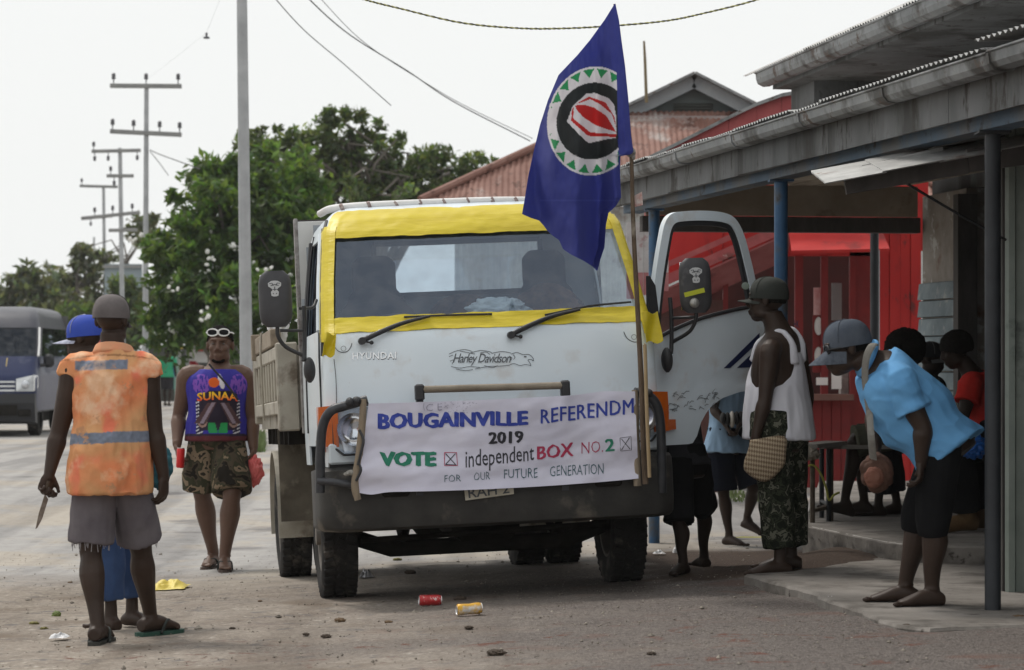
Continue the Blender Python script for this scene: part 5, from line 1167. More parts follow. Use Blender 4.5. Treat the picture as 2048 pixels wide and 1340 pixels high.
# plastic bag on the dashboard, white sack on the tray
def crumple(c, rad, seed, m, name, label, cat, n=3, amp=.35, M_=None, vox=None):
    bm = bmesh.new(); bmesh.ops.create_icosphere(bm, subdivisions=5, radius=1.0)
    for v in bm.verts:
        d = v.co.normalized(); k = 1+amp*(abs(noise.noise(d*n+V((seed, 0, 0))))*1.4-.35)+amp*.5*(abs(noise.noise(d*n*2.7+V((0, seed, 0))))-.25)
        v.co = V((d.x*rad[0]*k, d.y*rad[1]*k, d.z*rad[2]*k))
    me = bpy.data.meshes.new(name); bm.to_mesh(me); bm.free(); shade(me)
    o = bpy.data.objects.new(name, me); COL.objects.link(o); me.materials.append(m); o.location = c
    if M_: o.matrix_world = M_
    return tag(o, label, cat)
bagw = mat('white plastic film', (.62, .63, .64), (.72, .72, .73), 9, .4, bump=.4, bscale=24)
crumple(TM@V((.09, -.66, 1.67)), (.19, .10, .09), 3, bagw, 'plastic_bag', 'crumpled white plastic bag lying on the truck dashboard', 'bag', 2.2, .32)
crumple(TM@V((-1.03, 2.4, 1.76)), (.07, .13, .12), 8, bagw, 'white_sack', 'small white sack poking above the tray side', 'sack', 2, .4)
# ================================================================== PEOPLE
UP = V((0, 0, 1))
def ringe(c, sd, fw, a, b, n=18): return [c+sd*a*math.cos(t)+fw*b*math.sin(t) for t in [2*math.pi*k/n for k in range(n)]]
def loft_smooth(mb, lv, n=3):
    """lv: (centre, side, fwd, a, b)"""
    q = catmull([(*c, *s, *f, a, b) for c, s, f, a, b in lv], n)
    mb.loft([ringe(V(p[:3]), V(p[3:6]).normalized(), V(p[6:9]).normalized(), max(.004, p[9]), max(.004, p[10])) for p in q])
def hand(mb, w, d, n, t, curl, s=1.0, spread=.022):
    d = V(d).normalized(); n = V(n); n = (n-d*n.dot(d)).normalized(); t = V(t); t = (t-d*t.dot(d)-n*t.dot(n)).normalized()
    rot = Matrix((t, n, d)).transposed(); mb.ell(w+d*.052*s, (.043*s, .018*s, .058*s), rot); mb.tube([w-d*.03*s, w+d*.03*s], [.027*s, .027*s], 10)
    for k, l in enumerate((.072, .082, .076, .060)):
        b = w+d*(.090-.004*abs(k-1.3))*s+t*(.032-spread*k)*s; p = [b-d*.025*s]; dir_ = d+t*(.10-.07*k); cur = V(b); a = 0; p.append(V(b))
        for seg in (.45, .32, .23):
            a += curl*(1.0+.12*k); v = (dir_.normalized()*math.cos(a)+n*math.sin(a)); cur = cur+v*l*seg*s*1.05; p.append(V(cur))
        mb.tube(p, [.0105*s, .0105*s, .0098*s, .009*s, .0072*s], 8)
    b = w+d*.022*s+t*.030*s; v = (d*.75+t*.55+n*.35).normalized(); p2 = b+v*.045*s; v2 = (d*.9+t*.1+n*(.25+curl*.5)).normalized()
    mb.tube([b-v*.02*s, b, p2, p2+v2*.032*s], [.014*s, .0145*s, .011*s, .0085*s], 8)
def foot(mb, an, td, zg, s=1.0, pitch=0.0):
    td = V((td[0], td[1], 0)).normalized(); sd = td.cross(UP); piv = V((an.x, an.y, zg)); rt = Matrix.Rotation(pitch, 3, sd) if pitch else Matrix.Identity(3)
    tr = lambda p: piv+rt@(V(p)-piv)
    o = V((an.x, an.y, zg)); pts = [(-.062, .030, .034), (-.02, .040, .042), (.05, .040, .040), (.115, .028, .044), (.155, .020, .040), (.178, .016, .030)]
    lv = []
    for l, h, w in pts: lv.append((tr(o+td*l*s+UP*h*s*1.02), rt@sd, rt@UP, w*s, h*s))
    loft_smooth(mb, lv, 3); mb.tube([tr(o+td*-.01*s+UP*.03*s), tr(o+UP*.075*s)+(an-o)*.0, an+UP*.03*s], [.040*s, .036*s, .034*s], 12)
    for k in range(5):
        l = (.200, .195, .184, .170, .152)[k]; r_ = (.0145, .0105, .0098, .0092, .0088)[k]; b = o+sd*(-.030+.0172*k)*s*(1 if td.x <= 2 else -1)
        mb.ell(tr(b+td*l*s+UP*r_*1.0*s), (r_*s, r_*1.7*s, r_*s), (rt@Matrix((sd, td, UP)).transposed()))
def head(mb, c, f, u, s=1.0, ears=True):
    f = V(f).normalized(); u = V(u); u = (u-f*u.dot(f)).normalized(); r = f.cross(u); M3 = Matrix((r, f, u)).transposed()
    def e(dr, df, du, rad): mb.ell(c+(r*dr+f*df+u*du)*s, [q*s for q in rad], M3, 18, 12)
    e(0, -.012, .028, (.074, .096, .088)); e(0, .028, -.035, (.062, .068, .082)); e(0, .052, -.092, (.036, .036, .030)); e(.03, .02, -.075, (.035, .05, .03)); e(-.03, .02, -.075, (.035, .05, .03))
    e(.036, .062, -.022, (.026, .026, .022)); e(-.036, .062, -.022, (.026, .026, .022)); e(0, .083, .030, (.054, .018, .012)); e(0, .088, -.066, (.027, .017, .011)); e(0, .085, -.080, (.023, .017, .009))
    mb.tube([c+(f*.088+u*.022)*s, c+(f*.106-u*.014)*s, c+(f*.112-u*.033)*s], [.009*s, .012*s, .016*s], 10); e(.014, .098, -.036, (.012, .014, .010)); e(-.014, .098, -.036, (.012, .014, .010))
    if ears:
        for q in (-1, 1): e(q*.077, -.012, -.004, (.011, .020, .033))
    return r, f, u
class Person:
    def __init__(s, label, Y0, J, bf, hf, skin, H=1.72, girth=1.0, belly=0.0, group=None, hu=UP, vox=.0065, base=None, limb=1.0):
        s.lf = limb
        s.J = {k: (P(v[0], v[1], Y0+(v[2] if len(v) > 2 else 0)) if not isinstance(v, Vector) else v) for k, v in J.items()}
        s.k = H/1.72; s.g = girth; s.bf = V(bf).normalized(); s.hf = V(hf).normalized(); s.hu = V(hu); s.belly = belly; s.skin = skin; s.vox = vox
        j = s.J; b = base or V((j['pel'].x, j['pel'].y, min(j['anL'].z, j['anR'].z)-.07))
        s.root = empty('person', b, label, 'person', group); s.hs = (j['hiR']-j['hiL']).normalized(); s.ss = (j['shR']-j['shL']).normalized()
    def spine(s, t):
        a, b = s.J['pel'], s.J['nek']; return a.lerp(b, t)+s.bf*(s.belly*.35*math.sin(max(0, min(1, t))*math.pi))
    def torso(s, mb, grow=0.0, top=True, bottom=-.12, btm=(.105, .10), wide=1.0, upto=1.0):
        j = s.J; k, g = s.k, s.g; ax = (j['nek']-j['pel']).normalized(); L = (j['nek']-j['pel']).length; lv = []
        def fw(sd): return ax.cross(sd).normalized()
        T = [(bottom/L*k, btm), (-.05/L*k, (.158, .118)), (.06/L*k, (.160, .118)), (.30, (.146, .110+s.belly*.5)), (.48, (.150, .112+s.belly*.4)), (.70, (.168, .120)), (.86, (.160, .105)), (.97, (.105, .085))]
        for t, (a, b) in T:
            if t > upto or (lv and t < bottom/L*k+.10): continue
            sd = s.hs.lerp(s.ss, max(0, min(1, t))).normalized(); f = ax.cross(sd).normalized()
            lv.append((s.spine(t), sd, f, a*k*g*wide+grow, b*k*g+grow))
        if top:
            hd = j['head']-s.hu*.05*k-s.hf*.012; lv.append((j['nek']+(hd-j['nek'])*.22, s.ss, ax.cross(s.ss).normalized(), .068*k*g, .066*k*g)); lv.append((j['nek']+(hd-j['nek'])*.9, s.ss, ax.cross(s.ss).normalized(), .055*k*g, .058*k*g))
        loft_smooth(mb, lv, 4)
    def arm(s, mb, S_, grow=0.0, t0=0.0, t1=2.0, rad=(.058, .052, .043, .042, .028)):
        j = s.J; a, b, c = j['sh'+S_], j['el'+S_], j['wr'+S_]; k = s.k*(.92+.08*s.g)*s.lf; inn = (j['nek'].lerp(j['pel'], .12)-a)*.5
        P_ = [(a+inn, rad[0]*1.05), (a, rad[0]*1.06), (a.lerp(b, .3), .057), (a.lerp(b, .72), .046), (b, .040), (b.lerp(c, .22), .0445), (b.lerp(c, .62), .034), (c, .0265)]
        return mb.tube([p for p, r in P_], [r*k+grow for p, r in P_], 14, sm=4)
    def leg(s, mb, S_):
        j = s.J; a, b, c = j['hi'+S_], j['kn'+S_], j['an'+S_]; k = s.k*(.9+.1*s.g)*s.lf; bk = -s.bf
        P_ = [(a+UP*.03, .085), (a.lerp(b, .3), .085), (a.lerp(b, .7), .068), (b, .053), (b.lerp(c, .12), .050), (b.lerp(c, .32)+bk*.014, .0585), (b.lerp(c, .66), .041), (c+UP*.03, .033), (c, .036)]
        mb.tube([p for p, r in P_], [r*k for p, r in P_], 14, sm=3)
    def build_body(s, feet, hands, headscale=1.0, ears=True, hair=None):
        """feet: {S:(toe dir, ground z, pitch)}; hands: {S:(dir, normal, thumb side, curl)}"""
        mb = MB(); j = s.J; s.torso(mb)
        for S_ in 'LR':
            s.arm(mb, S_); s.leg(mb, S_)
            if S_ in hands: hand(mb, j['wr'+S_], *hands[S_], s.k*1.04)
            if S_ in feet: foot(mb, j['an'+S_], feet[S_][0], feet[S_][1], s.k*1.04, feet[S_][2] if len(feet[S_]) > 2 else 0)
        s.hr, s.hf, s.hu = head(mb, j['head'], s.hf, s.hu, s.k*headscale, ears); s.hk = s.k*headscale
        me = remesh(mb, s.vox, 3, .5); shade(me); s.body = link('body', me, s.skin, s.root); return s.body
    def put(s, mb, name, m, vox=.008, wrinkle=0.0, ws=9, it=3, painter=None, label=None, aniso=(1, 1, .45), cut=None):
        me = remesh(mb, vox, it, .5); 
        if wrinkle:
            nn = [v.normal.copy() for v in me.vertices]; sd = random.random()*50
            for v, n in zip(me.vertices, nn):
                q = V((v.co.x*ws*aniso[0]+sd, v.co.y*ws*aniso[1], v.co.z*ws*aniso[2])); w = noise.noise(q)+.5*noise.noise(q*2.3); w = (1-abs(w)*2.2)*.6+w*.5
                v.co += n*(w*wrinkle)
        shade(me)
        if painter: paint(me, painter)
        me.update(); return link(name, me, m, s.root, label=label)
    def shirt(s, m, grow=.016, hem=-.02, sleeves=(.45, .45), name='shirt', wide=1.06, wrinkle=.008, btm=(.182, .142), painter=None, upto=1.0, srad=None, vox=.008, neck=True, ws=9, flare=0, aniso=(1, 1, .45), sgrow=None):
        mb = MB(); s.torso(mb, grow, False, hem, btm, wide, upto); j = s.J
        for S_, t in zip('LR', sleeves):
            if t <= 0: continue
            a, b, c = j['sh'+S_], j['el'+S_], j['wr'+S_]; inn = (j['nek'].lerp(j['pel'], .12)-a)*.62; k = s.k; g_ = sgrow if sgrow is not None else grow
            e = a.lerp(b, t) if t <= 1 else b.lerp(c, t-1)
            pts = [(a+inn, .06*k+g_), (a+UP*.004, .062*k+g_), (a.lerp(b, min(t, 1)*.6), .06*k+g_*1.1), (e if t <= 1 else b, .058*k+g_*1.5 if t <= 1 else .05*k+g_)]
            if t > 1: pts.append((e, .036*k+g_))
            mb.tube([p for p, r in pts], [r for p, r in pts], 16, sm=3)
        return s.put(mb, name, m, vox, wrinkle, ws, painter=painter, aniso=aniso)
    def legs(s, m, frac=.8, grow=.018, flare=.02, name='shorts', wrinkle=.008, waist=.12, vox=.008, painter=None, endgrow=None, ws=8, pg=None):
        """frac<=1: to the knee; up to 2: to the ankle"""
        mb = MB(); j = s.J; k, g = s.k, s.g; ax = (j['nek']-j['pel']).normalized(); lv = []
        for d, a, b in ((-.10, .09, .09), (-.05, .155, .116), (min(.03, waist*.5), .160, .118), (waist, .152, .114)):
            lv.append((j['pel']+ax*d*k-s.bf*(.012 if s.lf > 1.05 else 0), s.hs, ax.cross(s.hs).normalized(), a*k*g+(grow if pg is None else pg), b*k*g*((.5+.5*s.lf) if pg is None else 1)+(grow if pg is None else pg)))
        loft_smooth(mb, lv, 3)
        sep = (j['knL']-j['knR']).length
        for S_ in 'LR':
            a, b, c = j['hi'+S_], j['kn'+S_], j['an'+S_]; r0 = .086*k*(.85+.15*g)*(.25+.75*s.lf)+grow*.7; cl_ = lambda r_: min(r_*(.3+.7*s.lf), max(.078*k*s.lf, sep*.455))
            if frac <= 1.25:
                e = a.lerp(b, frac) if frac <= 1 else b.lerp(c, frac-1); pts = [(a+UP*.04, r0), (a.lerp(b, .3), r0+flare*.2), (a.lerp(b, min(frac, 1)*.7), r0-.008+flare*.6)]+([(b, .075*k+grow+flare*.6)] if frac > 1 else [])+[(e, (.078*k if frac <= 1 else .07*k)+grow+flare)]
            else:
                e = b.lerp(c, frac-1); pts = [(a+UP*.04, r0), (a.lerp(b, .4), r0-.005), (b, .070*k+grow), (b.lerp(c, .5), .066*k+grow*.9+flare*.5), (e, .058*k+grow*.8+flare)]
            mb.tube([p for p, r in pts], [r if i_ < 2 else cl_(r) for i_, (p, r) in enumerate(pts)], 16, sm=3)
        return s.put(mb, name, m, vox, wrinkle, ws, painter=painter)
    def cap(s, m, m2=None, brim=True, back=1, size=1.0, tip=.085, droop=.02):
        j = s.J; c = j['head']; r, f, u = s.hr, s.hf, s.hu; k = s.hk*size; M3 = Matrix((r, f, u)).transposed(); fd = f*back
        rings = []
        for i in range(9):
            a = R(0+88*i/8); rings.append([c+(u*.030-f*.012)*k+M3@V((.086*k*math.cos(a)**.75*math.cos(t), .107*k*math.cos(a)**.75*math.sin(t), .094*k*math.sin(a))) for t in lin(0, 2*math.pi, 29)[:-1]])
        rings = [[p-u*.024*k for p in rings[0]]]+rings
        mb = MB(); mb.loft(rings, False); mb.add(rings[-1], [tuple(range(28))]); o = mb.build('cap', m, s.root, smooth=70)
        sm_ = MB()
        for t in (R(90), R(30), R(150)):
            sm_.tube([c+(u*.030-f*.012)*k+M3@V((.0875*k*math.cos(a)**.75*math.cos(t), .1085*k*math.cos(a)**.75*math.sin(t), .0955*k*math.sin(a))) for a in [R(q) for q in range(0, 181, 6)] if True and math.cos(a) >= 0], .0018, 4)
        sm_.ell(c+(u*.124-f*.012)*k, (.008, .008, .005)); sm_.build('cap_seam', m2 or m, o)
        if brim:
            g_ = MB(); nu, nv = 15, 6; vs = []
            for v in range(nv):
                for q in range(nu):
                    t = R(-75+150*q/(nu-1)); rad = 1+ (tip/.107)*(math.cos(t)**.8)*(v/(nv-1)); p = c+u*.006*k-f*.012*k+r*(.085*k*math.sin(t)*(1+.0*v))+fd*(.105*k*math.cos(t)*rad)
                    p += -u*(droop*(v/(nv-1))*1.2+.018*k*abs(math.sin(t))**2)-u*.004
                    vs.append(p)
            g_.add(vs, [(v*nu+q, v*nu+q+1, (v+1)*nu+q+1, (v+1)*nu+q) for v in range(nv-1) for q in range(nu-1)]); g_.build('cap_brim', m2 or m, o, smooth=70, solid=.005)
        return o
    def hair(s, m, thick=.008, amp=.006, low=-.02, big=None, fr=25):
        c = s.J['head']; r, f, u = s.hr, s.hf, s.hu; k = s.hk; M3 = Matrix((r, f, u)).transposed(); bm = bmesh.new(); bmesh.ops.create_icosphere(bm, subdivisions=5, radius=1)
        rad = big or (.078+thick, .100+thick, .092+thick); dl = []
        for v in bm.verts:
            d = v.co.normalized(); n_ = 1+amp*12*(noise.noise(d*fr)*.5+noise.noise(d*fr*2.2)*.3)
            line = low+.055*max(0, d.y)/.9 if not big else -.9
            if d.z*rad[2] < line-.018+ (0 if not big else -1): dl.append(v)
            v.co = V((d.x*rad[0], d.y*rad[1], d.z*rad[2]))*n_*k
        if not big: bmesh.ops.delete(bm, geom=dl, context='VERTS')
        me = bpy.data.meshes.new('hair'); bm.to_mesh(me); bm.free(); me.transform(Matrix.Translation(c+(u*.028-f*(.014 if not big else .03))*k)@M3.to_4x4()); shade(me); return link('hair', me, m, s.root)
    def glasses(s, m, up_=.008, fwd=.0, lens=None, size=1.0):
        c = s.J['head']; r, f, u = s.hr, s.hf, s.hu; k = s.hk; o = c+(f*(.098+fwd)+u*up_)*k; mb = MB()
        for q in (-1, 1):
            mb.tube([o+(r*(q*.034+.030*size*math.cos(t))+u*.019*size*math.sin(t)-f*.006*math.cos(t)*q)*k for t in lin(0, 2*math.pi, 17)], .0052*k, 6)
            mb.tube([o+r*q*.064*k, c+(r*q*.078+f*.04+u*up_)*k, c+(r*q*.082-f*.02+u*(up_-.004))*k], .0048*k, 6)
        mb.tube([o-r*.008*k, o+r*.008*k+u*.003], .005*k, 6); g_ = mb.build('sunglasses', m, s.root)
        lm = MB()
        for q in (-1, 1): lm.ell(o+r*q*.034*k-f*.002, (.028*k*size, .006, .018*k*size), Matrix((r, f, u)).transposed())
        lm.build('lens', lens or mat('dark lens', (.008, .008, .010), rough=.45, spec=.15), g_, smooth=60); return g_
    def sandal(s, S_, td, zg, m, m2, pitch=0.0):
        an = s.J['an'+S_]; td = V((td[0], td[1], 0)).normalized(); sd = td.cross(UP); k = s.k*1.04; piv = V((an.x, an.y, zg)); rt = Matrix.Rotation(pitch, 3, sd) if pitch else Matrix.Identity(3); mb = MB(); pl = [(-.085, .0), (-.075, .032), (-.02, .04), (.05, .038), (.12, .05), (.18, .046), (.215, .02), (.218, -.01), (.19, -.042), (.12, -.048), (.05, -.036), (-.02, -.038), (-.075, -.03)]
        mb.prism(pl, lambda a, b, d: piv+rt@(td*a*k+sd*b*k+UP*d), -.022, -.001); o = mb.build('sandal', m, s.root)
        t = MB(); tp = lambda a, b, d: piv+rt@(td*a*k+sd*b*k+UP*d*k)
        t.tube([tp(.145, 0, -.01), tp(.12, .012, .045), tp(.07, .042, .045), tp(.03, .05, -.01)], .008, 6, sm=4); t.tube([tp(.145, 0, -.01), tp(.12, -.012, .045), tp(.07, -.042, .045), tp(.03, -.05, -.01)], .008, 6, sm=4); t.build('strap', m2, o)
sk1 = mat('dark brown skin', (.034, .021, .015), (.05, .031, .023), 6, .5, spec=.3, bump=.05, bscale=80); sk2 = mat('mid brown skin', (.10, .055, .037), (.13, .072, .05), 6, .5, spec=.35, bump=.05, bscale=80); sk3 = mat('deep brown skin', (.022, .014, .010), (.032, .02, .015), 6, .55, spec=.2)
hairm = mat('black curly hair', (.006, .005, .005), (.014, .012, .010), 60, .95, spec=.08, bump=.8, bscale=120)
def cotton(name, c, c2=None, st=None): return mat(name, c, c2 or tuple(min(1, q*1.25) for q in c), 5, .95, spec=.06, bump=.12, bscale=220, stain=st, sscale=5, sthr=.6)
def camo(name, cols, sc, extra=None):
    m = bpy.data.materials.new(name); m.use_nodes = True; N = m.node_tree.nodes; L = m.node_tree.links; b = N['Principled BSDF']; b.inputs['Roughness'].default_value = .95; b.inputs['Specular IOR Level'].default_value = .08
    tc = N.new('ShaderNodeTexCoord'); n = N.new('ShaderNodeTexNoise'); n.inputs['Scale'].default_value = sc; n.inputs['Detail'].default_value = 2.5; n.inputs['Roughness'].default_value = .55; L.new(tc.outputs['Object'], n.inputs['Vector'])
    n.inputs['Distortion'].default_value = .6; r = N.new('ShaderNodeValToRGB'); r.color_ramp.interpolation = 'CONSTANT'; e = r.color_ramp.elements
    pos = [0, .43, .50, .57, .64][:len(cols)]
    while len(e) < len(cols): e.new(.5)
    for k, (p, c) in enumerate(zip(pos, cols)): e[k].position = p; e[k].color = (*c, 1)
    L.new(n.outputs['Fac'], r.inputs[0]); L.new(r.outputs[0], b.inputs['Base Color']); return m
# ---------------- man in the orange vest
J = dict(head=(224, 640), nek=(228, 708), pel=(221, 915), shL=(150, 737), elL=(117, 868, .0), wrL=(99, 946, -.04), shR=(291, 737), elR=(309, 862, .03), wrR=(327, 950, .06), hiL=(192, 925, -.02), knL=(181, 1098, .0), anL=(195, 1258, -.10), hiR=(252, 925, .02), knR=(281, 1092, .20), anR=(300, 1236, .40))
A = Person('man in a worn orange reflective vest and grey cap walking away with a knife', 14.35, J, (.12, 1, 0), (.28, .96, -.04), sk1, H=1.74, girth=1.0, vox=.0058, limb=1.1)
gA = lambda S_: gz(A.J['an'+S_].x, A.J['an'+S_].y)+.022
dL, dR = (.10, 1), (.62, .75)
A.build_body({'L': (dL, gA('L')), 'R': (dR, gA('R'))}, {'L': ((-.25, -.1, -1), (.5, -.5, 0), (.1, 1, 0), .95), 'R': ((.0, .1, -1), (-.7, .3, 0), (-.3, 1, -.1), .40)})
def vest_paint(co, n):
    w = co; px = 1024+F*w.x/w.y; py = HY-F*(w.z-HC)/w.y; rg = noise.noise(V((px*.012, py*.012, 3))); c = V((.80, .27, .125)).lerp(V((.70, .37, .18)), min(1, max(0, .5+rg*1.5)))
    q = noise.noise(V((px*.03+5, py*.03, 7))); 
    if q > .18: c = c.lerp(V((.82, .22, .13)), min(1, (q-.18)*3))
    if py > 895: c = c.lerp(V((.62, .36, .17)), .5*max(0, noise.noise(V((px*.04, py*.05, 1)))+.25))
    if n.y < .35:
        g = V((.20, .225, .29))*(1+.25*noise.noise(V((px*.15, py*.15, 0))))
        if 722-.03*(px-150) < py < 741-.03*(px-150) and 149 < px < 256: return tuple(g)
        d = 868-.045*(px-130)
        if d < py < d+22 and px < 300: return tuple(g)
        if abs(py-(710+.0012*(px-222)**2)) < 1.6: return tuple(c*.55)
    return tuple(c)
vestm = mat('stained hi-vis cloth', (1, 1, 1), (.80, .82, .80), 7, .85, attr='Col', bump=.9, bscale=11, stain=(.80, .52, .34), sscale=4, sthr=.54, stain2=(.50, .27, .15), s2scale=9, s2thr=.60, spec=.1)
mb = MB(); j = A.J; ax = (j['nek']-j['pel']).normalized()
lv = []
for t, a, b in ((-.34, .212, .195), (-.24, .216, .200), (-.05, .208, .198), (.12, .200, .188), (.35, .188, .155), (.6, .196, .150), (.78, .205, .142), (.90, .180, .120), (.985, .112, .098), (1.05, .085, .088)):
    lv.append((A.spine(t), A.hs.lerp(A.ss, max(0, min(1, t))), ax.cross(A.ss).normalized(), a, b))
loft_smooth(mb, lv, 4)
for S_ in 'LR':
    a, b = j['sh'+S_], j['el'+S_]; inn = (j['nek']-a)*.55; mb.tube([a+inn-UP*.03, a-UP*.004-(a-j['nek']).normalized()*.01, a.lerp(b, .13)], [.074, .080, .082], 16, sm=3)
A.put(mb, 'vest', vestm, .007, .017, 8, painter=vest_paint, aniso=(1.3, 1.3, .6))
cl = MB()
for k in range(3):
    cl.tube([j['nek']+A.ss*(.083+.006*k)*math.cos(t)+A.bf*(.078+.006*k)*math.sin(t)+UP*(.030-.014*k+.022*max(0, -math.sin(t))-.02*max(0, math.sin(t))) for t in lin(0, 2*math.pi, 25)], .013, 8)
A.put(cl, 'collar', mat('faded orange collar', (.74, .30, .16), (.62, .33, .19), 12, .9, bump=.3, bscale=60), .006)
A.legs(cotton('faded purple grey shorts', (.105, .092, .105), (.155, .14, .15)), .92, .016, .012, wrinkle=.011, waist=.03)
fr_ = MB()
for S_ in 'LR':
    a, b = j['hi'+S_], j['kn'+S_]; e = a.lerp(b, .92)
    for k in range(34):
        t = random.uniform(0, 6.283); p = e+V((math.cos(t)*.094, math.sin(t)*.094, .004)); fr_.tube([p, p+V((random.uniform(-.008, .008), 0, -random.uniform(.012, .05)))], .0018, 4)
fr_.build('frayed_hem', mat('frayed thread', (.32, .30, .32), rough=.9), A.root)
A.cap(mat('washed grey cap', (.10, .088, .088), (.15, .132, .132), 9, .9, bump=.3, bscale=60), mat('dark cap seam', (.035, .028, .03), rough=.9), True, 1, 1.03)
grn = mat('green rubber sole', (.018, .06, .045), (.03, .085, .062), 8, .7); dks = mat('dark strap', (.02, .025, .022), rough=.7)
A.sandal('L', dL, gA('L'), mat('dark sandal', (.03, .03, .026), (.05, .05, .042), 9, .8), dks); A.sandal('R', dR, gA('R'), grn, dks)
kn = empty('bush_knife', P(92, 985, 14.3), 'short rusty knife hanging from the orange vest man’s hand', 'knife')
MB().tube([P(97, 962, 14.29), P(91, 990, 14.28)], .012, 8).build('handle', mat('knife handle', (.06, .04, .025), rough=.7), kn)
pl = [(0, 0), (.020, -.02), (.018, -.12), (.008, -.17), (0, -.18), (-.006, -.1), (-.004, 0)]
dv = (P(73, 1052, 14.26)-P(91, 990, 14.28)).normalized(); sv = dv.cross(V((0, 1, 0))).normalized(); o_ = P(91, 989, 14.28)
MB().prism(pl, lambda a, b, d: o_-dv*b+sv*a+V((0, d, 0)), -.002, .002).build('blade', mat('rusty blade', (.10, .07, .05), (.22, .18, .15), 25, .6, .5), kn)
# ---------------- man in the blue cap behind him
J = dict(head=(168, 676), nek=(192, 728), pel=(232, 930), shL=(178, 752, -.16), elL=(205, 850, -.20), wrL=(225, 925, -.22), shR=(214, 752, .16), elR=(292, 850, .16), wrR=(312, 930, .10), hiL=(218, 938, -.08), knL=(214, 1075, -.12), anL=(222, 1222, -.10), hiR=(246, 938, .08), knR=(262, 1075, .12), anR=(264, 1208, .22))
B = Person('man in a bright blue cap and jeans half hidden behind the orange vest', 15.35, J, (-.8, .6, 0), (-.93, .30, -.08), sk1, H=1.66, vox=.008)
gB = lambda S_: gz(B.J['an'+S_].x, B.J['an'+S_].y)
B.build_body({'L': ((-.55, .6), gB('L')), 'R': ((.5, -.4), gB('R'))}, {'L': ((0, 0, -1), (1, 0, 0), (0, 1, 0), .5), 'R': ((0, 0, -1), (-1, 0, 0), (0, 1, 0), .5)})
B.shirt(cotton('dark teal shirt', (.02, .06, .07)), .018, -.06, (.45, .45), wrinkle=.006)
B.legs(mat('blue work trousers', (.022, .050, .13), (.04, .08, .19), 6, .9, bump=.2, bscale=120), 1.84, .022, .006, 'trousers', wrinkle=.012)
B.cap(mat('royal blue cap', (.02, .055, .36), (.03, .075, .44), 6, .75, bump=.1), mat('pale cap trim', (.20, .22, .34), (.5, .52, .6), 40, .8), True, 1, 1.04, .095, .012)
crumple(P(318, 930, 15.45), (.07, .1, .13), 12, mat('teal bag cloth', (.01, .07, .10), (.02, .12, .15), 12, .8), 'teal_bag', 'teal cloth bag at the hip of the blue cap man', 'bag', 2, .25)
# ---------------- man in the printed singlet
J = dict(head=(440, 690), nek=(437, 735), pel=(433, 866), shL=(377, 752), elL=(358, 834, .08), wrL=(354, 890, -.10), shR=(486, 752), elR=(503, 838, .03), wrR=(507, 897, -.04), hiL=(409, 872), knL=(404, 984, .06), anL=(426, 1084, .34), hiR=(458, 872), knR=(464, 988, -.20), anR=(450, 1102, -.20))
C = Person('man in a bright blue printed singlet and camouflage shorts with white sunglasses on his head', 21.6, J, (0, -1, 0), (-.03, -1, .02), sk2, H=1.80, girth=1.18, belly=.04, vox=.0075, limb=1.26)
gC = lambda S_: gz(C.J['an'+S_].x, C.J['an'+S_].y)+.02
for S_ in 'LR': C.J['an'+S_].z = gC(S_)+.085
C.build_body({'L': ((-.15, -1), gC('L')), 'R': ((.12, -1), gC('R'))}, {'L': ((.15, -.15, -1), (1, 0, 0), (0, -1, 0), .62), 'R': ((.0, -.1, -1), (-1, 0, 0), (0, -1, 0), .75)}, 1.18)
C.hair(hairm, .004, .003, -.005)
bd_ = MB()
for t in lin(-.75, .75, 9): bd_.ell(C.J['head']+(C.hr*.046*math.sin(t)+C.hf*(.038+.042*math.cos(t))-C.hu*(.078+.026*math.cos(t)))*C.hk, (.013, .010, .014))
C.put(bd_, 'beard', hairm, .006, .002, 60)
C.glasses(mat('white plastic frame', (.75, .75, .74), rough=.4), .075, -.008, None, 1.12)
for q in (-1, 1): MB().ell(C.J['head']+(C.hr*q*.032+C.hf*.084+C.hu*.006)*C.hk, (.012, .008, .006)).build('eye', mat('eye', (.10, .085, .075), rough=.2), C.root)
def sing_paint(co, n):
    w = co; px = 1024+F*w.x/w.y; py = HY-F*(w.z-HC)/w.y; bl = (.028, .022, .28)
    if n.y > .5: return bl
    x = px-436
    if py > 868: return (.10, .014, .02) if py > 872 else (.02, .01, .03)
    if py < 738 + .0*x: pass
    # parrot
    if ((px-428)/11)**2+((py-765)/10)**2 < 1: return (.75, .12, .01)
    if ((px-442+.0)/7)**2+((py-(763+(px-442)*1.3))/12)**2 < 1 and py < 785: return (.70, .68, .72)
    # feathers
    for cx_ in (403, 478):
        if ((px-cx_)/18)**2+((py-768)/20)**2 < 1: return (.20, .07, .42) if noise.noise(V((px*.3, py*.1, 0))) > -.1 else bl
    # two drums
    for sg in (-1, 1):
        cx_ = 436+sg*8; dx = px-cx_; t = (py-805)/42
        if 0 < t < 1:
            ctr = sg*(4+24*t); 
            if abs(dx-ctr) < 9+3*t: return (.30, .24, .30) if abs(dx-ctr+sg*3) < 4 else (.09, .045, .05)
        if ((px-(436+sg*31))/9)**2+((py-846)/9)**2 < 1: return (.35, .22, .18) if ((px-(436+sg*31))/5)**2+((py-846)/5)**2 > 1 else (.06, .03, .03)
    if abs(abs(x)-10) < 9 and 846 < py < 866 and abs(x) > .3*(866-py): return (.02, .32, .09)
    if 782 < py < 860 and abs(x) < 38: return (.02, .012, .03)
    if 30 < abs(x) < 44 and 800 < py < 868: return (.6, .6, .64) if math.sin(py*.9+px*.35) > .35 else (.02, .015, .05)
    return bl
C.shirt(mat('printed singlet cloth', (1, 1, 1), (.85, .85, .88), 6, .8, attr='Col', bump=.1), .026, -.055, (0, 0), 'singlet', 1.06, .006, (.166, .135), sing_paint, vox=.0065)
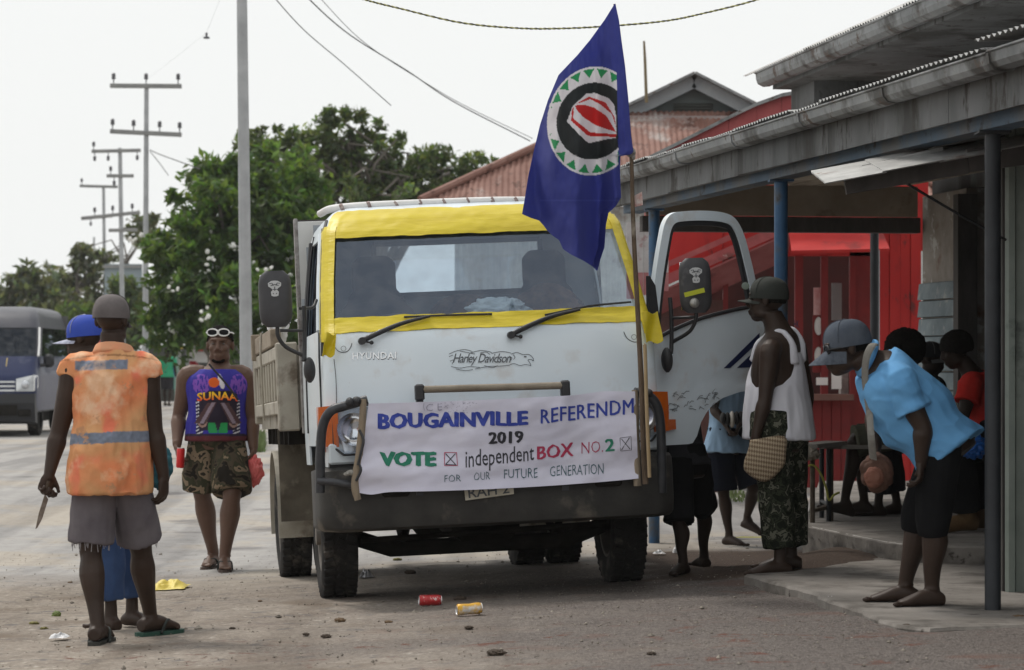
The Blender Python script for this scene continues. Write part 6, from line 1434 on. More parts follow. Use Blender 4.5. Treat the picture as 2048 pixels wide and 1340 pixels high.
sbv = bvh_of(C.root.children[-1].data, Matrix.Translation(C.root.location))
def onto(px, py, bvh, Y0, off=.006):
    o = V((0, 0, HC)); d = (P(px, py, Y0)-o).normalized(); hit = bvh.ray_cast(o, d)
    return (hit[0]-d*off) if hit[0] is not None else P(px, py, Y0-.15)
vs, fs = fit_text('SUNAA', 0, 0, 1, 1, .03)
tx_ = MB(); tv = [(394+u*82, 803-v*17+3*math.sin(u*3.14)*-1) for u, v in vs]; tx_.add([onto(a, b, sbv, 21.5) for a, b in tv], fs)
ob = tx_.build('lettering', mat('fire lettering', (1, 1, 1), attr='Col', rough=.7), C.root, fix=False)
paint(ob.data, lambda co, n: tuple(V((.85, .55, .02)).lerp(V((.75, .03, .02)), min(1, max(0, ((HY-F*((co+C.root.location).z-HC)/(co+C.root.location).y)-787)/15)))))
sb = MB().tube([onto(a, b, sbv, 21.5, .012) for a, b in ((418, 728), (430, 742), (446, 760), (462, 780), (476, 800))], .022, 8, sm=4, flat=.35); sb.build('chest_strap', mat('black strap', (.015, .015, .018), rough=.8), C.root)
C.legs(camo('woodland camouflage', [(.02, .017, .014), (.07, .055, .038), (.045, .045, .028), (.21, .155, .105), (.03, .026, .02)], 7.5), .97, .016, .028, wrinkle=.010, vox=.009, waist=.06)
for S_, d in (('L', (-.15, -1)), ('R', (.12, -1))): C.sandal(S_, d, gC(S_), mat('brown sandal', (.06, .04, .032), (.09, .06, .05), 9, .8), dks)
def can(c, axis, label, m, dent=0, L=.118, r=.031):
    root = empty('drink_can', c, label, 'can'); s_, u_, d_ = frame(V(axis)); M_ = Matrix((s_, u_, d_)).transposed().to_4x4(); M_.translation = V(c)
    pr = [(.0215, -.5), (.0235, -.497), (.027, -.475), (.031, -.44), (.031, -.2), (.031, 0), (.031, .2), (.031, .40), (.029, .445), (.0265, .475), (.0272, .492), (.0262, .5)]
    mb = MB(); rings = []
    for rr, t in pr: 
        sq_ = 1-dent*math.exp(-((t+.02)/.17)**2)
        rings.append([M_@V((rr*math.cos(a)*sq_, rr*math.sin(a)*(1-.25*dent*math.exp(-((t+.02)/.17)**2)), t*L)) for a in lin(0, 2*math.pi, 21)[:-1]])
    mb.loft(rings, False); mb.build('shell', m, root, smooth=50)
    alu = mat('aluminium', (.72, .72, .73), rough=.3, metal=.9)
    for t, rr in ((.488, .0255), (-.485, .0225)): MB().lathe([(.0005, t*L), (rr, t*L), (rr+.001, t*L+.004*(1 if t > 0 else -1))], 20, M_).build('end', alu, root)
    MB().lathe([(.0262, .5*L-.002), (.0278, .5*L-.001), (.0278, .5*L+.002), (.0258, .5*L+.002)], 20, M_).build('rim', alu, root)
    MB().ell(M_@V((.008, 0, .495*L)), (.009, .006, .002)).build('tab', alu, root); return root
def can_mat(name, c1, c2, sc=40):
    return mat(name, c1, c2, sc, .3, .3, detail=2)
can(P(361, 916, 21.44), (.05, .0, 1), 'red drink can held in the singlet man’s hand', mat('red can print', (.55, .015, .02), (.62, .03, .03), 30, .3, .2, stain2=(.7, .66, .62), s2scale=26, s2thr=.64), L=.15, r=.035)
pkb = crumple(P(507, 942, 21.52), (.07, .05, .12), 21, mat('pink plastic film', (.62, .10, .10), (.72, .16, .15), 8, .35, bump=.3), 'pink_plastic_bag', 'pinkish red plastic bag hanging from the singlet man’s hand beside the truck', 'bag', 2.4, .3)
MB().tube([P(503, 892, 21.5), P(500, 905, 21.5), P(504, 925, 21.5)], [.012, .014, .04], 8, sm=3).build('bag_neck', mat('pink plastic film', (.62, .10, .10)), pkb)
# ---------------- man in the white singlet at the truck door
J = dict(head=(1534, 600), nek=(1560, 665), pel=(1558, 862), shL=(1541, 702, -.17), elL=(1530, 800, -.20), wrL=(1512, 872, -.22), shR=(1590, 690, .17), elR=(1614, 785, .16), wrR=(1606, 868, .12), hiL=(1545, 870, -.10), knL=(1552, 990, -.12), anL=(1560, 1103, -.10), hiR=(1578, 868, .10), knR=(1580, 985, .12), anR=(1582, 1098, .16))
D = Person('man in a white singlet and camouflage trousers standing beside the open truck door', 17.1, J, (-.85, .5, 0), (-.93, .34, .04), sk1, H=1.78, girth=1.16, belly=.05, vox=.0065)
gD = lambda S_: gz(D.J['an'+S_].x, D.J['an'+S_].y)
D.build_body({'L': ((-.96, -.22), gD('L')), 'R': ((-.9, .1), gD('R'))}, {'L': ((-.08, .0, -1), (.75, .5, 0), (-.5, .8, 0), .75), 'R': ((0, 0, -1), (-.8, .2, 0), (-.3, 1, 0), .5)}, 1.05)
D.hair(hairm, .002, .003, -.03)
wm_ = mat('white cotton singlet', (.58, .58, .64), (.66, .66, .71), 4, .9, bump=.12, bscale=200)
mb = MB(); j = D.J; ax = (j['nek']-j['pel']).normalized(); lv = []
for t, a, b in ((-.08, .205, .220), (.0, .203, .215), (.2, .20, .205), (.40, .185, .19), (.52, .155, .182), (.62, .125, .172), (.72, .105, .155), (.80, .09, .135)): lv.append((D.spine(t), D.hs.lerp(D.ss, max(0, min(1, t))), ax.cross(D.ss).normalized(), a, b))
loft_smooth(mb, lv, 4)
f_ = D.bf; s_ = D.ss
for q in (-1, 1):
    mb.tube([D.spine(.70)-f_*.13+s_*q*.06, D.spine(.9)-f_*.118+s_*q*.075, D.spine(1.0)-f_*.03+s_*q*.080+UP*.016, D.spine(.92)+f_*.10+s_*q*.075, D.spine(.72)+f_*.13+s_*q*.06], [.034, .017, .014, .017, .034], 10, sm=5, flat=.8)
D.put(mb, 'singlet', wm_, .008, .010, 7, aniso=(1.2, 1.2, .35))
vs, fs = fit_text('HK', 0, 0, 1, 1, .02); ss_bv = bvh_of(D.root.children[-1].data, Matrix.Translation(D.root.location)); MB().add([onto(1588+u*10, 655-v*14, ss_bv, 17.1) for u, v in vs], fs).build('lettering', mat('navy print', (.02, .025, .06), rough=.8), D.root, fix=False)
dcam = camo('dark digital camouflage', [(.012, .014, .010), (.036, .042, .027), (.018, .02, .014), (.13, .13, .10), (.02, .022, .016)], 19)
D.legs(dcam, 1.92, .032, .012, 'trousers', wrinkle=.013, vox=.009)
D.cap(mat('dark green cap', (.022, .026, .022), (.034, .038, .033), 9, .9, bump=.3), None, True, 1, 1.04, .07, .01)
MB().ell(P(1491, 572, 17.1), (.024, .004, .022)).build('cap_badge', mat('grey green badge', (.16, .20, .17), rough=.5), D.root)
# woven basket
bk_ = empty('woven_basket', P(1530, 960, 16.95), 'flat woven palm basket held against the camouflage trousers', 'basket')
pl = [(1500, 880), (1568, 872), (1572, 905), (1566, 935), (1530, 964), (1492, 945), (1488, 925), (1496, 900)]
ctr = V((1528, 915, 0)); mb = MB(); rr = []
for k in range(7):
    t = -1+2*k/6; sc_ = math.sqrt(max(.02, 1-t*t))*.12+.88 if abs(t) < 1 else .86
    rr.append([P(ctr.x+(a-ctr.x)*sc_, ctr.y+(b-ctr.y)*sc_, 16.86+.035*t) for a, b in sp_(pl+[pl[0]], 4)[:-1]])
mb.loft(rr)
def weave():
    m = mat('woven palm', (.30, .22, .14), (.38, .29, .19), 6, .85); N = m.node_tree.nodes; L = m.node_tree.links
    tc = N.new('ShaderNodeTexCoord'); ck = N.new('ShaderNodeTexChecker'); ck.inputs['Scale'].default_value = 95; mp = N.new('ShaderNodeMapping'); mp.inputs['Rotation'].default_value = (0, R(40), 0); mp.inputs['Scale'].default_value = (1, .01, .55); L.new(tc.outputs['Object'], mp.inputs[0]); L.new(mp.outputs[0], ck.inputs[0])
    ck.inputs[1].default_value = (.40, .32, .22, 1); ck.inputs[2].default_value = (.17, .115, .07, 1); L.new(ck.outputs[0], N['Principled BSDF'].inputs['Base Color']); bn = N.new('ShaderNodeBump'); bn.inputs['Strength'].default_value = .6; L.new(ck.outputs[1], bn.inputs['Height']); L.new(bn.outputs[0], N['Principled BSDF'].inputs['Normal']); return m
MB(); mb.build('weave', weave(), bk_, smooth=60)
# ---------------- two people behind the door
J = dict(head=(1332, 706, .1), nek=(1345, 755), pel=(1375, 925), shL=(1322, 775, -.1), elL=(1305, 820, .1), wrL=(1300, 840, .3), shR=(1375, 775, .12), elR=(1385, 830, .2), wrR=(1370, 880, .25), hiL=(1357, 932, -.12), knL=(1357, 1040, -.22), anL=(1366, 1122, -.27), hiR=(1392, 932, .12), knR=(1404, 1010, .30), anR=(1408, 1082, .48))
E_ = Person('barefoot youth in black shorts standing behind the open truck door', 17.95, J, (-.9, .2, 0), (-.95, .2, 0), sk3, H=1.5, vox=.008)
gE = lambda S_: gz(E_.J['an'+S_].x, E_.J['an'+S_].y)
for S_ in 'LR': E_.J['an'+S_].z = gE(S_)+.075
E_.build_body({'L': ((-.45, -.9), gE('L')), 'R': ((-.3, .9), gE('R'))}, {'L': ((0, .3, -1), (0, 1, 0), (1, 0, 0), .4), 'R': ((0, .1, -1), (-1, 0, 0), (0, 1, 0), .4)})
E_.hair(hairm, .004, .004, -.03); blk = cotton('black cotton', (.007, .007, .008), (.013, .013, .014))
E_.shirt(cotton('dark grey tee', (.03, .03, .034)), .016, -.03, (.5, .5), wrinkle=.006); E_.legs(blk, 1.02, .02, .02, wrinkle=.010)
gf = G(1462, 1090); Yf = gf.y
J = dict(head=(1452, 712), nek=(1456, 752), pel=(1456, 882), shL=(1432, 765, -.14), elL=(1428, 820, -.22), wrL=(1450, 846, -.32), shR=(1484, 765, .14), elR=(1500, 825, .05), wrR=(1480, 846, -.15), hiL=(1440, 888, -.05), knL=(1447, 985, -.05), anL=(1458, 1072, -.05), hiR=(1474, 888, .06), knR=(1506, 975, .02), anR=(1494, 1040, .20))
F_ = Person('person in a pale blue shirt and dark shorts stepping behind the truck door', Yf, J, (-.3, -.9, 0), (-.5, -.8, 0), sk1, H=1.55, girth=1.08, vox=.009)
F_.J['anL'].z = gz(F_.J['anL'].x, F_.J['anL'].y)+.08
zf_ = F_.J['anR'].z-.075
F_.build_body({'L': ((.6, -.75), gz(F_.J['anL'].x, F_.J['anL'].y)), 'R': ((.75, -.6), zf_, -R(18))}, {'L': ((.5, -.3, -1), (1, 0, 0), (0, 1, 0), .5), 'R': ((-.4, -.3, -1), (-1, 0, 0), (0, 1, 0), .5)})
F_.hair(hairm, .01, .006, -.03); F_.shirt(cotton('pale blue shirt', (.26, .38, .52)), .022, -.10, (.5, .5), wrinkle=.008, btm=(.20, .16)); F_.legs(cotton('navy shorts', (.012, .014, .022)), .95, .03, .02)
stz = mat('black and cream stripes', (.5, .47, .42)); 
bg = empty('striped_bag', P(1462, 850, Yf-.36), 'black and cream striped bag held by the person in pale blue', 'bag')
for k in range(5): MB().ell(P(1446+9*k, 836+3*math.sin(k), Yf-.36), (.025, .07, .065-.01*abs(k-2))).build('stripe', stz if k == 2 else mat('bag black', (.012, .012, .013), rough=.8), bg, smooth=60)
# ---------------- man bending forward in the blue polo
J = dict(head=(1692, 696), nek=(1750, 724), pel=(1884, 882), shL=(1800, 764, -.19), elL=(1846, 856, -.21), wrL=(1842, 922, -.19), shR=(1770, 742, .18), elR=(1748, 830, .24), wrR=(1752, 895, .20), hiL=(1880, 892, -.10), knL=(1866, 1040, -.12), anL=(1864, 1178, -.08), hiR=(1890, 892, .10), knR=(1836, 1032, .12), anR=(1812, 1160, .16))
K_ = Person('barefoot man in a light blue polo shirt and cap bending forward on the pavement', 14.6, J, (-.85, -.05, -.45), (-.97, -.06, -.16), sk1, H=1.70, girth=1.28, belly=.08, hu=(-.12, 0, 1), vox=.0058, limb=1.16)
for S_ in 'LR': K_.J['an'+S_].z = .11+.082
K_.build_body({'L': ((-.97, -.28), .11), 'R': ((-1, .02), .11)}, {'L': ((-.05, .05, -1), (-.85, .2, 0), (-.2, 1, 0), .55), 'R': ((0, 0, -1), (-.85, 0, 0), (-.2, -1, 0), .6)}, 1.13)
K_.hair(hairm, .001, .002, -.035)
polo = mat('light blue polo knit', (.115, .33, .62), (.14, .38, .68), 4, .85, bump=.1, bscale=240)
K_.shirt(polo, .024, -.085, (.62, .62), 'polo_shirt', 1.0, .012, (.166, .142), ws=7, aniso=(.6, 1.1, 1.1), sgrow=.024, vox=.007)
co = MB(); nb = K_.J['nek']; axd = (K_.J['head']-nb).normalized()
for k in range(2): co.tube([nb+axd*(.055-.012*k)+(K_.ss*math.cos(t)+axd.cross(K_.ss).normalized()*math.sin(t))*(.084+.010*k) for t in lin(0, 2*math.pi, 25)], .014, 8)
K_.put(co, 'collar', polo, .006)
K_.legs(blk, 1.22, .022, -.026, 'short_trousers', wrinkle=.005, waist=.0, pg=.004)
capm_ = mat('grey blue cap', (.06, .072, .095), (.10, .115, .14), 8, .9, spec=.1, bump=.25, bscale=70)
K_.cap(capm_, mat('cap piping', (.06, .07, .09), (.11, .125, .15), 50, .9, spec=.1), True, 1, 1.05, .085, .05)
K_.glasses(mat('black frame', (.012, .012, .014), rough=.3), .006, -.004)
# shoulder bag
sb_ = empty('shoulder_bag', P(1752, 960, 14.55), 'brown shoulder bag on a grey strap across the blue polo', 'bag')
pbv = bvh_of([c for c in K_.root.children if c.name.startswith('polo')][0].data, Matrix.Translation(K_.root.location))
sp1 = [onto(a, b, pbv, 14.6, .008) for a, b in ((1766, 700), (1745, 690), (1733, 715), (1730, 760), (1738, 820), (1742, 870))]
sp1 = [sp1[1]+V((.02, .06, .0))]+sp1[1:]+[P(1746, 915, 14.52), P(1748, 935, 14.54)]
MB().tube(sp1, .022, 8, sm=5, flat=.3).build('strap', mat('grey webbing', (.17, .165, .15), (.22, .21, .19), 40, .9), sb_)
crumple(P(1755, 945, 14.55), (.085, .05, .10), 31, mat('brown bag leather', (.06, .034, .024), (.11, .055, .04), 9, .8, bump=.3, spec=.2), 'shoulder_bag_body', None, None, 1.6, .16)
bb = bpy.data.objects['shoulder_bag_body']; bb.name = 'pouch'; bb.parent = sb_; bb.matrix_parent_inverse = sb_.matrix_world.inverted()
crumple(P(1748, 955, 14.50), (.05, .03, .055), 35, mat('reddish flap', (.13, .05, .035), (.18, .085, .06), 12, .8, spec=.2), 'flap', None, None, 1.5, .12)
bb = bpy.data.objects['flap']; bb.parent = sb_; bb.matrix_parent_inverse = sb_.matrix_world.inverted()
# ---------------- people sitting in the shade of the veranda
J = dict(head=(1803, 704), nek=(1806, 750), pel=(1800, 862), shL=(1785, 768, -.16), elL=(1770, 830, -.2), wrL=(1740, 858, -.15), shR=(1815, 768, .16), elR=(1790, 835, .2), wrR=(1745, 862, .1), hiL=(1795, 868, -.1), knL=(1708, 884, -.14), anL=(1690, 1008, -.16), hiR=(1800, 868, .1), knR=(1716, 880, .12), anR=(1728, 1004, .10))
Hh = Person('barefoot person with bushy hair sitting on the bench behind the bending man', 20.4, J, (-1, 0, 0), (-1, .05, -.1), sk3, H=1.66, vox=.009)
Hh.build_body({'L': ((-.97, -.1), Hh.J['anL'].z-.08, R(14)), 'R': ((-1, .1), Hh.J['anR'].z-.08)}, {'L': ((-1, 0, -.2), (0, 0, -1), (0, 1, 0), .3), 'R': ((-1, 0, -.2), (0, 0, -1), (0, -1, 0), .3)})
Hh.hair(hairm, .04, .012, -.2, big=(.150, .155, .150)); Hh.shirt(cotton('grey brown shirt', (.05, .045, .04)), .018, -.02, (.5, .5)); Hh.legs(cotton('olive shorts', (.055, .055, .042), (.085, .085, .062)), .98, .03, .02)
J = dict(head=(1862, 716), nek=(1860, 760), pel=(1850, 868), shL=(1845, 775, -.15), elL=(1830, 835, -.18), wrL=(1800, 862, -.12), shR=(1872, 775, .15), elR=(1860, 840, .15), wrR=(1810, 866, .1), hiL=(1845, 874, -.09), knL=(1768, 888, -.12), anL=(1757, 1022, -.10), hiR=(1850, 874, .09), knR=(1776, 886, .12), anR=(1793, 1016, .10))
I_ = Person('person in a dark peaked cap seated against the blue grey boards', 20.9, J, (-1, 0, 0), (.9, -.3, 0), sk3, H=1.62, vox=.010)
for S_ in 'LR': I_.J['an'+S_].z = .22+.08
I_.build_body({'L': ((-.97, -.1), .22), 'R': ((-.9, -.3), .22)}, {'L': ((-1, 0, -.2), (0, 0, -1), (0, 1, 0), .3), 'R': ((-1, 0, -.2), (0, 0, -1), (0, -1, 0), .3)})
I_.cap(mat('near black cap', (.010, .010, .012), rough=.9), mat('grey brim edge', (.12, .12, .12), rough=.8), True, 1, 1.04); I_.shirt(cotton('black tee', (.012, .012, .014)), .018, -.02, (.5, .5)); I_.legs(cotton('charcoal trousers', (.022, .022, .025)), 1.8, .03, .01, 'trousers')
J = dict(head=(1912, 700), nek=(1945, 748), pel=(1990, 872), shL=(1942, 772, -.16), elL=(1925, 838, -.22), wrL=(1892, 870, -.2), shR=(1958, 765, .16), elR=(1935, 838, .2), wrR=(1900, 862, .15), hiL=(1985, 878, -.1), knL=(1922, 912, -.16), anL=(1934, 1035, -.12), hiR=(1990, 878, .1), knR=(1934, 905, .14), anR=(1962, 1030, .12))
Jr = Person('person in a red shirt and brown boots leaning forward in the veranda shade', 19.0, J, (-.9, 0, -.3), (-.93, 0, -.3), sk3, H=1.68, hu=(-.25, 0, 1), vox=.008)
for S_ in 'LR': Jr.J['an'+S_].z = .22+.10
Jr.build_body({'L': ((-.9, -.35), .235), 'R': ((-.9, -.2), .235)}, {'L': ((-1, 0, -.4), (0, 0, -1), (0, 1, 0), .5), 'R': ((-1, 0, -.3), (0, 0, -1), (0, -1, 0), .5)})
Jr.hair(hairm, .018, .006, -.05); Jr.shirt(cotton('red tee', (.42, .025, .02)), .020, -.02, (.5, .5)); Jr.legs(blk, 1.9, .03, .015, 'trousers')
bt = MB()
for S_, d in (('L', (-.9, -.35)), ('R', (-.9, -.2))):
    a = Jr.J['an'+S_]; d = V((*d, 0)).normalized(); lvv = [(a-d*.07+V((0, 0, .06-a.z+.22)), .05), (a+d*.04+V((0, 0, .065-a.z+.22)), .055), (a+d*.16+V((0, 0, .05-a.z+.22)), .052), (a+d*.235+V((0, 0, .042-a.z+.22)), .036)]
    bt.tube([p for p, r_ in lvv], [r_ for p, r_ in lvv], 12, sm=3); bt.tube([a+V((0, 0, -.02)), a+V((0, 0, .13))], .062, 12)
Jr.put(bt, 'boots', mat('tan work boots', (.15, .085, .035), (.20, .12, .055), 7, .7), .009)
J = dict(head=(2010, 690), nek=(2012, 742), pel=(2012, 872), shL=(1992, 765, -.16), elL=(1966, 818, -.28), wrL=(1930, 846, -.32), shR=(2030, 765, .16), elR=(2010, 838, .2), wrR=(1980, 862, .15), hiL=(2008, 878, -.1), knL=(1952, 905, -.12), anL=(1965, 1030, -.1), hiR=(2014, 878, .1), knR=(1960, 900, .14), anR=(1980, 1030, .12))
Kk = Person('person with a grey long sleeve sitting behind the dark near post', 19.5, J, (-1, 0, 0), (-1, 0, -.1), sk3, H=1.66, vox=.010)
for S_ in 'LR': Kk.J['an'+S_].z = .22+.08
Kk.build_body({'L': ((-.9, -.2), .22), 'R': ((-.9, 0), .22)}, {'L': ((-1, 0, -.4), (0, 0, -1), (0, 1, 0), .5), 'R': ((-1, 0, -.3), (0, 0, -1), (0, -1, 0), .5)})
Kk.hair(hairm, .01, .006, -.04); Kk.shirt(cotton('grey long sleeve', (.10, .10, .12)), .018, -.02, (1.9, 1.9)); Kk.legs(blk, 1.8, .03, .01, 'trousers')
# bench seats
bw = mat('bench plank', (.16, .15, .135), (.24, .225, .20), 7, .85, bump=.4, stretch=(.3, 1, 1))
bn_ = empty('bench', P(1740, 1043, 20.4), 'narrow pipe legged bench under the bushy haired person', 'bench')
for k in range(3): MB().box2((P(1640, 888, 20.4).x, 20.14+k*.17, P(1640, 896, 20.4).z), (P(1890, 888, 20.4).x, 20.295+k*.17, P(1640, 888, 20.4).z)).build('seat_plank', bw, bn_)
for px in (1650, 1872):
    for dy in (-.24, .22): a = P(px, 896, 20.4); MB().tube([V((a.x, 20.4+dy, a.z)), V((a.x, 20.4+dy, .21))], .018, 8).build('leg', postm, bn_)
    a = P(px, 1005, 20.4); MB().tube([V((a.x, 20.16, a.z)), V((a.x, 20.62, a.z))], .014, 8).build('stretcher', postm, bn_)
b2 = empty('wall_bench', P(1990, 1050, 19.4), 'dark bench against the shop wall under the red shirted person', 'bench')
MB().box2((P(1955, 890, 19).x, 18.8, .70), (P(2150, 890, 19).x, 19.9, .745)).build('seat', darkwood, b2)
for x in (3.3, 3.7):
    for y in (18.85, 19.8): MB().box2((x-.03, y-.03, .2), (x+.03, y+.03, .7)).build('leg', darkwood, b2)
st_ = empty('steel_trestle', P(1640, 1046, 20.0), 'low pipe trestle with yellow cord tied to its leg', 'trestle')
for px, Y_ in ((1625, 20.0), (1662, 20.25)): MB().tube([P(px, 890, Y_), V((P(px, 890, Y_).x, Y_, .21))], .018, 8).build('leg', mat('rusty pipe', (.10, .075, .055), (.17, .14, .11), 20, .7, .3), st_)
MB().tube([P(1625, 1022, 20.0), P(1662, 1012, 20.25)], .016, 8).build('stretcher', mat('rusty pipe', (.10, .075, .055)), st_); MB().bar(P(1612, 892, 20.0), P(1672, 886, 20.25), .2, .03).build('top_board', bw, st_)
crumple(P(1618, 908, 19.98), (.075, .05, .045), 41, mat('sack cloth', (.30, .27, .22), (.40, .36, .30), 20, .9), 'sack_scrap', 'tan sack scrap hanging off the pipe trestle', 'sack', 2.5, .4)
q = [P(1610, 936, 19.97), P(1625, 930, 19.96), P(1640, 945, 19.97), P(1652, 975, 20.0), P(1658, 1000, 20.0), P(1668, 990, 20.05), P(1678, 985, 20.1)]
tag(MB().tube(q, .008, 6, sm=5).build('rope', mat('yellow cord', (.42, .42, .08), rough=.7), origin=q[0]), 'yellow cord looping down from the pipe trestle', 'cord')
crumple(P(1945, 893, 18.6), (.10, .07, .08), 51, mat('blue plastic film', (.01, .09, .38), (.02, .14, .5), 9, .35, bump=.3), 'blue_plastic_bag', 'bright blue plastic bag beside the red shirted person', 'bag', 2.6, .3)
# ---------------- far people
def standing(label, Y, px, H, f, shirt, pants, stride=.18, vox=.018, skin=sk3, group='people on the far verge'):
    x = (px-1024)/F*Y; z0 = gz(x, Y); f = V((f[0], f[1], 0)).normalized(); s_ = UP.cross(f)*-1; o = V((x, Y, z0))
    if s_.x < 0: s_ = -s_
    k = H/1.72; q = lambda a, b, c: o+(s_*a+f*b+UP*c)*k
    J = dict(head=q(0, .02, 1.60), nek=q(0, 0, 1.43), pel=q(0, 0, .92), shL=q(-.19, 0, 1.38), elL=q(-.24, -.06, 1.10), wrL=q(-.25, .04, .86), shR=q(.19, 0, 1.38), elR=q(.24, .02, 1.10), wrR=q(.25, .10, .86), hiL=q(-.09, 0, .9), knL=q(-.10, .06+stride*.3, .49), anL=q(-.10, stride, .08), hiR=q(.09, 0, .9), knR=q(.10, .04, .49), anR=q(.10, -stride, .08))
    p = Person(label, Y, J, f, f, skin, H=H, vox=vox, group=group); p.build_body({'L': (f, z0), 'R': (f, z0)}, {})
    p.shirt(shirt, .03, -.06, (.55, .55), vox=vox, wrinkle=0); p.legs(pants, .95, .03, .02, vox=vox, wrinkle=0); p.hair(hairm, .01, .002, -.03); return p
standing('person in a green shirt walking away near the market stall', 83, 334, 1.68, (.1, 1), cotton('green tee', (.04, .30, .16)), cotton('dark shorts', (.03, .03, .035)))
standing('person in a red top standing at the market stall', 86, 387, 1.6, (-1, .2), cotton('dull red tee', (.22, .02, .025)), cotton('dark shorts', (.03, .03, .035)), .03)
standing('person in dark navy clothes beside the crossarm pole', 88, 301, 1.75, (.3, 1), cotton('navy tee', (.03, .035, .06)), cotton('dark shorts', (.03, .03, .035)), .1)
# ================================================================== VAN
YV = 50.0
def VP(px, py, d=0): return P(px, py, YV+d)
vx0 = -36.0            # centre line of the van in photo columns
van = empty('minibus', V((P(vx0, 870, YV).x, YV+2.5, gz(P(vx0, 870, YV).x, YV))), 'dark blue high roof minibus driving in the left lane', 'minibus')
vb = mat('blue van paint', (.012, .020, .07), (.018, .028, .09), 2, .35, coat=.15, spec=.3, stain=(.05, .06, .11), sscale=3); vg = mat('grey van paint', (.06, .062, .078), (.085, .086, .10), 2, .45, coat=.1, spec=.3); vbl = mat('van black plastic', (.025, .026, .03), rough=.55)
X0 = P(vx0, 870, YV).x; zg = gz(X0, YV)
YAW = Matrix.Translation((X0, YV, zg))@Matrix.Rotation(R(2.2), 4, 'Z')
def vz(z): return z
def vbm(mb, name, m, parent=None, **k):
    mb.v = [tuple(YAW@V(p)) for p in mb.v]; return mb.build(name, m, parent or van, **k)
prof = [(.45, .05), (.75, .0), (1.02, .02), (1.10, .08), (1.42, .42), (1.93, .98), (2.10, 1.12), (2.22, 1.35), (2.29, 1.7), (2.33, 2.2)]
def vw(z): return float(np.interp(z, [.3, .8, 1.1, 1.6, 2.0, 2.2, 2.29, 2.33], [.92, .945, .945, .915, .86, .80, .70, .55]))
rows = []
for z, y in prof:
    w = vw(z); r = .16; row = [(-w, 5.1), (-w, 3.4), (-w, y+.5), (-w, y+r)]+[(-w+r-r*math.cos(R(a)), y+r-r*math.sin(R(a))) for a in (22, 45, 68)]+[(x*(w-r), y-.04*(1-x*x)) for x in lin(-1, 1, 9)]+[(w-r+r*math.cos(R(a)), y+r-r*math.sin(R(a))) for a in (68, 45, 22)]+[(w, y+r), (w, y+.5), (w, 3.4), (w, 5.1)]
    rows.append([V((a, b, z)) for a, b in row])
n = len(rows[0]); lo = MB(); lo.loft(rows[:5], False, False); vbm(lo, 'body', vb, smooth=40)
up_ = MB(); up_.v = [tuple(p) for r_ in rows[4:] for p in r_]
for jj in range(len(rows)-5):
    for i in range(n-1):
        glassq = jj == 0 and (5 <= i < n-6)
        sideg = jj == 0 and (i in (0, 1, n-2, n-3))
        if glassq or sideg: continue
        up_.f.append((jj*n+i, jj*n+i+1, (jj+1)*n+i+1, (jj+1)*n+i)); up_.mi.append(0)
up_.f.append(tuple((len(rows)-5)*n+i for i in range(n))); up_.mi.append(0); vbm(up_, 'roof', vg, smooth=40)
gw = MB(); gw.loft([[p+V((0, .015, 0)) for p in rows[k][5:n-5]] for k in (4, 5)], False, False); vbm(gw, 'windscreen', glass_mat('van glass', (.40, .46, .48), .5))
for sl in (slice(0, 3), slice(n-3, n)): gw = MB(); gw.loft([[p*1.0 for p in rows[k][sl]] for k in (4, 5)], False, False); vbm(gw, 'side_window', tint)
vbm(MB().box2((-.9, 5.05, .45), (.9, 5.1, 2.2)), 'rear_wall', mat('van inside', (.12, .12, .12), rough=.8)); vbm(MB().box2((-.9, .3, .42), (.9, 5.05, .46)), 'floor', vbl)
vbm(MB().hull([V((x, y, z)) for x in (-.93, .93) for y, z in ((-.03, .76), (-.05, .60), (.02, .27), (.3, .22), (.3, .76))]), 'bumper', vbl)
vbm(MB().box2((-.62, -.055, .38), (.62, -.03, .56)), 'lower_grille', under)
for k in range(3): vbm(MB().box2((-.58, -.05, .80+k*.075), (.58, .0, .835+k*.075)), 'grille_bar', mat('van chrome', (.6, .62, .65), rough=.25, metal=.7))
for sx in (-1, 1):
    lp = vbm(MB().hull([V((sx*a, b, c)) for a, b, c in ((.60, -.045, .80), (.60, -.035, 1.02), (.90, .03, 1.09), (.95, .22, 1.08), (.955, .25, .86), (.90, .02, .80))]), 'headlight', mat('van lamp', (.62, .64, .66), (.8, .82, .84), 9, .12, .5, coat=1))
    vbm(MB().ell(V((sx*.76, -.035, .92)), (.07, .03, .07)), 'bulb_bowl', mat('van chrome', (.6, .62, .65)), lp)
    vbm(MB().box((sx*.75, -.055, .42), (.22, .03, .12), None, .02), 'fog_lamp', under)
    mr = vbm(MB().box((sx*1.08, .72, 1.34), (.19, .12, .24), None, .05), 'mirror', vbl, smooth=40); vbm(MB().tube([V((sx*.90, .62, 1.25)), V((sx*1.06, .72, 1.27))], .03, 8), 'mirror_arm', vbl, mr)
    vbm(MB().tube([V((sx*(vw(1.42+.51*t)+.004), .44+.60*t, 1.42+.51*t)) for t in lin(0, 1, 5)], .02, 6), 'pillar_trim', mat('van white trim', (.7, .7, .7), rough=.4))
vs, fs = fit_text('HEALTH', 0, 0, 1, 1, .02)
vbm(MB().add([V((-.40+.80*u, .085+(.16+v*.15-.02)*1.0625-.035, 1.10+.16+v*.15-.02)) for u, v in vs], fs), 'lettering', mat('gold lettering', (.50, .36, .08), rough=.5), fix=False)
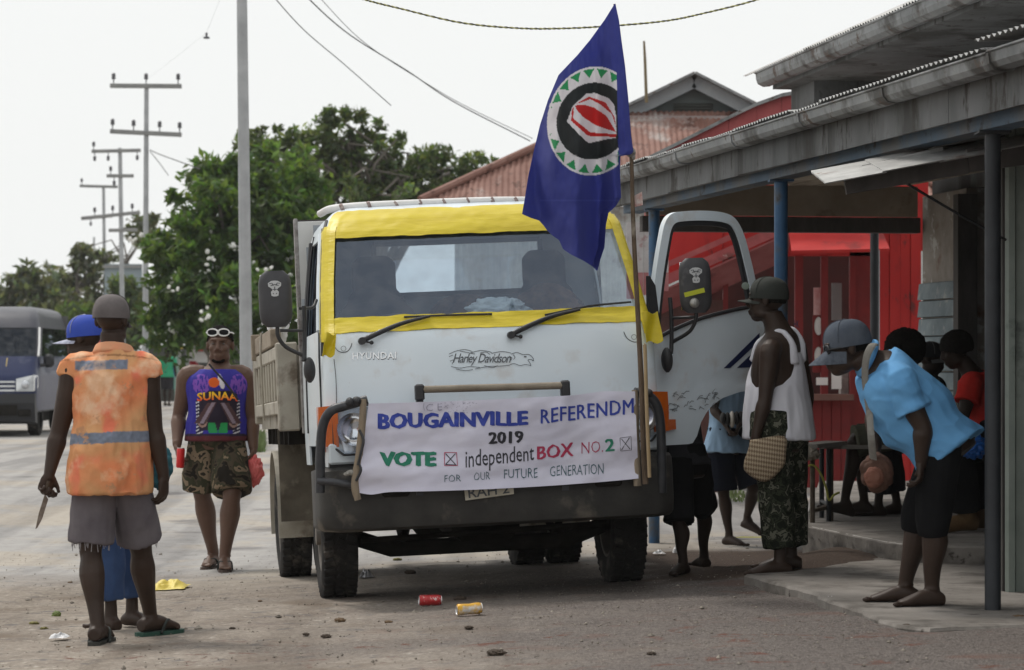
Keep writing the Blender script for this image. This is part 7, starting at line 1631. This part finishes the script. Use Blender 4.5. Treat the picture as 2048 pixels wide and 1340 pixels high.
for sx in (-1, 1):
    for y in (1.0, 4.1):
        w_ = vbm(MB().lathe([(.2, -.10), (.29, -.11), (.335, -.085), (.34, 0), (.335, .085), (.29, .11), (.2, .10)], 28, Matrix.Translation((sx*.80, y, .335))@Matrix.Rotation(R(90), 4, 'Y')), 'wheel', rubber, smooth=40); vbm(MB().lathe([(.2, -.09), (.19, 0), (.12, .03), (.001, .03)], 20, Matrix.Translation((sx*.80, y, .335))@Matrix.Rotation(R(90), 4, 'Y')), 'rim', rimm, w_)
vbm(MB().box2((-.72, .5, .22), (.72, 4.6, .40)), 'underbody', under)
vbm(MB().hull([V((x, y, z)) for x in (-.85, .85) for y, z in ((.5, 1.38), (.9, 1.34), (.9, .6), (.3, .6))]), 'dashboard', vbl)
for x in (-.48, .42):
    s_ = vbm(MB().box((x, 1.75, 1.30), (.48, .14, .65), None, .05), 'seat', mat('van seat', (.05, .05, .06), rough=.9)); vbm(MB().box((x, 1.78, 1.74), (.26, .1, .22), None, .04), 'headrest', mat('van seat', (.05, .05, .06)), s_)
# driver
dq = lambda a, b, c: YAW@V((a, b, c))
dv_ = Person('driver sitting behind the minibus windscreen', 51, dict(head=dq(.42, 1.42, 1.67), nek=dq(.42, 1.5, 1.50), pel=dq(.42, 1.55, 1.00), shL=dq(.23, 1.5, 1.44), elL=dq(.2, 1.3, 1.22), wrL=dq(.28, 1.05, 1.29), shR=dq(.61, 1.5, 1.44), elR=dq(.64, 1.3, 1.22), wrR=dq(.56, 1.05, 1.29), hiL=dq(.33, 1.5, 0.99), knL=dq(.3, 1.1, 0.99), anL=dq(.3, 1.0, 0.69), hiR=dq(.51, 1.5, 0.99), knR=dq(.54, 1.1, 0.99), anR=dq(.54, 1.0, 0.69)), (0, -1, 0), (0, -1, 0), sk3, H=1.7, vox=.016, base=dq(.42, 1.55, 0.64))
dv_.build_body({'L': ((0, -1), zg+.47), 'R': ((0, -1), zg+.47)}, {}); dv_.shirt(cotton('driver shirt', (.08, .08, .10)), .02, -.03, (.5, .5), vox=.016, wrinkle=0); dv_.legs(blk, 1.7, .02, .0, 'trousers', vox=.016, wrinkle=0)
# ================================================================== LITTER
def gp(px, py, dz=0): q = G(px, py); q.z += dz; return q
can(gp(860, 1212, .033), (.97, .18, .0), 'red printed drink can lying in front of the truck wheel', mat('red white can print', (.40, .02, .025), (.50, .04, .04), 30, .35, .2, stain2=(.68, .62, .6), s2scale=42, s2thr=.56), 0, .125)
can(gp(938, 1230, .033), (.93, .25, .06), 'crushed orange and white drink can lying beside the red one', mat('orange can print', (.62, .30, .02), (.68, .42, .05), 9, .35, .2, stain=(.68, .68, .68), sscale=13, sthr=.5), .42, .135)
yb = mat('yellow plastic film', (.66, .50, .06), (.75, .62, .14), 9, .4, bump=.5, bscale=30)
def sheetlitter(px, py, w, d, h, m, name, label, seed):
    c = gp(px, py); mb = MB(); nu = 34
    def fn(a, b):
        x = (a-.5)*w; y = (b-.5)*d; e = (1-abs(2*a-1)**3)*(1-abs(2*b-1)**3); k = noise.noise(V((a*2.6+seed, b*2.6, seed))); k2 = abs(noise.noise(V((a*5, b*5, seed+3))))
        x += .12*w*noise.noise(V((a*3, b*3, seed+9))); y += .12*d*noise.noise(V((a*3, b*3, seed+19))); gx, gy = c.x+x, c.y+y
        return V((gx, gy, gz(gx, gy)+.012+h*e*max(0, .45+k*.9+k2*.5)))
    mb.grid(fn, list(lin(0, 1, nu)), list(lin(0, 1, nu))); return tag(mb.build(name, m, origin=c, smooth=60), label, 'litter')
sheetlitter(338, 1178, .24, .55, .05, yb, 'yellow_plastic_bag', 'crumpled yellow plastic bag flattened on the dirt road', 4)
sheetlitter(120, 1279, .09, .14, .03, bagw, 'paper_scrap', 'white paper scrap on the dirt beside the dark sandal', 6)
sheetlitter(733, 1157, .10, .14, .06, mat('foil wrapper', (.10, .10, .11), (.5, .5, .52), 14, .3, .4), 'foil_wrapper', 'black and silver wrapper behind the front wheel', 8)
sheetlitter(1355, 1108, .07, .12, .08, bagw, 'crumpled_paper', 'crumpled white paper by the barefoot youth’s heel', 12)
sheetlitter(1318, 1110, .09, .10, .03, bagw, 'torn_paper', 'torn white paper at the edge of the dark soil', 13)
sheetlitter(1660, 1212, .05, .06, .05, bagw, 'tissue_scrap', 'tiny white tissue against the pavement edge', 14)
sheetlitter(1500, 1078, .35, .05, .01, mat('yellow strip', (.4, .38, .1), rough=.7), 'yellow_strip', 'flat yellow strip on the ground behind the bare foot', 15)
leafm = mat('dry leaf', (.10, .06, .035), (.17, .11, .06), 14, .8); peel = mat('fruit peel', (.24, .22, .05), (.12, .10, .03), 12, .7); dung = mat('dark clod', (.045, .032, .025), (.08, .06, .045), 14, .95, bump=.6)
def clod(px, py, r, m, name, label, cat, seed, fl=.55): 
    o = crumple(gp(px, py, r*fl*.6), (r, r, r*fl), seed, m, name, label, cat, 2, .35); o['group'] = 'scraps lying on the road' if cat != 'fruit' else 'fruit on the road'; return o
clod(113, 1234, .024, mat('green nut', (.10, .15, .03), (.16, .20, .05), 9, .5), 'betel_nut', 'round green nut lying on the dirt', 'fruit', 61, .95)
for i, (px, py, r, m, l) in enumerate([(68, 1249, .028, peel, 'yellow green husk piece beside the green nut'), (88, 1259, .022, peel, 'small husk piece near the white paper scrap'), (680, 1243, .03, leafm, 'dry brown leaf curled below the front wheel'), (777, 1246, .022, leafm, 'curled brown leaf below the red can'), (652, 1275, .026, dung, 'dark clod on the sealed patch'), (938, 1257, .022, dung, 'small clod under the crushed can'), (993, 1310, .04, dung, 'dark torn scrap on the foreground asphalt'), (1303, 1309, .02, dung, 'lone clod on the foreground asphalt'), (612, 1270, .018, dung, 'little clod on the sealed patch edge'), (465, 1258, .017, dung, 'little clod on the dirt by the green sandal'), (1812, 1256, .032, dung, 'brown clod under the pavement lip'), (2036, 1243, .05, leafm, 'bunch of dry leaves at the foot of the dark post'), (920, 1200, .04, dung, 'flat dark scrap behind the cans'), (820, 1147, .04, dung, 'dark scrap in the shade below the axle'), (795, 1121, .035, peel, 'yellow green scrap below the truck'), (520, 1203, .014, leafm, 'tiny leaf beside the yellow plastic bag'), (140, 1166, .018, leafm, 'small dry leaf behind the orange vest man'), (136, 1295, .012, leafm, 'tiny leaf at the road edge by the white scrap')]):
    clod(px, py, r, m, 'road_scrap', l, 'scrap', 70+i, .4)
# pebbles and crumbs, uncountable
rg = np.random.default_rng(5); vs = []; fs = []
ico = [V(p).normalized() for p in ((1, 0, 0), (-1, 0, 0), (0, 1, 0), (0, -1, 0), (0, 0, 1), (0, 0, -1))]; icf = [(0, 2, 4), (2, 1, 4), (1, 3, 4), (3, 0, 4), (2, 0, 5), (1, 2, 5), (3, 1, 5), (0, 3, 5)]
for i in range(5200):
    px = rg.uniform(-20, 2068); py = 1340-310*rg.random()**.75; q = G(px, py, 4)
    if q.x > 1.75 and q.y < 20 or q.y > 24: continue
    if 1.3 < q.x < 3 and 13.6 < q.y < 17 and q.x > 1.36+.35*(17-q.y)*.5: continue
    s_ = .0035*(1+rg.pareto(3.2)); s_ = min(s_, .02); b = len(vs); a = rg.uniform(.6, 1.3, 3)
    for p in ico: vs.append((q.x+p.x*s_*a[0], q.y+p.y*s_*a[1], q.z+.002+p.z*s_*a[2]*.7))
    fs += [tuple(k+b for k in f) for f in icf]
me = bpy.data.meshes.new('gravel'); me.from_pydata(vs, [], fs); link('gravel', me, mat('gravel', (.10, .085, .07), (.36, .32, .27), 9, .9), kind='stuff', label='small loose stones and crumbs on the road', cat='gravel')
# ================================================================== HAZE
hz = MB().box2((-70, -12, -1.5), (70, 190, 14)).build('haze', None, kind='stuff', label='thin pale haze in the air', cat='haze')
hm = bpy.data.materials.new('haze'); hm.use_nodes = True; N = hm.node_tree.nodes; N.remove(N['Principled BSDF']); pv = N.new('ShaderNodeVolumePrincipled'); pv.inputs['Density'].default_value = .0003; pv.inputs['Color'].default_value = (.95, .96, .97, 1); pv.inputs['Anisotropy'].default_value = .2
hm.node_tree.links.new(pv.outputs[0], N['Material Output'].inputs['Volume']); hz.data.materials.append(hm); hm.cycles.homogeneous_volume = True
bpy.data.scenes.remove(TS)
